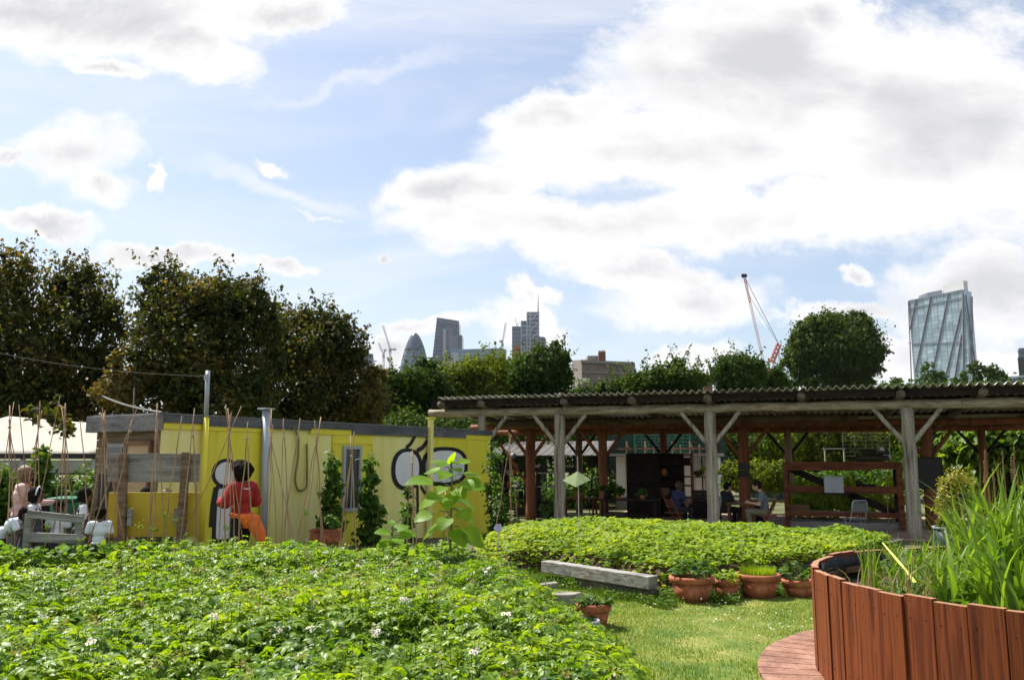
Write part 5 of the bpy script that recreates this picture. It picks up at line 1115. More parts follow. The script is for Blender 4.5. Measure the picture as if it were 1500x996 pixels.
# worn lawn between the beds
lawn_m = mk('worn_turf', [(.06, .115, .014), (.12, .165, .022), (.19, .205, .04), (.29, .26, .09)], (3.1, 3.1, 3.1), .95, .5, fine=70, lo=.30, hi=.78)
o = MB().prism([(.2, 3, .002), (6, 3, .002), (8.5, 10, .002), (7.5, 13, .002), (-.5, 13.5, .002), (-.6, 9, .002)], (0, 0, .004)).build('lawn', lawn_m, None); reg(o, kind='structure')
# potato field outline: right edge as seen in the photograph
PE = [(1.0, 3.0), (.93, 5.0), (.90, 6.2), (.82, 7.0), (.62, 8.2), (.34, 9.6), (.16, 10.7), (-.2, 12.1)]
def pe(y): return np.interp(y, [q[1] for q in PE], [q[0] for q in PE])
# strawberry mound: outline points seen in the picture
SB = [PG(800, 815, .26), PG(880, 828, .26), PG(966, 841, .26), PG(1090, 837, .26), PG(1180, 826, .26), PG(1262, 812, .30), PG(1312, 792, .32), PG(1318, 786, .36), PG(1180, 783, .36), PG(1040, 776, .36), PG(900, 772, .34), PG(820, 775, .3), PG(730, 782, .25), PG(700, 800, .2), PG(735, 822, .2)]
SBp = np.array([(p.x, p.y) for p in SB])
def inside(x, y, poly):
    r = np.zeros(len(x), bool); n = len(poly); j = n-1
    for i in range(n):
        xi, yi = poly[i]; xj, yj = poly[j]; c = ((yi > y) != (yj > y)) & (x < (xj-xi)*(y-yi)/(yj-yi+1e-12)+xi); r ^= c; j = i
    return r
def edge_d(x, y, poly):
    d = np.full(len(x), 1e9); n = len(poly)
    for i in range(n):
        a = poly[i]; b = poly[(i+1) % n]; ab = b-a; t = np.clip(((x-a[0])*ab[0]+(y-a[1])*ab[1])/(ab@ab), 0, 1); d = np.minimum(d, np.hypot(x-a[0]-t*ab[0], y-a[1]-t*ab[1]))
    return d
# grass blades
def grass(n, cond, lmin, lmax, wid, mat, name, label, seed, lean=.9, xr=(-.5, 6.0), yr=(4.6, 13.0)):
    rng = np.random.default_rng(seed); x = rng.uniform(*xr, n); y = rng.uniform(*yr, n); k = cond(x, y); x, y = x[k], y[k]
    patch = vnoise(x, y, 1.3, 5)*.6+vnoise(x, y, 4.1, 6)*.4
    L_ = rng.uniform(lmin, lmax, len(x))*(.15+1.3*patch); pos = np.stack([x, y, np.full(len(x), .004)], 1); a = rng.uniform(0, 2*np.pi, len(x))
    V, Fc = blades(pos, np.stack([np.cos(a), np.sin(a)], 1), L_, np.full(len(x), wid)*rng.uniform(.7, 1.3, len(x)), rng.uniform(.2, lean+.5, len(x)), 2, rng)
    o = place(name, np_mesh(name, [(V, Fc)], mat), None); return reg(o, label, 'grass', kind='stuff')
off_planter = lambda x, y: np.hypot(x-PCX, y-PCY) > DR
lawn_c = lambda x, y: (x > pe(y)-.15) & off_planter(x, y) & ~inside(x, y, SBp) & ((vnoise(x, y, .9, 9)*.5+vnoise(x, y, 3.3, 2)*.5+.28*np.minimum(1, np.abs((x-1.9-(y-7)*.1))/1.1)) > .52*np.random.default_rng(4).random(len(x)))
grass(210000, lawn_c, .012, .045, .0045, M['grass'], 'short_grass', 'short sunlit lawn grass with worn patches', 1)
fringe = lambda x, y: off_planter(x, y) & ~inside(x, y, SBp) & (x > pe(y)-.2) & (((edge_d(x, y, SBp) < .8*vnoise(x, y, 2.2, 3)+.42) & (y > 9)) | (x < pe(y)+.42*vnoise(x, y, 2, 4)+.05))
grass(130000, fringe, .04, .15, .007, M['grass_dark'], 'long_grass', 'longer lush grass along the bed and below the pots', 2)
# daisies
rng = np.random.default_rng(8); n = 900; x = rng.uniform(.4, 5, n); y = rng.uniform(7.5, 11.5, n); k = fringe(x, y) | ((vnoise(x, y, 1.5, 12) > .62) & lawn_c(x, y) & (y > 8)); x, y = x[k][:230], y[k][:230]
V, Fc = inst(T_ROUND, np.stack([x, y, rng.uniform(.05, .13, len(x))], 1), rdir(len(x), rng)*np.array([1, 1, .15]), np.tile([0, 0, 1.0], (len(x), 1))+rng.normal(size=(len(x), 3))*.2, rng.uniform(.014, .024, len(x)))
o = place('daisies', np_mesh('daisies', [(V, Fc)], M['petal_white']), None); reg(o, 'tiny white daisies and clover heads scattered in the grass', 'daisies', kind='stuff')
# clover / weeds in the fringe
n = 42000; x = rng.uniform(-.3, 5.2, n); y = rng.uniform(6, 12.3, n); k = fringe(x, y) & (vnoise(x, y, 1.8, 21) > .38); x, y = x[k], y[k]; n = len(x)
nm = nrm(np.array([0, 0, 1.0])+rng.normal(size=(n, 3))*.4); V, Fc = inst(T_ROUND, np.stack([x, y, rng.uniform(.01, .11, n)], 1), rdir(n, rng)*np.array([1, 1, .2]), nm, rng.uniform(.018, .04, n))
o = place('weeds', np_mesh('weeds', [(V, Fc)], M['grass_dark']), None); reg(o, 'low clover and weeds along the edge of the beds', 'weeds', kind='stuff')
# ---------------------------------------------------------------- potato field
def soil_sheet(name, x0, x1, y0, y1, st, hf, mat, mask=None):
    X = np.arange(x0, x1+st, st); Y = np.arange(y0, y1+st, st); gx, gy = np.meshgrid(X, Y); z = hf(gx.ravel(), gy.ravel()); V = np.stack([gx.ravel(), gy.ravel(), z], 1)
    m = len(X); j, i = np.meshgrid(np.arange(len(Y)-1), np.arange(m-1), indexing='ij'); a = (j*m+i).ravel(); Fc = np.stack([a, a+1, a+m+1, a+m], 1)
    if mask is not None: Fc = Fc[mask(V[Fc].mean(1)[:, 0], V[Fc].mean(1)[:, 1])]
    return place(name, np_mesh(name, [(V, Fc)], mat, True), None)
pot_mask = lambda x, y: (x < pe(y)-.05) & (y < 11.5+.5*np.sin(x))
o = soil_sheet('potato_soil', -14, 1.1, 1.5, 12.2, .2, lambda x, y: .03+.05*vnoise(x, y, 2, 31), M['soil'], pot_mask); reg(o, kind='structure')
def compound(pos, heads, s, rng, T, nl=7, pitch=.35):
    """compound leaf: rachis with pairs of leaflets and one at the end"""
    n = len(pos); ax = nrm(heads); up = nrm(np.array([0, 0, 1.0])+rng.normal(size=(n, 3))*.28); side = nrm(np.cross(ax, up)); up = np.cross(side, ax)
    P_, A_, N_, S_ = [], [], [], []
    for k in range(nl):
        if k == nl-1: t, sd, ln = .62, 0, .50
        else: t = (.10, .10, .32, .32, .54, .54)[k]; sd = 1 if k % 2 else -1; ln = (.26, .26, .36, .36, .42, .42)[k]
        droop = -.25*t*t
        P_.append(pos+ax*(t*s)[:, None]+up*(droop*s)[:, None]); A_.append(nrm(ax*(.55 if sd else 1)+side*sd*.85+up*(-.22-.3*t)+rng.normal(size=(n, 3))*.12)); N_.append(nrm(up+rng.normal(size=(n, 3))*.22+ax*.2)); S_.append(ln*s*rng.uniform(.85, 1.15, n))
    return inst(T, np.concatenate(P_), np.concatenate(A_), np.concatenate(N_), np.concatenate(S_))
# field height: dense bushes that swell and dip; a bare gap at the left
def fh(x, y):
    b = .50+.20*vnoise(x, y, 1.15, 41)+.10*vnoise(x, y, 3.1, 42)
    edge = np.clip((pe(y)-x)/.8, 0, 1); b = b*(.30+.70*np.sqrt(edge))
    gap = 1.15*np.exp(-(((x+5.55)/.95)**2+((y-10.35)/.75)**2)**1.5); gap2 = np.exp(-(((x+2.3)/.30)**2+((y-7.6)/.2)**2))+np.exp(-(((x+.9)/.35)**2+((y-5.9)/.25)**2))+np.exp(-(((x+3.4)/.4)**2+((y-6.6)/.22)**2))
    far = np.clip((12.0-y)/1.2, .0, 1)
    return b*(1-.85*np.clip(gap, 0, 1))*(1-.55*np.clip(gap2, 0, 1))*(.45+.55*far)
rng = np.random.default_rng(17); batches = []
def field(n, yr, xr, s0, s1, T, density_depth=.34):
    x = rng.uniform(*xr, n); y = rng.uniform(*yr, n); k = (np.abs(x/y) < .72) & (x < pe(y)+.04) & (y < 11.9)
    x, y = x[k], y[k]; H_ = fh(x, y); k = H_ > .16; x, y, H_ = x[k], y[k], H_[k]; n = len(x)
    dep = np.abs(rng.normal(0, 1, n))*density_depth*.55; lift = (rng.random(n) < .06)*rng.uniform(0, .13, n); z = np.clip(H_-dep+lift, .05, 2); s = rng.uniform(s0, s1, n)
    a = rng.uniform(0, 2*np.pi, n); hd = np.stack([np.cos(a), np.sin(a), rng.uniform(-.5, .45, n)], 1)
    batches.append(compound(np.stack([x, y, z], 1), hd, s, rng, T))
field(30000, (3.2, 7.2), (-5.4, 1.0), .085, .165, T_MED)
field(44000, (7.2, 12.0), (-9.0, .9), .085, .165, T_SIMPLE)
o = place('potato_plants', np_mesh('potato_plants', batches, M['leaf_potato']), None); reg(o, 'dense sunlit green potato plants filling the left foreground', 'potato plants', kind='stuff')
# stems under the leaves
n = 5200; x = rng.uniform(-7, .9, n); y = rng.uniform(3.2, 11.8, n); k = (x < pe(y)-.02) & (np.abs(x/y) < .72); x, y = x[k], y[k]; H_ = fh(x, y); n = len(x); a = rng.uniform(0, 2*np.pi, n)
V, Fc = blades(np.stack([x, y, np.full(n, .03)], 1), np.stack([np.cos(a), np.sin(a)], 1), H_*1.08, np.full(n, .022), rng.uniform(.1, .7, n), 3, rng)
o = place('potato_stems', np_mesh('potato_stems', [(V, Fc)], M['stem']), None); reg(o, 'pale green stalks beneath the potato leaves', 'stalks', kind='stuff')
# flowers: small sprays of five-petalled white flowers
fl_px = [(317, 905), (376, 912), (340, 912), (396, 920), (405, 922), (66, 902), (135, 938), (455, 921), (578, 898), (588, 876), (616, 900), (549, 928), (572, 908), (694, 955), (220, 800), (310, 806), (360, 772), (508, 795), (640, 800), (648, 795), (712, 833), (735, 812), (240, 752), (445, 788), (555, 765), (525, 830), (458, 840), (610, 835), (190, 806), (305, 778), (370, 905), (600, 890), (450, 786), (20, 880), (740, 900), (130, 800)]
P0, A_, N_, S_ = [], [], [], []; cen = MB(); stm = MB()
for (u, v) in fl_px:
    for q in range(3 if v > 790 else 2):
        uu, vv = u+rng.uniform(-7, 7), v+rng.uniform(-5, 5)
        # find the point where the line of sight meets the top of the field
        z = .6
        for it in range(6): g = PG(uu, vv, z); z = float(fh(np.array([g.x]), np.array([g.y]))[0])+.07
        g = PG(uu, vv, z); c = np.array([g.x, g.y, z]); nv = nrm(np.array([rng.uniform(-.5, .5), -.7+rng.uniform(-.4, .5), .75])); t1 = nrm(np.cross(nv, [0, 0, 1.0])); t2 = np.cross(nv, t1)
        for k in range(5):
            a = 2*np.pi*k/5; P0.append(c); A_.append(t1*np.cos(a)+t2*np.sin(a)+nv*.15); N_.append(nv); S_.append(.016 if v > 800 else .014)
        cen.ball(Vector(c)+Vector(nv)*.006, .0055, 6, 5); stm.tube([Vector(c)-Vector((0, 0, .14)), Vector(c)-Vector((0, 0, .05)), Vector(c)], [.003, .003, .002], 5)
V, Fc = inst(T_ROUND, np.array(P0), np.array(A_), np.array(N_), np.array(S_)*1.15); 
o = place('potato_flowers', np_mesh('potato_flowers', [(V, Fc)], M['petal_white']), None); reg(o, 'scattered white potato flowers above the leaves', 'flowers', kind='stuff')
o = cen.build('flower_centres', mk('stamen', [(.7, .42, .03), (.8, .5, .05)], bump=0), None); reg(o, 'yellow centres of the potato flowers', 'flowers', kind='stuff')
o = stm.build('flower_stalks', M['stem'], None); reg(o, 'thin stalks of the potato flowers', 'stalks', kind='stuff')
# withered brown flower heads
P0 = [];
for _ in range(110):
    x, y = rng.uniform(-4, .6), rng.uniform(4.4, 10.5)
    if x < pe(y)-.1 and abs(x/y) < .68: z = float(fh(np.array([x]), np.array([y]))[0])+.05; P0 += [(x, y, z)]*14
P0 = np.array(P0)+rng.normal(size=(len(P0), 3))*.022; V, Fc = inst(T_SIMPLE, P0, rdir(len(P0), rng), rdir(len(P0), rng), rng.uniform(.015, .04, len(P0)))
o = place('withered_flower_heads', np_mesh('withered_flower_heads', [(V, Fc)], M['leaf_dry']), None); reg(o, 'withered brownish flower clusters on the potato plants', 'dead flowers', kind='stuff')
# far strip of broader yellow-green bean leaves at the field's back edge (left)
n = 5200; x = rng.uniform(-9, -.6, n); y = rng.uniform(10.2, 11.6, n)
k = ~((np.abs(x+5.6) < .95+.3*np.sin(y*9)) & (y < 10.95)); x, y = x[k], y[k]; n = len(x); H_ = .50+.22*vnoise(x, y, 1.4, 71); z = H_*rng.uniform(.35, 1, n)**.6; nm = nrm(np.array([0, 0, 1.0])+rng.normal(size=(n, 3))*.5); V, Fc = inst(T_ROUND, np.stack([x, y, z], 1), rdir(n, rng)*np.array([1, 1, .3]), nm, rng.uniform(.05, .11, n))
o = place('bean_seedlings', np_mesh('bean_seedlings', [(V, Fc)], leafm('broad_bean_leaf', [(.06, .14, .018), (.12, .23, .025), (.20, .30, .03)], .48, .55, .2)), None); reg(o, 'broad yellow-green bean leaves around the feet of the canes', 'bean plants', kind='stuff')
# allium-like thin seed stalks near the canes
m_ = MB(); rnd = random.Random(6)
for (u, v) in ((243, 755), (226, 775), (205, 770), (258, 762), (330, 770), (650//1, 770), (447, 752), (272, 785), (120, 790), (70, 770)):
    Y = 10.8; t = P(u, v, Y); b = Vector((t.x+rnd.uniform(-.1, .1), Y, .3)); m_.tube([b, b.lerp(t, .6)+Vector((rnd.uniform(-.03, .03), 0, 0)), t], [.006, .005, .003], 5)
    for k in range(9): m_.ball(t+Vector([rnd.gauss(0, .022) for _ in range(3)]), .013, 6, 4)
o = m_.build('seed_stalks', M['leaf_straw'], None); reg(o, 'thin pale seed stalks rising in front of the ochre screen', 'plants', kind='stuff')
# ---------------------------------------------------------------- strawberry bed
SC_ = SBp.mean(0)
def sh(x, y):
    d = edge_d(x, y, SBp); return .27*np.clip(d/.16, 0, 1)+.15*np.clip(d/1.6, 0, 1)**.8+.04*vnoise(x, y, 1.2, 51)
o = soil_sheet('strawberry_soil', SBp[:, 0].min(), SBp[:, 0].max(), SBp[:, 1].min(), SBp[:, 1].max(), .035, lambda x, y: sh(x, y)-.01, M['soil'], lambda x, y: inside(x, y, SBp)); reg(o, kind='structure')
def trifol(n, seed, s0, s1, cond, zf, mat, name, label, T=T_ROUND):
    rng = np.random.default_rng(seed); lo, hi = SBp.min(0), SBp.max(0); x = rng.uniform(lo[0]-.1, hi[0], n); y = rng.uniform(lo[1]-.1, hi[1], n); k = cond(x, y); x, y = x[k], y[k]; n = len(x)
    z = zf(x, y, rng); c = np.stack([x, y, z], 1); nv = nrm(np.array([-.1, -.15, 1.0])+rng.normal(size=(n, 3))*.36); t1 = nrm(np.cross(nv, rdir(n, rng))); t2 = np.cross(nv, t1); s = rng.uniform(s0, s1, n); Ps, As, Ns, Ss = [], [], [], []
    for a in (-1.75, 0, 1.75): Ps.append(c); As.append(t1*np.cos(a)+t2*np.sin(a)+nv*.1); Ns.append(nv); Ss.append(s)
    V, Fc = inst(T, np.concatenate(Ps), np.concatenate(As), np.concatenate(Ns), np.concatenate(Ss)); o = place(name, np_mesh(name, [(V, Fc)], mat), None); return reg(o, label, 'plants', kind='stuff')
gapc = lambda x, y: (vnoise(x, y, 1.7, 55)*.6+vnoise(x, y, 4.5, 56)*.4)
frontd = lambda x, y: np.minimum(1, edge_d(x, y, SBp)/1.15)
bare = lambda x, y: ((gapc(x, y) > .47-.85*frontd(x, y)) | (np.random.default_rng(5).random(len(x)) < .45) | (x > 3.2) | (y > 12.6))
trifol(34000, 52, .030, .060, lambda x, y: inside(x, y, SBp) & bare(x, y), lambda x, y, r: sh(x, y)+(.10*vnoise(x, y, 2.6, 57)+r.uniform(-.03, .14, len(x)))*np.clip(.25+edge_d(x, y, SBp)/.9, 0, 1), M['leaf_straw'], 'strawberry_plants', 'mound of bright yellow-green strawberry leaves in the raised bed')
trifol(3600, 53, .022, .045, lambda x, y: inside(x, y, SBp) & (edge_d(x, y, SBp) < .75) & (x < 3.4) & (y < 12.6) & (gapc(x, y) > .2), lambda x, y, r: sh(x, y)+r.uniform(-.02, .05, len(x)), M['leaf_red'], 'reddened_strawberry_leaves', 'reddish older strawberry leaves over bare soil at the near edge of the bed')
# retaining timbers
sl1 = thing('retaining_sleeper', 'long weathered grey sleeper edging the near left side of the strawberry bed', 'timber edging', (PG(885, 870).x, PG(885, 870).y, 0))
a, b = PG(799, 820, .32), PG(957, 843, .32)
a, b = Vector((a.x, a.y, .235)), Vector((b.x, b.y, .235)); n_ = (b-a).cross(Vector((0, 0, 1))).normalized()
MB().beam(a, b, .17, .165).build('sleeper', M['grey_wood'], sl1, bevel=.012)
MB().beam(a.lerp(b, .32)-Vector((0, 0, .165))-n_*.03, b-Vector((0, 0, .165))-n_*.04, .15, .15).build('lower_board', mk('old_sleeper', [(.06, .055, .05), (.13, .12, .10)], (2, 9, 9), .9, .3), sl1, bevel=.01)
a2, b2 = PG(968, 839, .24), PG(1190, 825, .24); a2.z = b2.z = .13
sl2 = thing('retaining_sleeper', 'dark sleeper edging the strawberry bed behind the row of terracotta pots', 'timber edging', ((a2.x+b2.x)/2, (a2.y+b2.y)/2, 0)); MB().beam(a2, b2, .12, .22).build('sleeper', mk('sleeper_shade_tone', [(.05, .045, .038), (.11, .10, .085)], (2, 9, 9), .9, .3), sl2, bevel=.012)  # timber colour darkened to stand for the shade behind the pots
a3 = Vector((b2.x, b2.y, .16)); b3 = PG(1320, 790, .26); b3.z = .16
sl3 = thing('retaining_sleeper', 'sleeper edging the strawberry bed on the right, mostly hidden behind the round planter', 'timber edging', ((a3.x+b3.x)/2, (a3.y+b3.y)/2, 0)); MB().beam(a3, b3, .12, .22).build('sleeper', bpy.data.materials['sleeper_shade_tone'], sl3, bevel=.012)  # same shade-darkened colour, keeping the sunlit end dull
# loose timber blocks
for i, (u, v, L_, rz, lab, mt) in enumerate(((826, 885, .42, -.55, 'short thick offcut of dark grey timber lying at the end of the potato bed', 'grey_wood'), (798, 868, .34, .05, 'split pale grey slab of wood behind the thick offcut', 'grey_wood'))):
    g = PG(u, v, .0); o = MB().box((g.x, g.y, .07+.02*i), (L_, .19-.05*i, .13-.06*i), rot=Matrix.Rotation(rz, 3, 'Z')@Matrix.Rotation(-.10, 3, 'Y')).build('timber_offcut', M[mt], None, bevel=.012, loc=(g.x, g.y, 0)); reg(o, lab, 'timber')
# ---------------------------------------------------------------- pots
def pot(u, vb, rim_px, h, label, group='terracotta pots on the grass', plant=(300, .07, .16), seed=1, mat='terracotta', pm='leaf_bean', kind='sprig'):
    g = PG(u, vb, 0.0); Y = g.y; r = rim_px/2*Y/F_PX; g.y += r*.72; g.x = (u-750)/F_PX/1.0102*g.y*1.0; g.z = 0
    t = thing('terracotta_pot' if mat == 'terracotta' else 'metal_tub', label, 'pot' if mat == 'terracotta' else 'tub', g, group)
    MB().lathe([(r*.68, 0), (r*.90, h-.075), (r*.83, h-.075), (r*.62, .05)], 32, g).build('body', M[mat], t, smooth=True)
    MB().lathe([(r*.915, h-.078), (r*.985, h-.07), (r, h-.02), (r*.97, h), (r*.90, h+.002), (r*.86, h-.012), (r*.84, h-.072)], 32, g, closed=True).build('rim', M[mat], t, smooth=True)
    MB().lathe([(r*.83, h-.10), (r*.5, h-.085), (0.001, h-.08)], 24, g).build('soil', M['soil'], t)
    n, sz, hh = plant; rng = np.random.default_rng(seed)
    if kind == 'fine':
        a = rng.uniform(0, 2*np.pi, n); q = np.sqrt(rng.random(n))*r*.75; pos = np.stack([g.x+np.cos(a)*q, g.y+np.sin(a)*q, np.full(n, h-.05)], 1)
        V, Fc = blades(pos, np.stack([np.cos(a), np.sin(a)], 1), rng.uniform(.5, 1, n)*hh, np.full(n, sz), rng.uniform(.2, 1.1, n), 3, rng); me = np_mesh('plant', [(V, Fc)], M[pm]); place('plant', me, t)
    else:
        m = n//8; a = rng.uniform(0, 2*np.pi, m); q = np.sqrt(rng.random(m))*r*.7; hd = np.stack([np.cos(a), np.sin(a), rng.uniform(-.2, .9, m)], 1); z = h-.03+rng.uniform(0, 1, m)*hh*(1-.5*q/r)
        pos = np.stack([g.x+np.cos(a)*q, g.y+np.sin(a)*q, z], 1); me = np_mesh('plant', [compound(pos, hd, rng.uniform(1.6, 3, m)*sz, rng, T_MED)], M[pm]); place('plant', me, t)
        st = MB(); rnd = random.Random(seed)
        for k in range(6): b = g+Vector((rnd.uniform(-.4, .4)*r, rnd.uniform(-.4, .4)*r, h-.05)); st.tube([b, b+Vector((rnd.uniform(-.1, .1), rnd.uniform(-.1, .1), hh*.9))], [.006, .003], 5)
        st.build('stems', M['stem'], t)
    return t
pot(1008, 884, 66, .31, 'large terracotta pot at the end of the grey sleeper with a bushy plant spilling over', plant=(520, .06, .26), seed=81)
pot(1057, 878, 40, .24, 'small terracotta pot squeezed between the two large ones', plant=(260, .055, .13), seed=82, pm='leaf_straw')
pot(1103, 878, 64, .30, 'large terracotta pot with a low mop of fine wispy herb', plant=(1500, .006, .17), seed=83, kind='fine', pm='leaf_straw')
pot(1160, 876, 46, .22, 'terracotta pot nearest the round planter with one upright sprig', plant=(190, .06, .26), seed=84)
pot(866, 922, 52, .25, 'terracotta pot standing alone at the edge of the potato plants', plant=(460, .05, .10), seed=186)
pot(853, 930, 46, .13, 'low grey metal tub tucked beside the lone terracotta pot under the potato leaves', group=None, plant=(90, .05, .06), seed=86, mat='grey_metal')
# ---------------------------------------------------------------- garden ornament on a rod
p = P(848, 702, 12.6); q = Vector((p.x, p.y, .35)); go = thing('cloth_cone', 'pale green cloth cone on a thin rod standing in the strawberry bed', 'garden ornament', q)
MB().tube([q, P(846, 668, 12.6)], .007, 6).build('rod', M['grey_metal'], go)
m_ = MB(); c = P(846, 690, 12.6); k = 12.6/F_PX; pts = [c+Vector((-22*k, -.05, -13*k)), c+Vector((-4*k, -.16, -22*k)), c+Vector((18*k, -.06, -12*k)), c+Vector((14*k, .15, -10*k)), c+Vector((-8*k, .16, -11*k))]
m_.add([c]+pts, [(0, i+1, (i+1) % 5+1) for i in range(5)]); o = m_.build('cone', leafm('pale_green_cloth', [(.42, .5, .28), (.55, .62, .38)], .5, .6, .3, tcol=(1.1, 1.15, .7)), go); so = o.modifiers.new('t', 'SOLIDIFY'); so.thickness = .006
p = P(730, 773, 13.2); o = thing('pale_rosette', 'small pale lilac paper flower on a wire at the left of the strawberry bed', 'garden ornament', (p.x, p.y, .3))
MB().tube([(p.x, p.y, .3), (p.x, p.y, p.z)], .006, 5).build('wire', M['grey_metal'], o)
V, Fc = inst(T_ROUND, np.tile(np.array(p), (6, 1)), np.array([(math.cos(a), -.3, math.sin(a)) for a in np.arange(6)*1.047]), np.tile([0, -1.0, .3], (6, 1)), np.full(6, .075)); place('petals', np_mesh('petals', [(V, Fc)], mk('lilac_paper', [(.45, .42, .6), (.55, .52, .7)], bump=0)), o)
# ---------------------------------------------------------------- round planter
pln = thing('round_planter', 'large round planter of upright red-brown boards lined with black plastic', 'planter', (PCX, PCY, 0))
board_m = mk('oiled_red_board', [(.035, .008, .003), (.14, .031, .009), (.23, .058, .015), (.095, .021, .006)], (26, 26, .9), .62, .30, detail=8, spec=.25, vary=.3, distort=.8)
end_m = mk('board_end_grain', [(.24, .11, .055), (.34, .19, .11)], (22, 22, 22), .75, .2)
nb = 62; rnd = random.Random(9); ZT = .9; TH = .05
for k in range(nb):
    a = 2*math.pi*(k+.37)/nb; half = math.pi*PR/nb-.0035; rt = PR+rnd.uniform(-.009, .009); zt = ZT+rnd.uniform(-.012, .012); ex = Vector((math.cos(a), math.sin(a), 0)); ey = Vector((-ex.y, ex.x, 0)); c = Vector((PCX, PCY, 0))
    tw = rnd.uniform(-.02, .02)
    m_ = MB(); rot = Matrix.Rotation(a+tw, 3, 'Z'); m_.box(c+ex*(rt-TH/2)+Vector((0, 0, (zt+.06)/2)), (TH, half*2, zt-.06), rot=rot)
    m_.M = [0, 1, 0, 0, 0, 0]
    o = m_.build('board', [board_m, end_m], pln, bevel=.0035)
    sc2 = MB()
    for zz_ in (zt-.14, .24):
        for sg in (-1, 1):
            q = c+ex*(rt+.001)+ey*(sg*half*.55+rnd.uniform(-.008, .008))+Vector((0, 0, zz_+rnd.uniform(-.012, .012))); sc2.tube([q-ex*.004, q+ex*.0015], .0045, 8)
    if abs(a-math.pi) < 1.9: sc2.build('screws', M['dark_wood'], o, world=True)
m_ = MB(); rw = random.Random(3); prof = []
n = 96; vs = []; fs = []
for j, z in enumerate((.10, .4, .62, .78, .872)):
    for i in range(n):
        a = 2*math.pi*i/n; r = PR-TH-.02-(.05*(1-z)*0)-.012*math.sin(a*17+z*7)-.016*math.sin(a*31+j); vs.append((PCX+r*math.cos(a), PCY+r*math.sin(a), z-(.012*math.sin(a*23) if j == 4 else 0)))
for j in range(4):
    for i in range(n): fs.append((j*n+i, j*n+(i+1) % n, (j+1)*n+(i+1) % n, (j+1)*n+i))
m_.add(vs, fs); o = m_.build('liner', M['black_plastic'], pln, smooth=True); so = o.modifiers.new('t', 'SOLIDIFY'); so.thickness = .004
m_ = MB(); m_.lathe([(PR-TH-.05, .66), (PR*.5, .70), (.001, .72)], 48, (PCX, PCY, 0)); m_.build('soil', M['soil'], pln)
for rr_ in (.25, .72): m_ = MB(); m_.lathe([(PR-TH-.036, rr_), (PR-TH-.002, rr_), (PR-TH-.002, rr_+.05), (PR-TH-.036, rr_+.05)], 64, (PCX, PCY, 0), closed=True); m_.build('hoop', M['brown_wood'], pln)
# deck: radial boards round the planter
dk = thing('round_deck', 'low ring-shaped deck of radial red-brown boards round the planter', 'deck', (PCX, PCY, 0))
deck_m = mk('worn_deck_board', [(.17, .075, .045), (.26, .13, .085), (.34, .19, .13)], (5, 5, 5), .75, .2, vary=.14, fine=35)
nd = 78
for k in range(nd):
    a0 = 2*math.pi*(k+.04)/nd; a1 = 2*math.pi*(k+.96)/nd; r0 = PR-.10; r1 = DR+rnd.uniform(-.006, .006); c = Vector((PCX, PCY, .06)); e = lambda r, a: c+Vector((r*math.cos(a), r*math.sin(a), 0))
    MB().prism([e(r0, a0), e(r1, a0), e(r1, a1), e(r0, a1)], (0, 0, .035)).build('deck_board', deck_m, dk, bevel=.003)
m_ = MB(); m_.lathe([(DR-.06, 0), (DR-.03, 0), (DR-.03, .058), (DR-.06, .058)], 72, (PCX, PCY, 0), closed=True); m_.build('rim_joist', M['dark_wood'], dk)
# reeds and other plants in the planter
def reed_clump(label, spots, n, l0, l1, w, bend, mat, seed, name='reed_clump', cat='reeds', kind=None, zb=.70, group=None):
    rng = np.random.default_rng(seed); pos = []; 
    for _ in range(n): x, y, r = spots[rng.integers(len(spots))]; r *= 1.15; a = rng.uniform(0, 2*np.pi); q = r*math.sqrt(rng.random()); pos.append((x+q*math.cos(a), y+q*math.sin(a), zb))
    pos = np.array(pos); a = rng.uniform(0, 2*np.pi, n); V, Fc = blades(pos, np.stack([np.cos(a), np.sin(a)], 1), rng.uniform(l0, l1, n), rng.uniform(.7, 1.2, n)*w, rng.uniform(*bend, n), 7, rng)
    o = place(name, np_mesh(name, [(V, Fc)], M[mat], True), None, loc=(spots[0][0], spots[0][1], zb)); return reg(o, label, cat, group, kind)
def pp(u, Y): return (u-750)/F_PX/1.0102*Y
reed_clump('tallest clump of broad upright green reed blades at the right edge of the planter', [(pp(1462, 5.9), 5.9, .22), (pp(1490, 5.6), 5.6, .2), (pp(1440, 6.4), 6.4, .2)], 150, .65, 1.15, .042, (.15, 1.5), 'leaf_reed', 91)
reed_clump('broad green reed blades leaning over the near rim of the planter', [(pp(1410, 5.7), 5.75, .2), (pp(1480, 5.25), 5.3, .16)], 95, .4, .95, .038, (.4, 2.4), 'leaf_reed', 92)
reed_clump('finer green blades left of the tallest reeds in the planter', [(pp(1365, 6.6), 6.6, .25), (pp(1395, 6.2), 6.2, .2), (pp(1335, 7.1), 7.1, .2)], 230, .2, .52, .018, (.2, 1.5), 'leaf_reed', 93)
reed_clump('thin upright grassy tuft with buff seed heads just inside the black liner', [(pp(1268, 6.9), 6.9, .07), (pp(1262, 6.8), 6.8, .05)], 46, .3, .52, .014, (.05, .7), 'leaf_reed', 94)
reed_clump('dry straw-coloured blades between the liner and the green reeds', [(pp(1300, 6.5), 6.5, .3), (pp(1345, 6.0), 6.0, .22), (pp(1370, 7.2), 7.2, .4)], 170, .18, .5, .013, (.3, 2.2), 'leaf_dry', 95)
reed_clump('far clump of slim green reeds rising behind the others in the planter', [(pp(1440, 7.4), 7.4, .35), (pp(1480, 7.2), 7.2, .35), (pp(1400, 7.6), 7.6, .2)], 110, .4, .85, .022, (.1, 1.2), 'leaf_reed', 96)
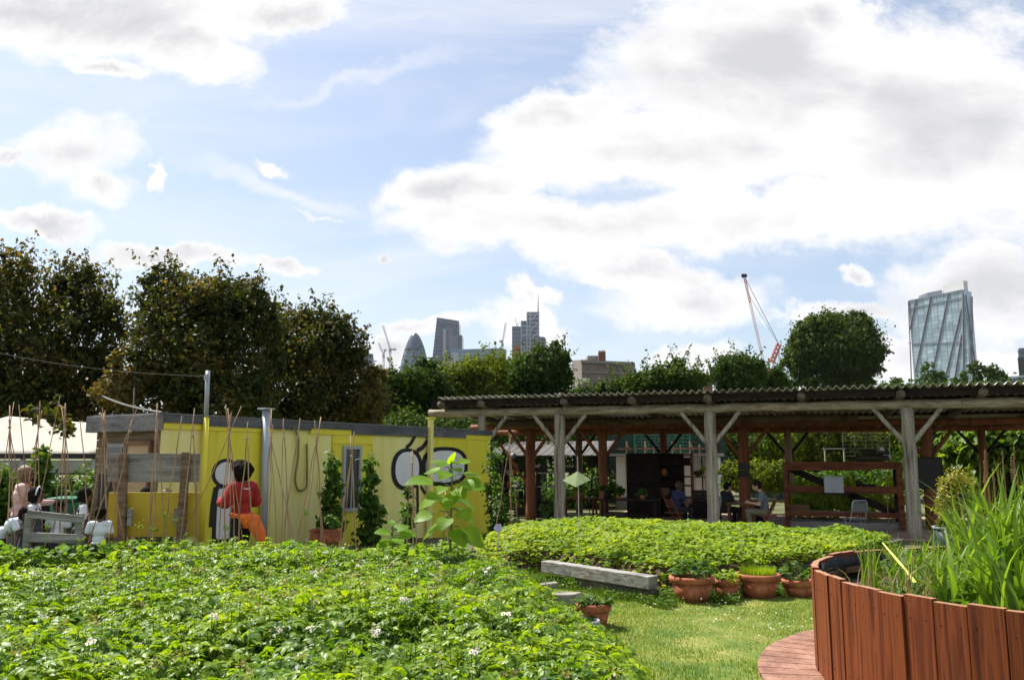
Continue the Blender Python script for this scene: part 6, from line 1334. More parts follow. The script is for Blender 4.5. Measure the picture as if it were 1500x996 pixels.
n = 5200; rng = np.random.default_rng(97); a = rng.uniform(0, 2*np.pi, n); q = np.sqrt(rng.random(n))*(PR-.2); x = PCX+q*np.cos(a); y = PCY+q*np.sin(a); k = (x > pp(1285, 1)*y) & (vnoise(x, y, 2.5, 98) > .22); x, y = x[k], y[k]; n = len(x)
V, Fc = inst(T_MED, np.stack([x, y, .74+rng.uniform(0, .17, n)], 1), rdir(n, rng)*np.array([1, 1, .6]), nrm(np.array([0, 0, 1.0])+rng.normal(size=(n, 3))*.6), rng.uniform(.05, .13, n), np.full(n, .6))
o = place('water_mint', np_mesh('water_mint', [(V, Fc)], M['leaf_bean']), None); reg(o, 'low mixed leafy growth covering the soil of the planter', 'plants', kind='stuff')
m_ = MB(); p, q = P(1293, 795, 6.9), P(1352, 868, 6.2); m_.tube([p, p.lerp(q, .5)+Vector((0, 0, .01)), q], [.006, .012, .014], 7); o = m_.build('cut_stalk', mk('yellow_stalk', [(.45, .5, .08), (.55, .58, .12)], bump=0), None, loc=q); reg(o, 'bright yellow-green stalk slanting across the planter', 'stalk')
# ---------------------------------------------------------------- sunflowers
HEART = (np.array([(0, 0, 0), (.22, -.08, .03), (.46, .12, .06), (.50, .36, .07), (.38, .64, .03), (.18, .86, -.06), (0, 1.02, -.16), (-.18, .86, -.06), (-.38, .64, .03), (-.50, .36, .07), (-.46, .12, .06), (-.22, -.08, .03), (0, .3, .0), (0, .65, -.02)]),
         np.array([(0, 1, 12), (1, 2, 12), (2, 3, 12), (3, 4, 13), (3, 13, 12), (4, 5, 13), (5, 6, 13), (6, 7, 13), (7, 8, 13), (8, 9, 13), (9, 12, 13), (9, 10, 12), (10, 11, 12), (11, 0, 12)]))
def sunflower(label, u, Y, vtop, leaves, seed, r=.014):
    t = P(u+2, vtop, Y); b = Vector((P(u, 800, Y).x, Y, .03)); root = thing('sunflower_plant', label, 'sunflower', b, 'young sunflowers behind the potato bed'); rnd = random.Random(seed)
    sk = [b.lerp(t, i/8)+Vector((rnd.uniform(-.012, .012), 0, 0)) for i in range(9)]; MB().tube(sk, [r*(1.3-.7*i/8) for i in range(9)], 9).build('stem', M['stem'], root, smooth=True)
    for (lu, lv, su, sz, tilt, dyy) in leaves:
        # leaf: tip column/row, row where its stalk leaves the stem, length
        zt_ = P(u, su, Y); tip = P(lu, lv, Y+dyy); s0 = Vector((zt_.x, Y, zt_.z)); d = tip-s0; L_ = d.length; sz *= .88; base = s0+d*max(.12, (1-sz/L_)); base.z += .03
        pe_ = MB().tube([s0, s0.lerp(base, .5)+Vector((0, 0, .03)), base], [.007, .006, .005], 6); pe_.build('leaf_stalk', M['stem'], root, smooth=True)
        ax = (tip-base); nm = Vector((rnd.uniform(-.2, .2)-ax.x*.2, -.5*tilt+rnd.uniform(-.2, .2), 1)); V, Fc = inst(HEART, np.array([base]), np.array([ax]), np.array([nm]), np.array([ax.length]), np.array([.95]))
        me = np_mesh('leaf', [(V, Fc)], M['leaf_sun'], True); o = place('leaf', me, root); s2 = o.modifiers.new('s', 'SUBSURF'); s2.levels = s2.render_levels = 1
    return root
sunflower('tall sunflower plant without flowers, its broad leaves before the white ovals', 660, 10.6, 672, [(592, 705, 712, .40, 1.2, -.25), (628, 672, 690, .34, .6, .2), (665, 660, 684, .26, .4, -.1), (690, 672, 690, .22, .8, .2), (708, 697, 700, .28, .8, .1), (712, 713, 712, .34, 1, -.1), (700, 745, 730, .36, 1, .1), (610, 742, 728, .34, 1.2, .2), (640, 722, 712, .2, .9, -.3), (605, 762, 750, .26, 1.4, -.2), (700, 765, 748, .34, 1, .2), (655, 745, 722, .30, 1.6, -.35), (712, 800, 770, .36, 1.2, .0), (615, 790, 765, .34, 1, .1), (682, 800, 775, .3, 1, -.2), (675, 690, 690, .2, .4, -.2), (645, 700, 692, .26, 1.4, -.35), (680, 728, 716, .28, 1.5, -.3), (620, 690, 700, .28, 1.7, .3), (695, 715, 705, .24, 1.8, -.3), (640, 682, 690, .2, -.4, .2), (672, 676, 686, .18, -.6, -.2), (625, 728, 735, .26, 2.0, -.4), (688, 760, 745, .26, 2.2, -.4), (645, 775, 755, .26, 1.9, -.3), (675, 715, 735, .2, 2.4, -.4)], 1)
sunflower('low broad-leaved sunflower seedling left of the tall sunflower plant', 574, 10.9, 765, [(548, 778, 785, .28, 1, -.1), (600, 768, 782, .28, 1, .1), (572, 760, 775, .2, .7, .1), (590, 795, 790, .24, 1.3, -.2), (556, 800, 795, .24, 1.3, -.2), (612, 780, 790, .26, 1, .1)], 2, .011)
# ---------------------------------------------------------------- trees beyond the garden
G2 = 'trees beyond the garden'
band = [
 ('mid green tree at the left end of the far row, right of the plum trees', 575, 42, [(575, 575, 30, 26), (560, 600, 36, 28), (600, 560, 26, 20)], 7000, 'leaf_mid'),
 ('dark green tree in front of the pointed dome tower', 615, 44, [(620, 562, 34, 28), (600, 590, 38, 28), (640, 585, 30, 28)], 8000, 'leaf_dark'),
 ('yellow-green tree beneath the slanted wedge tower', 680, 46, [(675, 553, 34, 20), (700, 548, 36, 24), (660, 575, 40, 24), (715, 575, 40, 26)], 9000, 'leaf_yel'),
 ('yellow-green tree with uneven top right of the wedge tower', 735, 47, [(735, 548, 28, 20), (745, 570, 36, 22), (725, 535, 16, 12)], 6500, 'leaf_yel'),
 ('tall dark green tree in front of the spired tower', 795, 45, [(793, 540, 32, 26), (812, 526, 20, 18), (778, 558, 32, 24), (820, 555, 20, 24), (790, 512, 9, 10), (812, 512, 10, 10)], 10500, 'leaf_dark'),
 ('low mid green tree in front of the brown brick flats', 880, 48, [(862, 578, 28, 10), (890, 573, 26, 11), (918, 566, 20, 13), (845, 580, 20, 8)], 5000, 'leaf_mid'),
 ('mid green tree with wispy upright top shoots', 970, 46, [(985, 556, 36, 20), (955, 562, 34, 18), (990, 535, 12, 9), (1010, 560, 24, 16), (932, 562, 18, 14)], 8500, 'leaf_mid'),
 ('round bright-edged dark green tree left of the red crane base', 1078, 52, [(1075, 540, 28, 22), (1060, 552, 24, 18), (1100, 545, 22, 20), (1085, 560, 34, 18)], 8500, 'leaf_dark'),
 ('small green tree at the foot of the red crane', 1128, 56, [(1125, 552, 20, 16), (1140, 560, 18, 12), (1112, 560, 16, 12)], 4200, 'leaf_dark'),
]
for i, (lab, u, Y, lb, n, mt) in enumerate(band):
    lobes = [LB(a, b, Y, c, d) for a, b, c, d in lb]; lo = LB(u, 625, Y, 38, 32); lobes.append(lo)
    tree('broadleaf_tree', lab, pl_base(u, Y), lobes, int(n*2.4), .19, M[mt], .2, G2, 200+i, .5, 22, sprigs=90, cf=.22, bumps=4)
# undergrowth along the back
for i, (lab, u0, u1, v0, v1, Y, n, mt) in enumerate((('dark hedge behind the shelter on the left', 540, 900, 600, 690, 38, 12000, 'leaf_dark'), ('mid green hedge behind the shelter in the middle', 880, 1120, 600, 690, 40, 8000, 'leaf_mid'), ('bright green thicket seen under the roof on the right', 1120, 1340, 590, 700, 40, 13000, 'leaf_yel'), ('tall green thicket behind the large-leaved shrubs', 1330, 1560, 590, 720, 36, 14000, 'leaf_mid'))):
    k = 10; rnd = random.Random(i); lob = [LB(u0+(u1-u0)*(j+.5)/k, (v0+v1)/2+rnd.uniform(-8, 8), Y+rnd.uniform(-1, 1), (u1-u0)/k*.85, (v1-v0)/2, 1.6) for j in range(k)]
    leaf_cloud('hedge', lab, 'hedge', at((u0+u1)/2, Y), lob, int(n*1.8), .18, M[mt], seed=230+i, clump=24)
# the big plane tree
Yp = 92; lob = [LB(1222, 505, Yp, 60, 38), LB(1183, 512, Yp, 32, 28), LB(1264, 508, Yp, 28, 30), LB(1208, 482, Yp, 38, 20), LB(1246, 480, Yp, 32, 20), LB(1172, 532, Yp, 20, 20), LB(1278, 534, Yp, 15, 14), LB(1200, 545, Yp, 26, 13), LB(1262, 547, Yp, 22, 10), LB(1170, 556, Yp, 14, 9), LB(1235, 550, Yp, 22, 12), LB(1200, 560, Yp, 30, 8), LB(1255, 561, Yp, 26, 7), LB(1222, 530, Yp, 50, 16)]
tree('plane_tree', 'big round-crowned tree standing alone above the shelter roof', pl_base(1222, Yp), lob, 52000, .36, M['leaf_plane'], .45, None, 240, .42, 22, cf=.2, bumps=7, sprigs=60)
# small far trees at the towers
for i, (lab, u, Y, lb, n) in enumerate((
 ('narrow dark tree at the left foot of the glass tower', 1362, 150, [(1360, 545, 10, 14), (1364, 556, 14, 10)], 1300), ('small bushy tree right beside the narrow one at the glass tower foot', 1378, 150, [(1377, 552, 7, 9)], 600),
 ('tiny pointed conifer right of the glass tower foot', 1411, 150, [(1411, 553, 5, 9), (1402, 558, 5, 6)], 600), ('tall narrow dark tree right of the glass tower', 1429, 150, [(1429, 542, 8, 14), (1430, 555, 8, 10)], 1200),
 ('wider dark tree furthest right before the pale sky', 1455, 150, [(1454, 545, 12, 14), (1460, 555, 14, 10), (1468, 552, 8, 10)], 1700), ('faint small tree between the plane tree and the glass tower', 1312, 150, [(1312, 558, 6, 6)], 300))):
    tree('far_tree', lab, pl_base(u, Y), [LB(a, b, Y, c, d) for a, b, c, d in lb], n, .45, M['leaf_dark'], .2, 'small trees at the foot of the glass tower', 250+i, .5, 14)
lob = [LB(u, 578, 120, 60, 14) for u in range(1120, 1500, 50)]
leaf_cloud('far_tree_line', 'low dark tree line behind the shelter roof on the right', 'trees', pl_base(1300, 120), lob, 9000, .6, M['leaf_dark'], seed=262, kind='stuff')
# ---------------------------------------------------------------- skyline
tw_glass = mk('tower_glass', [(.08, .11, .16), (.13, .17, .23)], (.02, .02, .02), .15, 0, spec=.8)
tw_dark = mk('tower_dark_glass', [(.045, .06, .10), (.08, .10, .15)], (.03, .03, .03), .2, 0, spec=.7)
tw_steel = mk('tower_steel', [(.13, .145, .18), (.18, .20, .24)], (.05, .05, .05), .5, 0)
tw_pale = mk('tower_pale_steel', [(.32, .34, .38), (.42, .44, .48)], (.05, .05, .05), .5, 0)
tw_blue = mk('tower_blue_glass', [(.07, .16, .30), (.13, .24, .42)], (.05, .05, .05), .2, 0, spec=.7)
brick_m = mk('brown_brick_flats', [(.15, .115, .10), (.22, .175, .15)], (.4, .4, .4), .9, .05)
brick_d = mk('dark_red_brick', [(.13, .06, .045), (.2, .10, .075)], (.6, .6, .6), .9, .05)
crane_m = mk('crane_paint', [(.40, .40, .42), (.5, .5, .52)], bump=0); crane_r = mk('crane_red', [(.40, .09, .08), (.48, .14, .12)], bump=0)
def bthing(name, label, u, Y, cat='tower', group=None): p = P(u, 670, Y); return thing(name, label, cat, (p.x, Y, 0), group)
# round pointed tower: body, diagonal dark bands, dome
Yg = 1270; g = bthing('domed_tower', 'rounded cone-shaped glass tower with spiralling dark bands', 606, Yg); cx = P(606, 600, Yg).x; k = Yg/F_PX
prf = [(487, .5), (489, 3.6), (493, 6.6), (499, 9.8), (507, 13), (516, 15.8), (526, 18.4), (536, 20.4), (548, 22), (562, 23.0), (580, 23.4), (610, 23.0), (672, 21)]
zf = lambda v: P(606, v, Yg).z
gp = [(r*k, zf(v)) for v, r in prf]; ztip = gp[0][1]
def grad(z): return np.interp(z, [q[1] for q in gp[::-1]], [q[0] for q in gp[::-1]])
m_ = MB(); m_.lathe(gp[::-1]+[(.001, ztip+.6)], 48, (cx, Yg, 0)); m_.build('body', mk('pale_lattice_glass', [(.11, .145, .20), (.17, .21, .27)], (.1, .1, .1), .3, 0, spec=.5), g, smooth=True)
m_ = MB(); zz0, zz1 = 2.0, zf(512); nst = 26
for dr in (-1, 1):
    for q in range(9):
        for s in range(nst):
            z0 = zz0+(zz1-zz0)*s/nst; z1 = zz0+(zz1-zz0)*(s+1)/nst; a0 = 2*math.pi*q/9+dr*2.3*s/nst; a1 = 2*math.pi*q/9+dr*2.3*(s+1)/nst; wd = .17 if dr > 0 else .09
            vs = [(cx+(grad(z)+.35)*math.cos(a), Yg+(grad(z)+.35)*math.sin(a), z) for z, a in ((z0, a0-wd), (z0, a0+wd), (z1, a1+wd), (z1, a1-wd))]; m_.add(vs, [(0, 1, 2, 3)])
m_.build('spiral_bands', tw_dark, g)
m_ = MB(); m_.lathe([(grad(z)+.5, z) for z in np.linspace(zf(514), zf(489), 10)], 48, (cx, Yg, 0)); m_.build('crown_band', tw_dark, g, smooth=True)
m_ = MB()
for i in range(40): z = 4*i+2; 
for i in range(34):
    z = 4.2*i+3
    if z < zf(507): r = float(grad(z))+.5; m_.lathe([(r, z-.35), (r, z+.35)], 36, (cx, Yg, 0))
m_.build('floor_lines', tw_steel, g)
# generic far prism with floors
def slab(root, poly_uvY, vbase_z, mat, name='body', floors=None, fm=None, fh=4.0, inset=.4, mull=None, mm=None):
    """poly_uvY: list of (u, vtop, Y) corners; top edge follows the corners, base flat"""
    top = [P(*c) for c in poly_uvY]; bot = [Vector((p.x, p.y, vbase_z)) for p in top]; n = len(top)
    MB().add(bot+top, [tuple(range(n-1, -1, -1)), tuple(range(n, 2*n))]+[(i, (i+1) % n, n+(i+1) % n, n+i) for i in range(n)]).build(name, mat, root)
    c = sum(bot, Vector())/n
    if floors:
        m = MB()
        for i in range(n):
            a, b = bot[i], bot[(i+1) % n]; ta, tb = top[i].z, top[(i+1) % n].z; d = (b-a); L_ = d.length; o = Vector((d.y, -d.x, 0)).normalized()
            if o.dot(a-c) < 0: o = -o
            z = vbase_z+fh
            while z < min(ta, tb)-.5: m.beam(a+o*inset+Vector((0, 0, z-vbase_z)), b+o*inset+Vector((0, 0, z-vbase_z)), .6, floors); z += fh
        m.build('floor_bands', fm, root)
    if mull:
        m = MB()
        for i in range(n):
            a, b = bot[i], bot[(i+1) % n]; d = b-a; o = Vector((d.y, -d.x, 0)).normalized()
            if o.dot(a-c) < 0: o = -o
            q = max(1, int(d.length/mull))
            for j in range(q+1):
                t = j/q; p = a.lerp(b, t)+o*inset; m.beam(p, Vector((p.x, p.y, top[i].z+(top[(i+1) % n].z-top[i].z)*t)), .5, .5, (0, 1, 0))
        m.build('mullions', mm or fm, root)
    return top, bot
# wedge tower: sloped left side, stair-like right side
Yw = 1330; wd = bthing('wedge_tower', 'tall dark wedge-shaped tower with a sloping left side', 655, Yw)
def profile_prism(root, pts, Y, dep, mat, name, slant=0):
    front = [P(u, v, Y) for u, v in pts]; MB().prism(front, (slant, dep, 0)).build(name, mat, root)
profile_prism(wd, [(640, 465), (672, 470), (673, 491), (677, 491), (677, 680), (620, 680), (629.5, 560)], Yw, 45, tw_dark, 'body')
m_ = MB()
for i in range(36):
    v = 470+i*5.2; ul = np.interp(v, [465, 560, 680], [640, 629.5, 620]); p, q = P(ul, v, Yw-1), P(647, v, Yw-1)
    m_.beam(p, q, .8, 1.5)
m_.build('floor_bands', tw_steel, wd)
for (u0, u1, v0, nm, mt) in ((648, 664, 481, 'service_core', tw_steel), (664, 671, 492, 'service_core', tw_steel), (650, 653, 483, 'lift_shaft', tw_pale), (655, 657, 483, 'lift_shaft', tw_dark)):
    a, b = P(u0, v0, Yw-4), P(u1, v0, Yw-4); MB().box(((a.x+b.x)/2, Yw-2.5-(1 if nm == 'lift_shaft' else 0), a.z/2), (b.x-a.x, 4, a.z)).build(nm, mt, wd)
m_ = MB(); 
for u in (646, 651, 656, 661, 666, 671): p = P(u, 466+(u-640)*.16, Yw-1); m_.beam(p-Vector((0, 0, 10)), p, 1, 1, (0, 1, 0))
m_.beam(P(640, 469, Yw-1), P(672, 475, Yw-1), 1.2, 3.5); m_.build('roof_frame', tw_steel, wd)
# blue-glass block
Yb = 950; bb_ = bthing('office_block', 'wide low office block with blue glass and pale vertical fins left of the spired tower', 700, Yb, 'office block')
slab(bb_, [(662, 512, Yb+10), (736, 510, Yb-10), (741, 512, Yb+30), (668, 514, Yb+50)], 0, tw_blue, floors=1.0, fm=tw_steel, fh=5, mull=5, mm=tw_pale)
m_ = MB(); m_.beam(P(705, 511, Yb), P(716, 506, Yb), 3, 1.2); m_.build('roof_wing', tw_steel, bb_)
a, b = P(662, 518, 930), P(672, 518, 930); MB().box(((a.x+b.x)/2, 930, a.z/2), (b.x-a.x, 20, a.z)).build('stair_tower', tw_pale, bb_)
# spired stepped tower
Yh = 1190; hb2 = bthing('spired_tower', 'stepped steel and glass tower with a tall thin mast', 775, Yh)
for i, (u0, u1, v, Y, mt) in enumerate(((772, 789.5, 457, Yh, tw_dark), (763, 776, 470, Yh-6, tw_dark), (750, 764, 478, Yh-12, tw_steel))):
    a, b = P(u0, v, Y), P(u1, v, Y); MB().box(((a.x+b.x)/2, Y+15, a.z/2), (b.x-a.x, 30, a.z)).build('tower_block', mt, hb2)
    m_ = MB(); z = 6
    while z < a.z-2: m_.box(((a.x+b.x)/2, Y-.2, z), (b.x-a.x, .6, 1.5)); z += 6
    m_.build('floor_bands', tw_pale if i < 2 else tw_dark, hb2)
m_ = MB(); 
for (u0, v0, u1, v1) in ((776.5, 457, 776.5, 560), (772, 458, 772, 560), (763.5, 471, 763.5, 560), (789.3, 458, 789.3, 520), (764, 492, 776, 492), (764, 506, 776, 520), (776, 520, 764, 534), (777, 470, 789, 458), (777, 484, 789, 472), (777, 498, 789, 486), (764, 520, 776, 506)):
    m_.beam(P(u0, v0, Yh-14), P(u1, v1, Yh-14), 1.4, 1.4, (0, 1, 0))
m_.build('bracing', tw_pale, hb2)
p, q = P(788.3, 458, Yh+5), P(788.3, 432, Yh+5); MB().tube([p, q], [1.1, .35], 8).build('mast', tw_pale, hb2)
m_ = MB(); m_.beam(P(757, 478, Yh-12), P(755, 466, Yh-12), .8, .8, (0, 1, 0)); m_.beam(P(757, 478, Yh-12), P(761, 472, Yh-12), .8, .8, (0, 1, 0)); m_.build('roof_crane', tw_pale, hb2)
o = bthing('office_block', 'small grey block peeping out right of the spired tower', 793, 1100, 'office block'); slab(o, [(786, 492, 1100), (798, 494, 1100), (800, 496, 1130), (788, 493, 1130)], 0, tw_steel, floors=1, fm=tw_dark)
o = bthing('office_block', 'pale grey block with a stepped roof just right of the plum trees', 537, 900, 'office block'); slab(o, [(527, 518, 900), (545, 518, 900), (547, 519, 925), (529, 518, 925)], 0, tw_steel, floors=1.2, fm=tw_dark, fh=7)
slab(o, [(543, 536, 890), (562, 538, 890), (562, 538, 915), (545, 536, 915)], 0, tw_pale, name='annex')
m_ = MB(); 
for q_ in ((545, 529, 552, 529), (545, 533, 550, 533), (548, 529, 548, 536)): m_.beam(P(q_[0], q_[1], 898), P(q_[2], q_[3], 898), 1, 1, (0, 1, 0))
m_.build('roof_frame', tw_steel, o)
# lattice cranes
def lattice(m, p, q, w, r, seg=10):
    p, q = Vector(p), Vector(q); a, d, b = basis(q-p, (0, 1, 0)); cs = [a*w/2+b*w/2, -a*w/2+b*w/2, -a*w/2-b*w/2, a*w/2-b*w/2]
    for c in cs: m.beam(p+c, q+c, r, r)
    for i in range(seg):
        s, t = p.lerp(q, i/seg), p.lerp(q, (i+1)/seg)
        for j in range(4): m.beam(s+cs[j], t+cs[(j+1) % 4], r*.6, r*.6)
def crane(label, u, Y, vt, jib, w, mat, cj=None, group='tower cranes on the skyline'):
    t = bthing('tower_crane', label, u, Y, 'crane', group); b = P(u, 670, Y); tp = P(u, vt, Y); b.z = 0
    m = MB(); lattice(m, b, tp, w, w*.22, 14); m.build('mast', mat, t)
    m = MB(); lattice(m, tp, P(*jib, Y), w*.8, w*.2, 12); m.build('jib', mat, t)
    m = MB(); 
    if cj: m.beam(tp, P(*cj, Y), w*.9, w*.7); m.box(P(*cj, Y), (w*2, w, w*1.2))
    m.box(tp+Vector((0, 0, -w)), (w*1.6, w*1.6, w*1.6)); m.build('cab', mat, t)
crane('thin pale tower crane with its jib raised steeply, nearest the domed tower', 571.5, 1000, 511, (561, 477), 2.0, tw_pale, (578, 512)); crane('fainter thin tower crane with a short jib, leftmost of the cranes', 562, 1020, 520, (554.5, 502), 1.8, tw_pale, (564, 513))
crane('slim grey-green crane with a raised jib in front of the blue office block', 736, 800, 503, (741, 473), 1.6, mk('crane_grey_green', [(.2, .26, .24), (.28, .33, .3)], bump=0), (734, 500))
# big red crane
Yc = 420; rc_ = bthing('red_crane', 'large red and white luffing crane leaning left above the trees', 1120, Yc, 'crane', None)
p = P(1125, 560, Yc); q = P(1090, 404, Yc); s = p.lerp(q, .74)
m = MB(); lattice(m, p, s, .9, .12, 22); m.build('lower_jib', mk('crane_faded_pink', [(.5, .30, .28), (.58, .38, .36)], bump=0), rc_); m = MB(); lattice(m, s, q, .8, .16, 9); m.build('upper_jib', crane_r, rc_); MB().box(q, (2.6, 1.5, 1.6)).build('jib_head', M['dark_wood'], rc_)
m = MB(); a = P(1130, 532, Yc); b = P(1141, 504, Yc); lattice(m, a, b, 1.8, .6, 5); m.build('back_mast', crane_r, rc_)
m = MB(); m.tube([b, q], .16, 5); m.tube([b, P(1139.5, 536, Yc)], .14, 5); m.tube([b, P(1142.5, 536, Yc)], .14, 5); m.tube([P(1097, 432, Yc), P(1135, 496, Yc), b], .1, 5); m.build('cables', tw_steel, rc_)
m = MB(); c = P(1139, 540, Yc); m.box(c, (5, 3, 3)); m.build('machinery_deck', tw_steel, rc_); m = MB(); c0_ = P(1130, 540, Yc); lattice(m, Vector((c0_.x, Yc, 0)), c0_, 2.0, .5, 12); m.build('mast', crane_r, rc_)
# brown brick flats
Yf = 170; fb_ = bthing('brick_flats', 'flat-roofed brown brick block of flats with chimneys behind the low trees', 880, Yf, 'flats')
top, bot = slab(fb_, [(852, 527, Yf), (922, 530, Yf+4), (930, 531, Yf+16), (838, 528, Yf+18)], 0, brick_m, name='wall')
a, b = P(862, 520, Yf+3), P(887, 521, Yf+3); MB().box(((a.x+b.x)/2, Yf+8, a.z-1.2), (b.x-a.x, 6, 2.6)).build('lift_housing', mk('render_grey', [(.22, .2, .19), (.3, .28, .26)], bump=0), fb_)
for (u, v) in ((883, 514), (757, 511)):
    if u > 800: a = P(u, v, Yf+2); MB().box((a.x, Yf+4, a.z-1.4), (1.5, 1.2, 2.9)).build('chimney', brick_d, fb_); [MB().tube([a+Vector((x, 2, -.1)), a+Vector((x, 2, .4))], .14, 8).build('chimney_pot', M['terracotta'], fb_) for x in (-.4, .1, .5)]
MB().beam(P(850, 529.5, Yf-.4), P(924, 532.5, Yf+3.4), .5, .45).build('parapet', M['concrete'], fb_); MB().beam(P(852, 545, Yf-.2), P(922, 547, Yf+3.6), .3, .3).build('string_course', M['concrete'], fb_)
for u in (853, 863, 886, 890, 894, 905):
    for v in ((535, 544), (550, 558)) if u not in (886, 890, 894) else ((531, 538),):
        a, b = P(u, v[0], Yf+(u-852)*.055-.12), P(u+1.6, v[1], Yf+(u-852)*.055-.12); MB().box(((a.x+b.x)/2, a.y, (a.z+b.z)/2), (abs(b.x-a.x)*1.3, .2, abs(a.z-b.z))).build('window', tw_dark, fb_)
a = P(835, 555, 120); MB().box((a.x, 122, a.z), (6, 3, .3)).build('canopy', M['white_panel'], bthing('pale_canopy', 'thin pale flat canopy left of the brick flats', 838, 121, 'canopy'))
o = bthing('chimney_house', 'reddish chimney stack rising from the trees in front of the spired tower', 757, 160, 'house'); a = P(757, 512, 160); MB().box((a.x, 160, a.z-1.6), (1.5, 1.2, 3.2)).build('chimney', brick_d, o); MB().box((a.x, 163, (a.z-3)/2), (12, 6, a.z-3)).build('wall', brick_m, o)
for x in (-.5, 0, .5): MB().tube([a+Vector((x, 0, 0)), a+Vector((x, 0, .6))], .22, 8).build('chimney_pot', M['terracotta'], o)
o = bthing('gabled_house', 'small slate roof with a brick chimney between two trees above the shelter', 1030, 75, 'house'); a, b = P(1018, 556, 75), P(1036, 552, 75); MB().prism([(a.x, 75, a.z-1.4), (a.x+.4, 75, a.z), (b.x, 75, b.z+.05), (b.x+.5, 75, a.z-1.4)], (0, 4, 0)).build('roof', tw_steel, o); MB().box(((a.x+b.x)/2, 77, (a.z-1.4)/2), (b.x-a.x, 4, a.z-1.4)).build('wall', brick_m, o)
a = P(1036, 550, 74.6); MB().box((a.x, 74.6, a.z-.9), (.75, .6, 1.9)).build('chimney', brick_d, o); MB().tube([a, a+Vector((0, 0, .35))], .12, 8).build('chimney_pot', M['terracotta'], o)
# big glass tower on the right
gt = bthing('glass_tower', 'tall pale glass tower with long diagonal steel braces and a white rooftop box', 1376, 800)
A_, B_, C_ = (1331, 441, 850), (1411, 424.5, 790), (1423, 428, 812); pa, pb, pc = P(*A_), P(*B_), P(*C_)
gl_m, ntt, ott = _new('glass_curtain_wall'); NN, LL = ntt.nodes, ntt.links
b_ = NN.new('ShaderNodeBsdfPrincipled'); LL.new(b_.outputs[0], ott.inputs[0]); b_.inputs['Roughness'].default_value = .25; b_.inputs['Specular IOR Level'].default_value = .8
tcn = NN.new('ShaderNodeTexCoord'); mpn = NN.new('ShaderNodeMapping'); mpn.inputs['Rotation'].default_value = (R(90), 0, 0); LL.new(tcn.outputs['Object'], mpn.inputs[0])
bk = NN.new('ShaderNodeTexBrick'); bk.offset = 0; bk.inputs['Scale'].default_value = 1; bk.inputs['Brick Width'].default_value = 3.1; bk.inputs['Row Height'].default_value = 4.1; bk.inputs['Mortar Size'].default_value = .22; bk.inputs['Bias'].default_value = -.1
bk.inputs['Color1'].default_value = (.16, .24, .28, 1); bk.inputs['Color2'].default_value = (.28, .36, .39, 1); bk.inputs['Mortar'].default_value = (.13, .16, .19, 1); LL.new(mpn.outputs[0], bk.inputs['Vector'])
n1 = NN.new('ShaderNodeTexNoise'); n1.inputs['Scale'].default_value = .11; n1.inputs['Detail'].default_value = 5; LL.new(tcn.outputs['Object'], n1.inputs['Vector']); mr1 = NN.new('ShaderNodeMapRange'); mr1.inputs['From Min'].default_value = .3; mr1.inputs['From Max'].default_value = .7; mr1.inputs['To Min'].default_value = .72; mr1.inputs['To Max'].default_value = 1.25; LL.new(n1.outputs[0], mr1.inputs[0])
h1 = NN.new('ShaderNodeHueSaturation'); LL.new(bk.outputs[0], h1.inputs['Color']); LL.new(mr1.outputs[0], h1.inputs['Value']); LL.new(h1.outputs[0], b_.inputs['Base Color'])
pd = Vector((pa.x+pc.x-pb.x, pa.y+pc.y-pb.y, pa.z)); tops = [pa, pb, pc, pd]; bots = [Vector((p.x, p.y, 0)) for p in tops]
MB().add(bots+tops, [(0, 1, 2, 3), (4, 5, 6, 7), (0, 1, 5, 4), (1, 2, 6, 5), (2, 3, 7, 6), (3, 0, 4, 7)]).build('body', gl_m, gt)
fo_ = (pb-pa); fo_.z = 0; fo_ = Vector((fo_.y, -fo_.x, 0)).normalized(); 
if fo_.y > 0: fo_ = -fo_
def onface(u, v): # on the wide face
    a, e = Vector((pa.x, pa.y, 0)), (Vector((pb.x, pb.y, 0))-Vector((pa.x, pa.y, 0))).normalized(); s = on_line(u, a, e, v); q = a+e*s; z = P(u, v, q.y).z; return Vector((q.x, q.y, z))+fo_*.7
br = mk('brace_steel', [(.10, .10, .115), (.14, .14, .155)], bump=0)
for (u0, v0, u1, v1) in ((1342, 440, 1333, 485), (1364, 435, 1341, 545), (1390, 430, 1364, 556), (1409, 452, 1383, 562), (1409, 490, 1398, 560)):
    MB().beam(onface(u0, v0), onface(u1, v1), .8, .9, (0, 1, 0)).build('diagonal_brace', br, gt)
m = MB(); 
for v in (441, 452, 503): m.beam(onface(1331, v+.0), onface(1411, v-16.5 if v < 460 else v-2), .7, .8)
m.beam(onface(1331.3, 442), onface(1336, 562), .9, .9, (0, 1, 0)); m.beam(onface(1410.8, 427), onface(1412, 562), 1.2, 1.2, (0, 1, 0)); m.build('frame', tw_steel, gt)
s_o = Vector((.9, -.4, 0)).normalized(); m = MB(); m.beam(pb.lerp(pc, .1)+s_o-Vector((0, 0, 5)), Vector((pb.lerp(pc, .85).x, pb.lerp(pc, .85).y, 60))+s_o, .9, .9, (0, 1, 0)); m.beam(pb.lerp(pc, .9)+s_o-Vector((0, 0, 5)), Vector((pb.lerp(pc, .2).x, pb.lerp(pc, .2).y, 90))+s_o, .9, .9, (0, 1, 0)); m.build('side_brace', br, gt)
pn = mk('plant_room', [(.52, .52, .52), (.62, .62, .62)], bump=0)
a, b, c = P(1380.5, 420, 815), P(1411, 411, 793), P(1417, 412, 808); z0 = 140
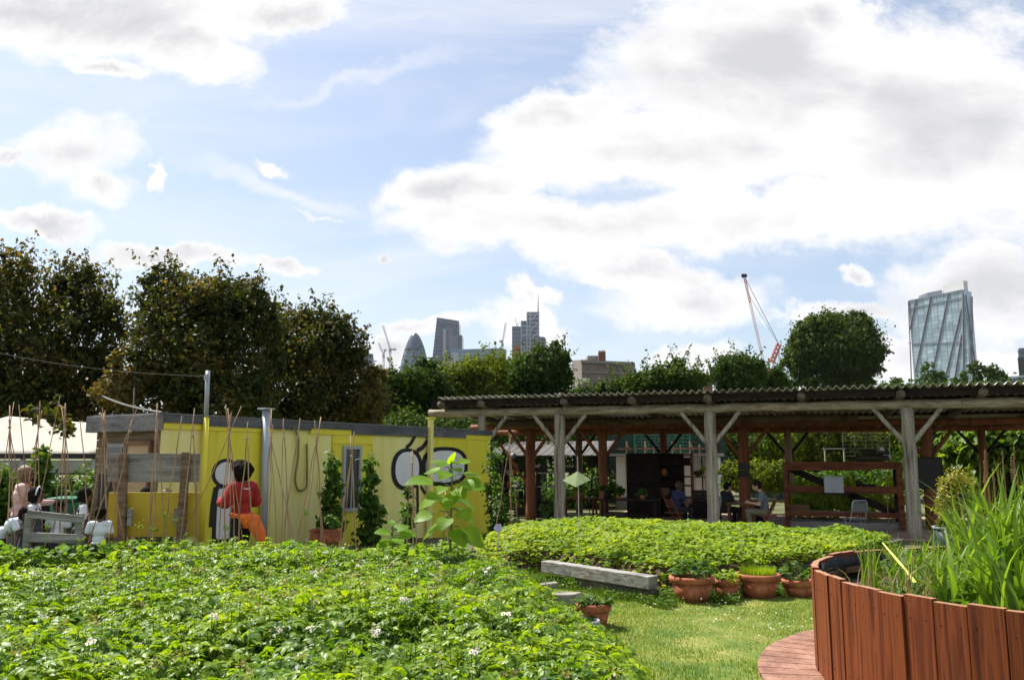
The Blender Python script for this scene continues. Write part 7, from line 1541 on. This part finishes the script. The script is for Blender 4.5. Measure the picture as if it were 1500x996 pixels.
d = Vector((a.x+c.x-b.x, a.y+c.y-b.y, a.z)); MB().add([Vector((q.x, q.y, z0)) for q in (a, b, c, d)]+[a, b, c, d], [(0, 1, 2, 3), (4, 5, 6, 7), (0, 1, 5, 4), (1, 2, 6, 5), (2, 3, 7, 6), (3, 0, 4, 7)]).build('plant_room', pn, gt)
a, b = P(1358, 429, 830), P(1380, 427, 815); MB().add([Vector((q.x, q.y+w_, z_)) for z_ in (140, a.z) for q, w_ in ((a, 0), (b, 0), (b, 18), (a, 18))], [(3, 2, 1, 0), (4, 5, 6, 7), (0, 1, 5, 4), (1, 2, 6, 5), (2, 3, 7, 6), (3, 0, 4, 7)]).build('rooftop_unit', tw_steel, gt)
# dark tower at the right edge, low roofs
o = bthing('dark_tower', 'dark tower cut off by the right edge of the picture', 1500, 600); slab(o, [(1492, 510, 600), (1530, 508, 600), (1530, 508, 640), (1493, 510, 640)], 0, tw_dark, floors=1, fm=tw_steel); slab(o, [(1490.5, 524, 590), (1530, 524, 590), (1530, 524, 599), (1491, 524, 599)], 0, M['black_paint'], name='podium')
o = bthing('low_roof', 'low grey roof line between the far trees and the dark tower', 1480, 300, 'building'); slab(o, [(1466, 552, 300), (1500, 550, 290), (1530, 551, 300), (1480, 553, 320)], 0, tw_steel, floors=.5, fm=tw_dark, fh=3)
# tiny aircraft
p = P(483, 431, 1350); pl_ = thing('airplane', 'tiny airplane in the sky above the plum trees', 'airplane', p)
MB().tube([p+Vector((-6.5, 2, -.3)), p+Vector((-4, 1.3, 0)), p+Vector((4, -1.3, .2)), p+Vector((6.5, -2, .4))], [.3, .8, .8, .2], 10).build('fuselage', tw_steel, pl_, smooth=True); MB().prism([p+Vector((-1, 0, 0)), p+Vector((1.5, 0, 0)), p+Vector((2, 6, .6)), p+Vector((1, 6, .6))], (0, 0, .25)).build('wing', tw_steel, pl_); MB().prism([p+Vector((-1, 0, 0)), p+Vector((1.5, 0, 0)), p+Vector((2, -7, .6)), p+Vector((1, -7, .6))], (0, 0, .25)).build('wing', tw_steel, pl_)
MB().prism([p+Vector((4.6, -1.5, .6)), p+Vector((6.4, -2, .6)), p+Vector((6.8, -2.1, 3)), p+Vector((6, -1.9, 3))], (.05, .25, 0)).build('tail_fin', tw_steel, pl_)
# ---------------------------------------------------------------- air
if HAZE:
    m, nt_, out_ = _new('haze_air'); v_ = nt_.nodes.new('ShaderNodeVolumePrincipled'); v_.inputs['Color'].default_value = (.80, .88, 1, 1); v_.inputs['Density'].default_value = HAZE; v_.inputs['Anisotropy'].default_value = .0; nt_.links.new(v_.outputs[0], out_.inputs['Volume'])
    o = MB().box((0, 700, 149), (3400, 1700, 302)).build('haze', m, None); reg(o, 'faint summer haze over the city', 'haze', kind='stuff')
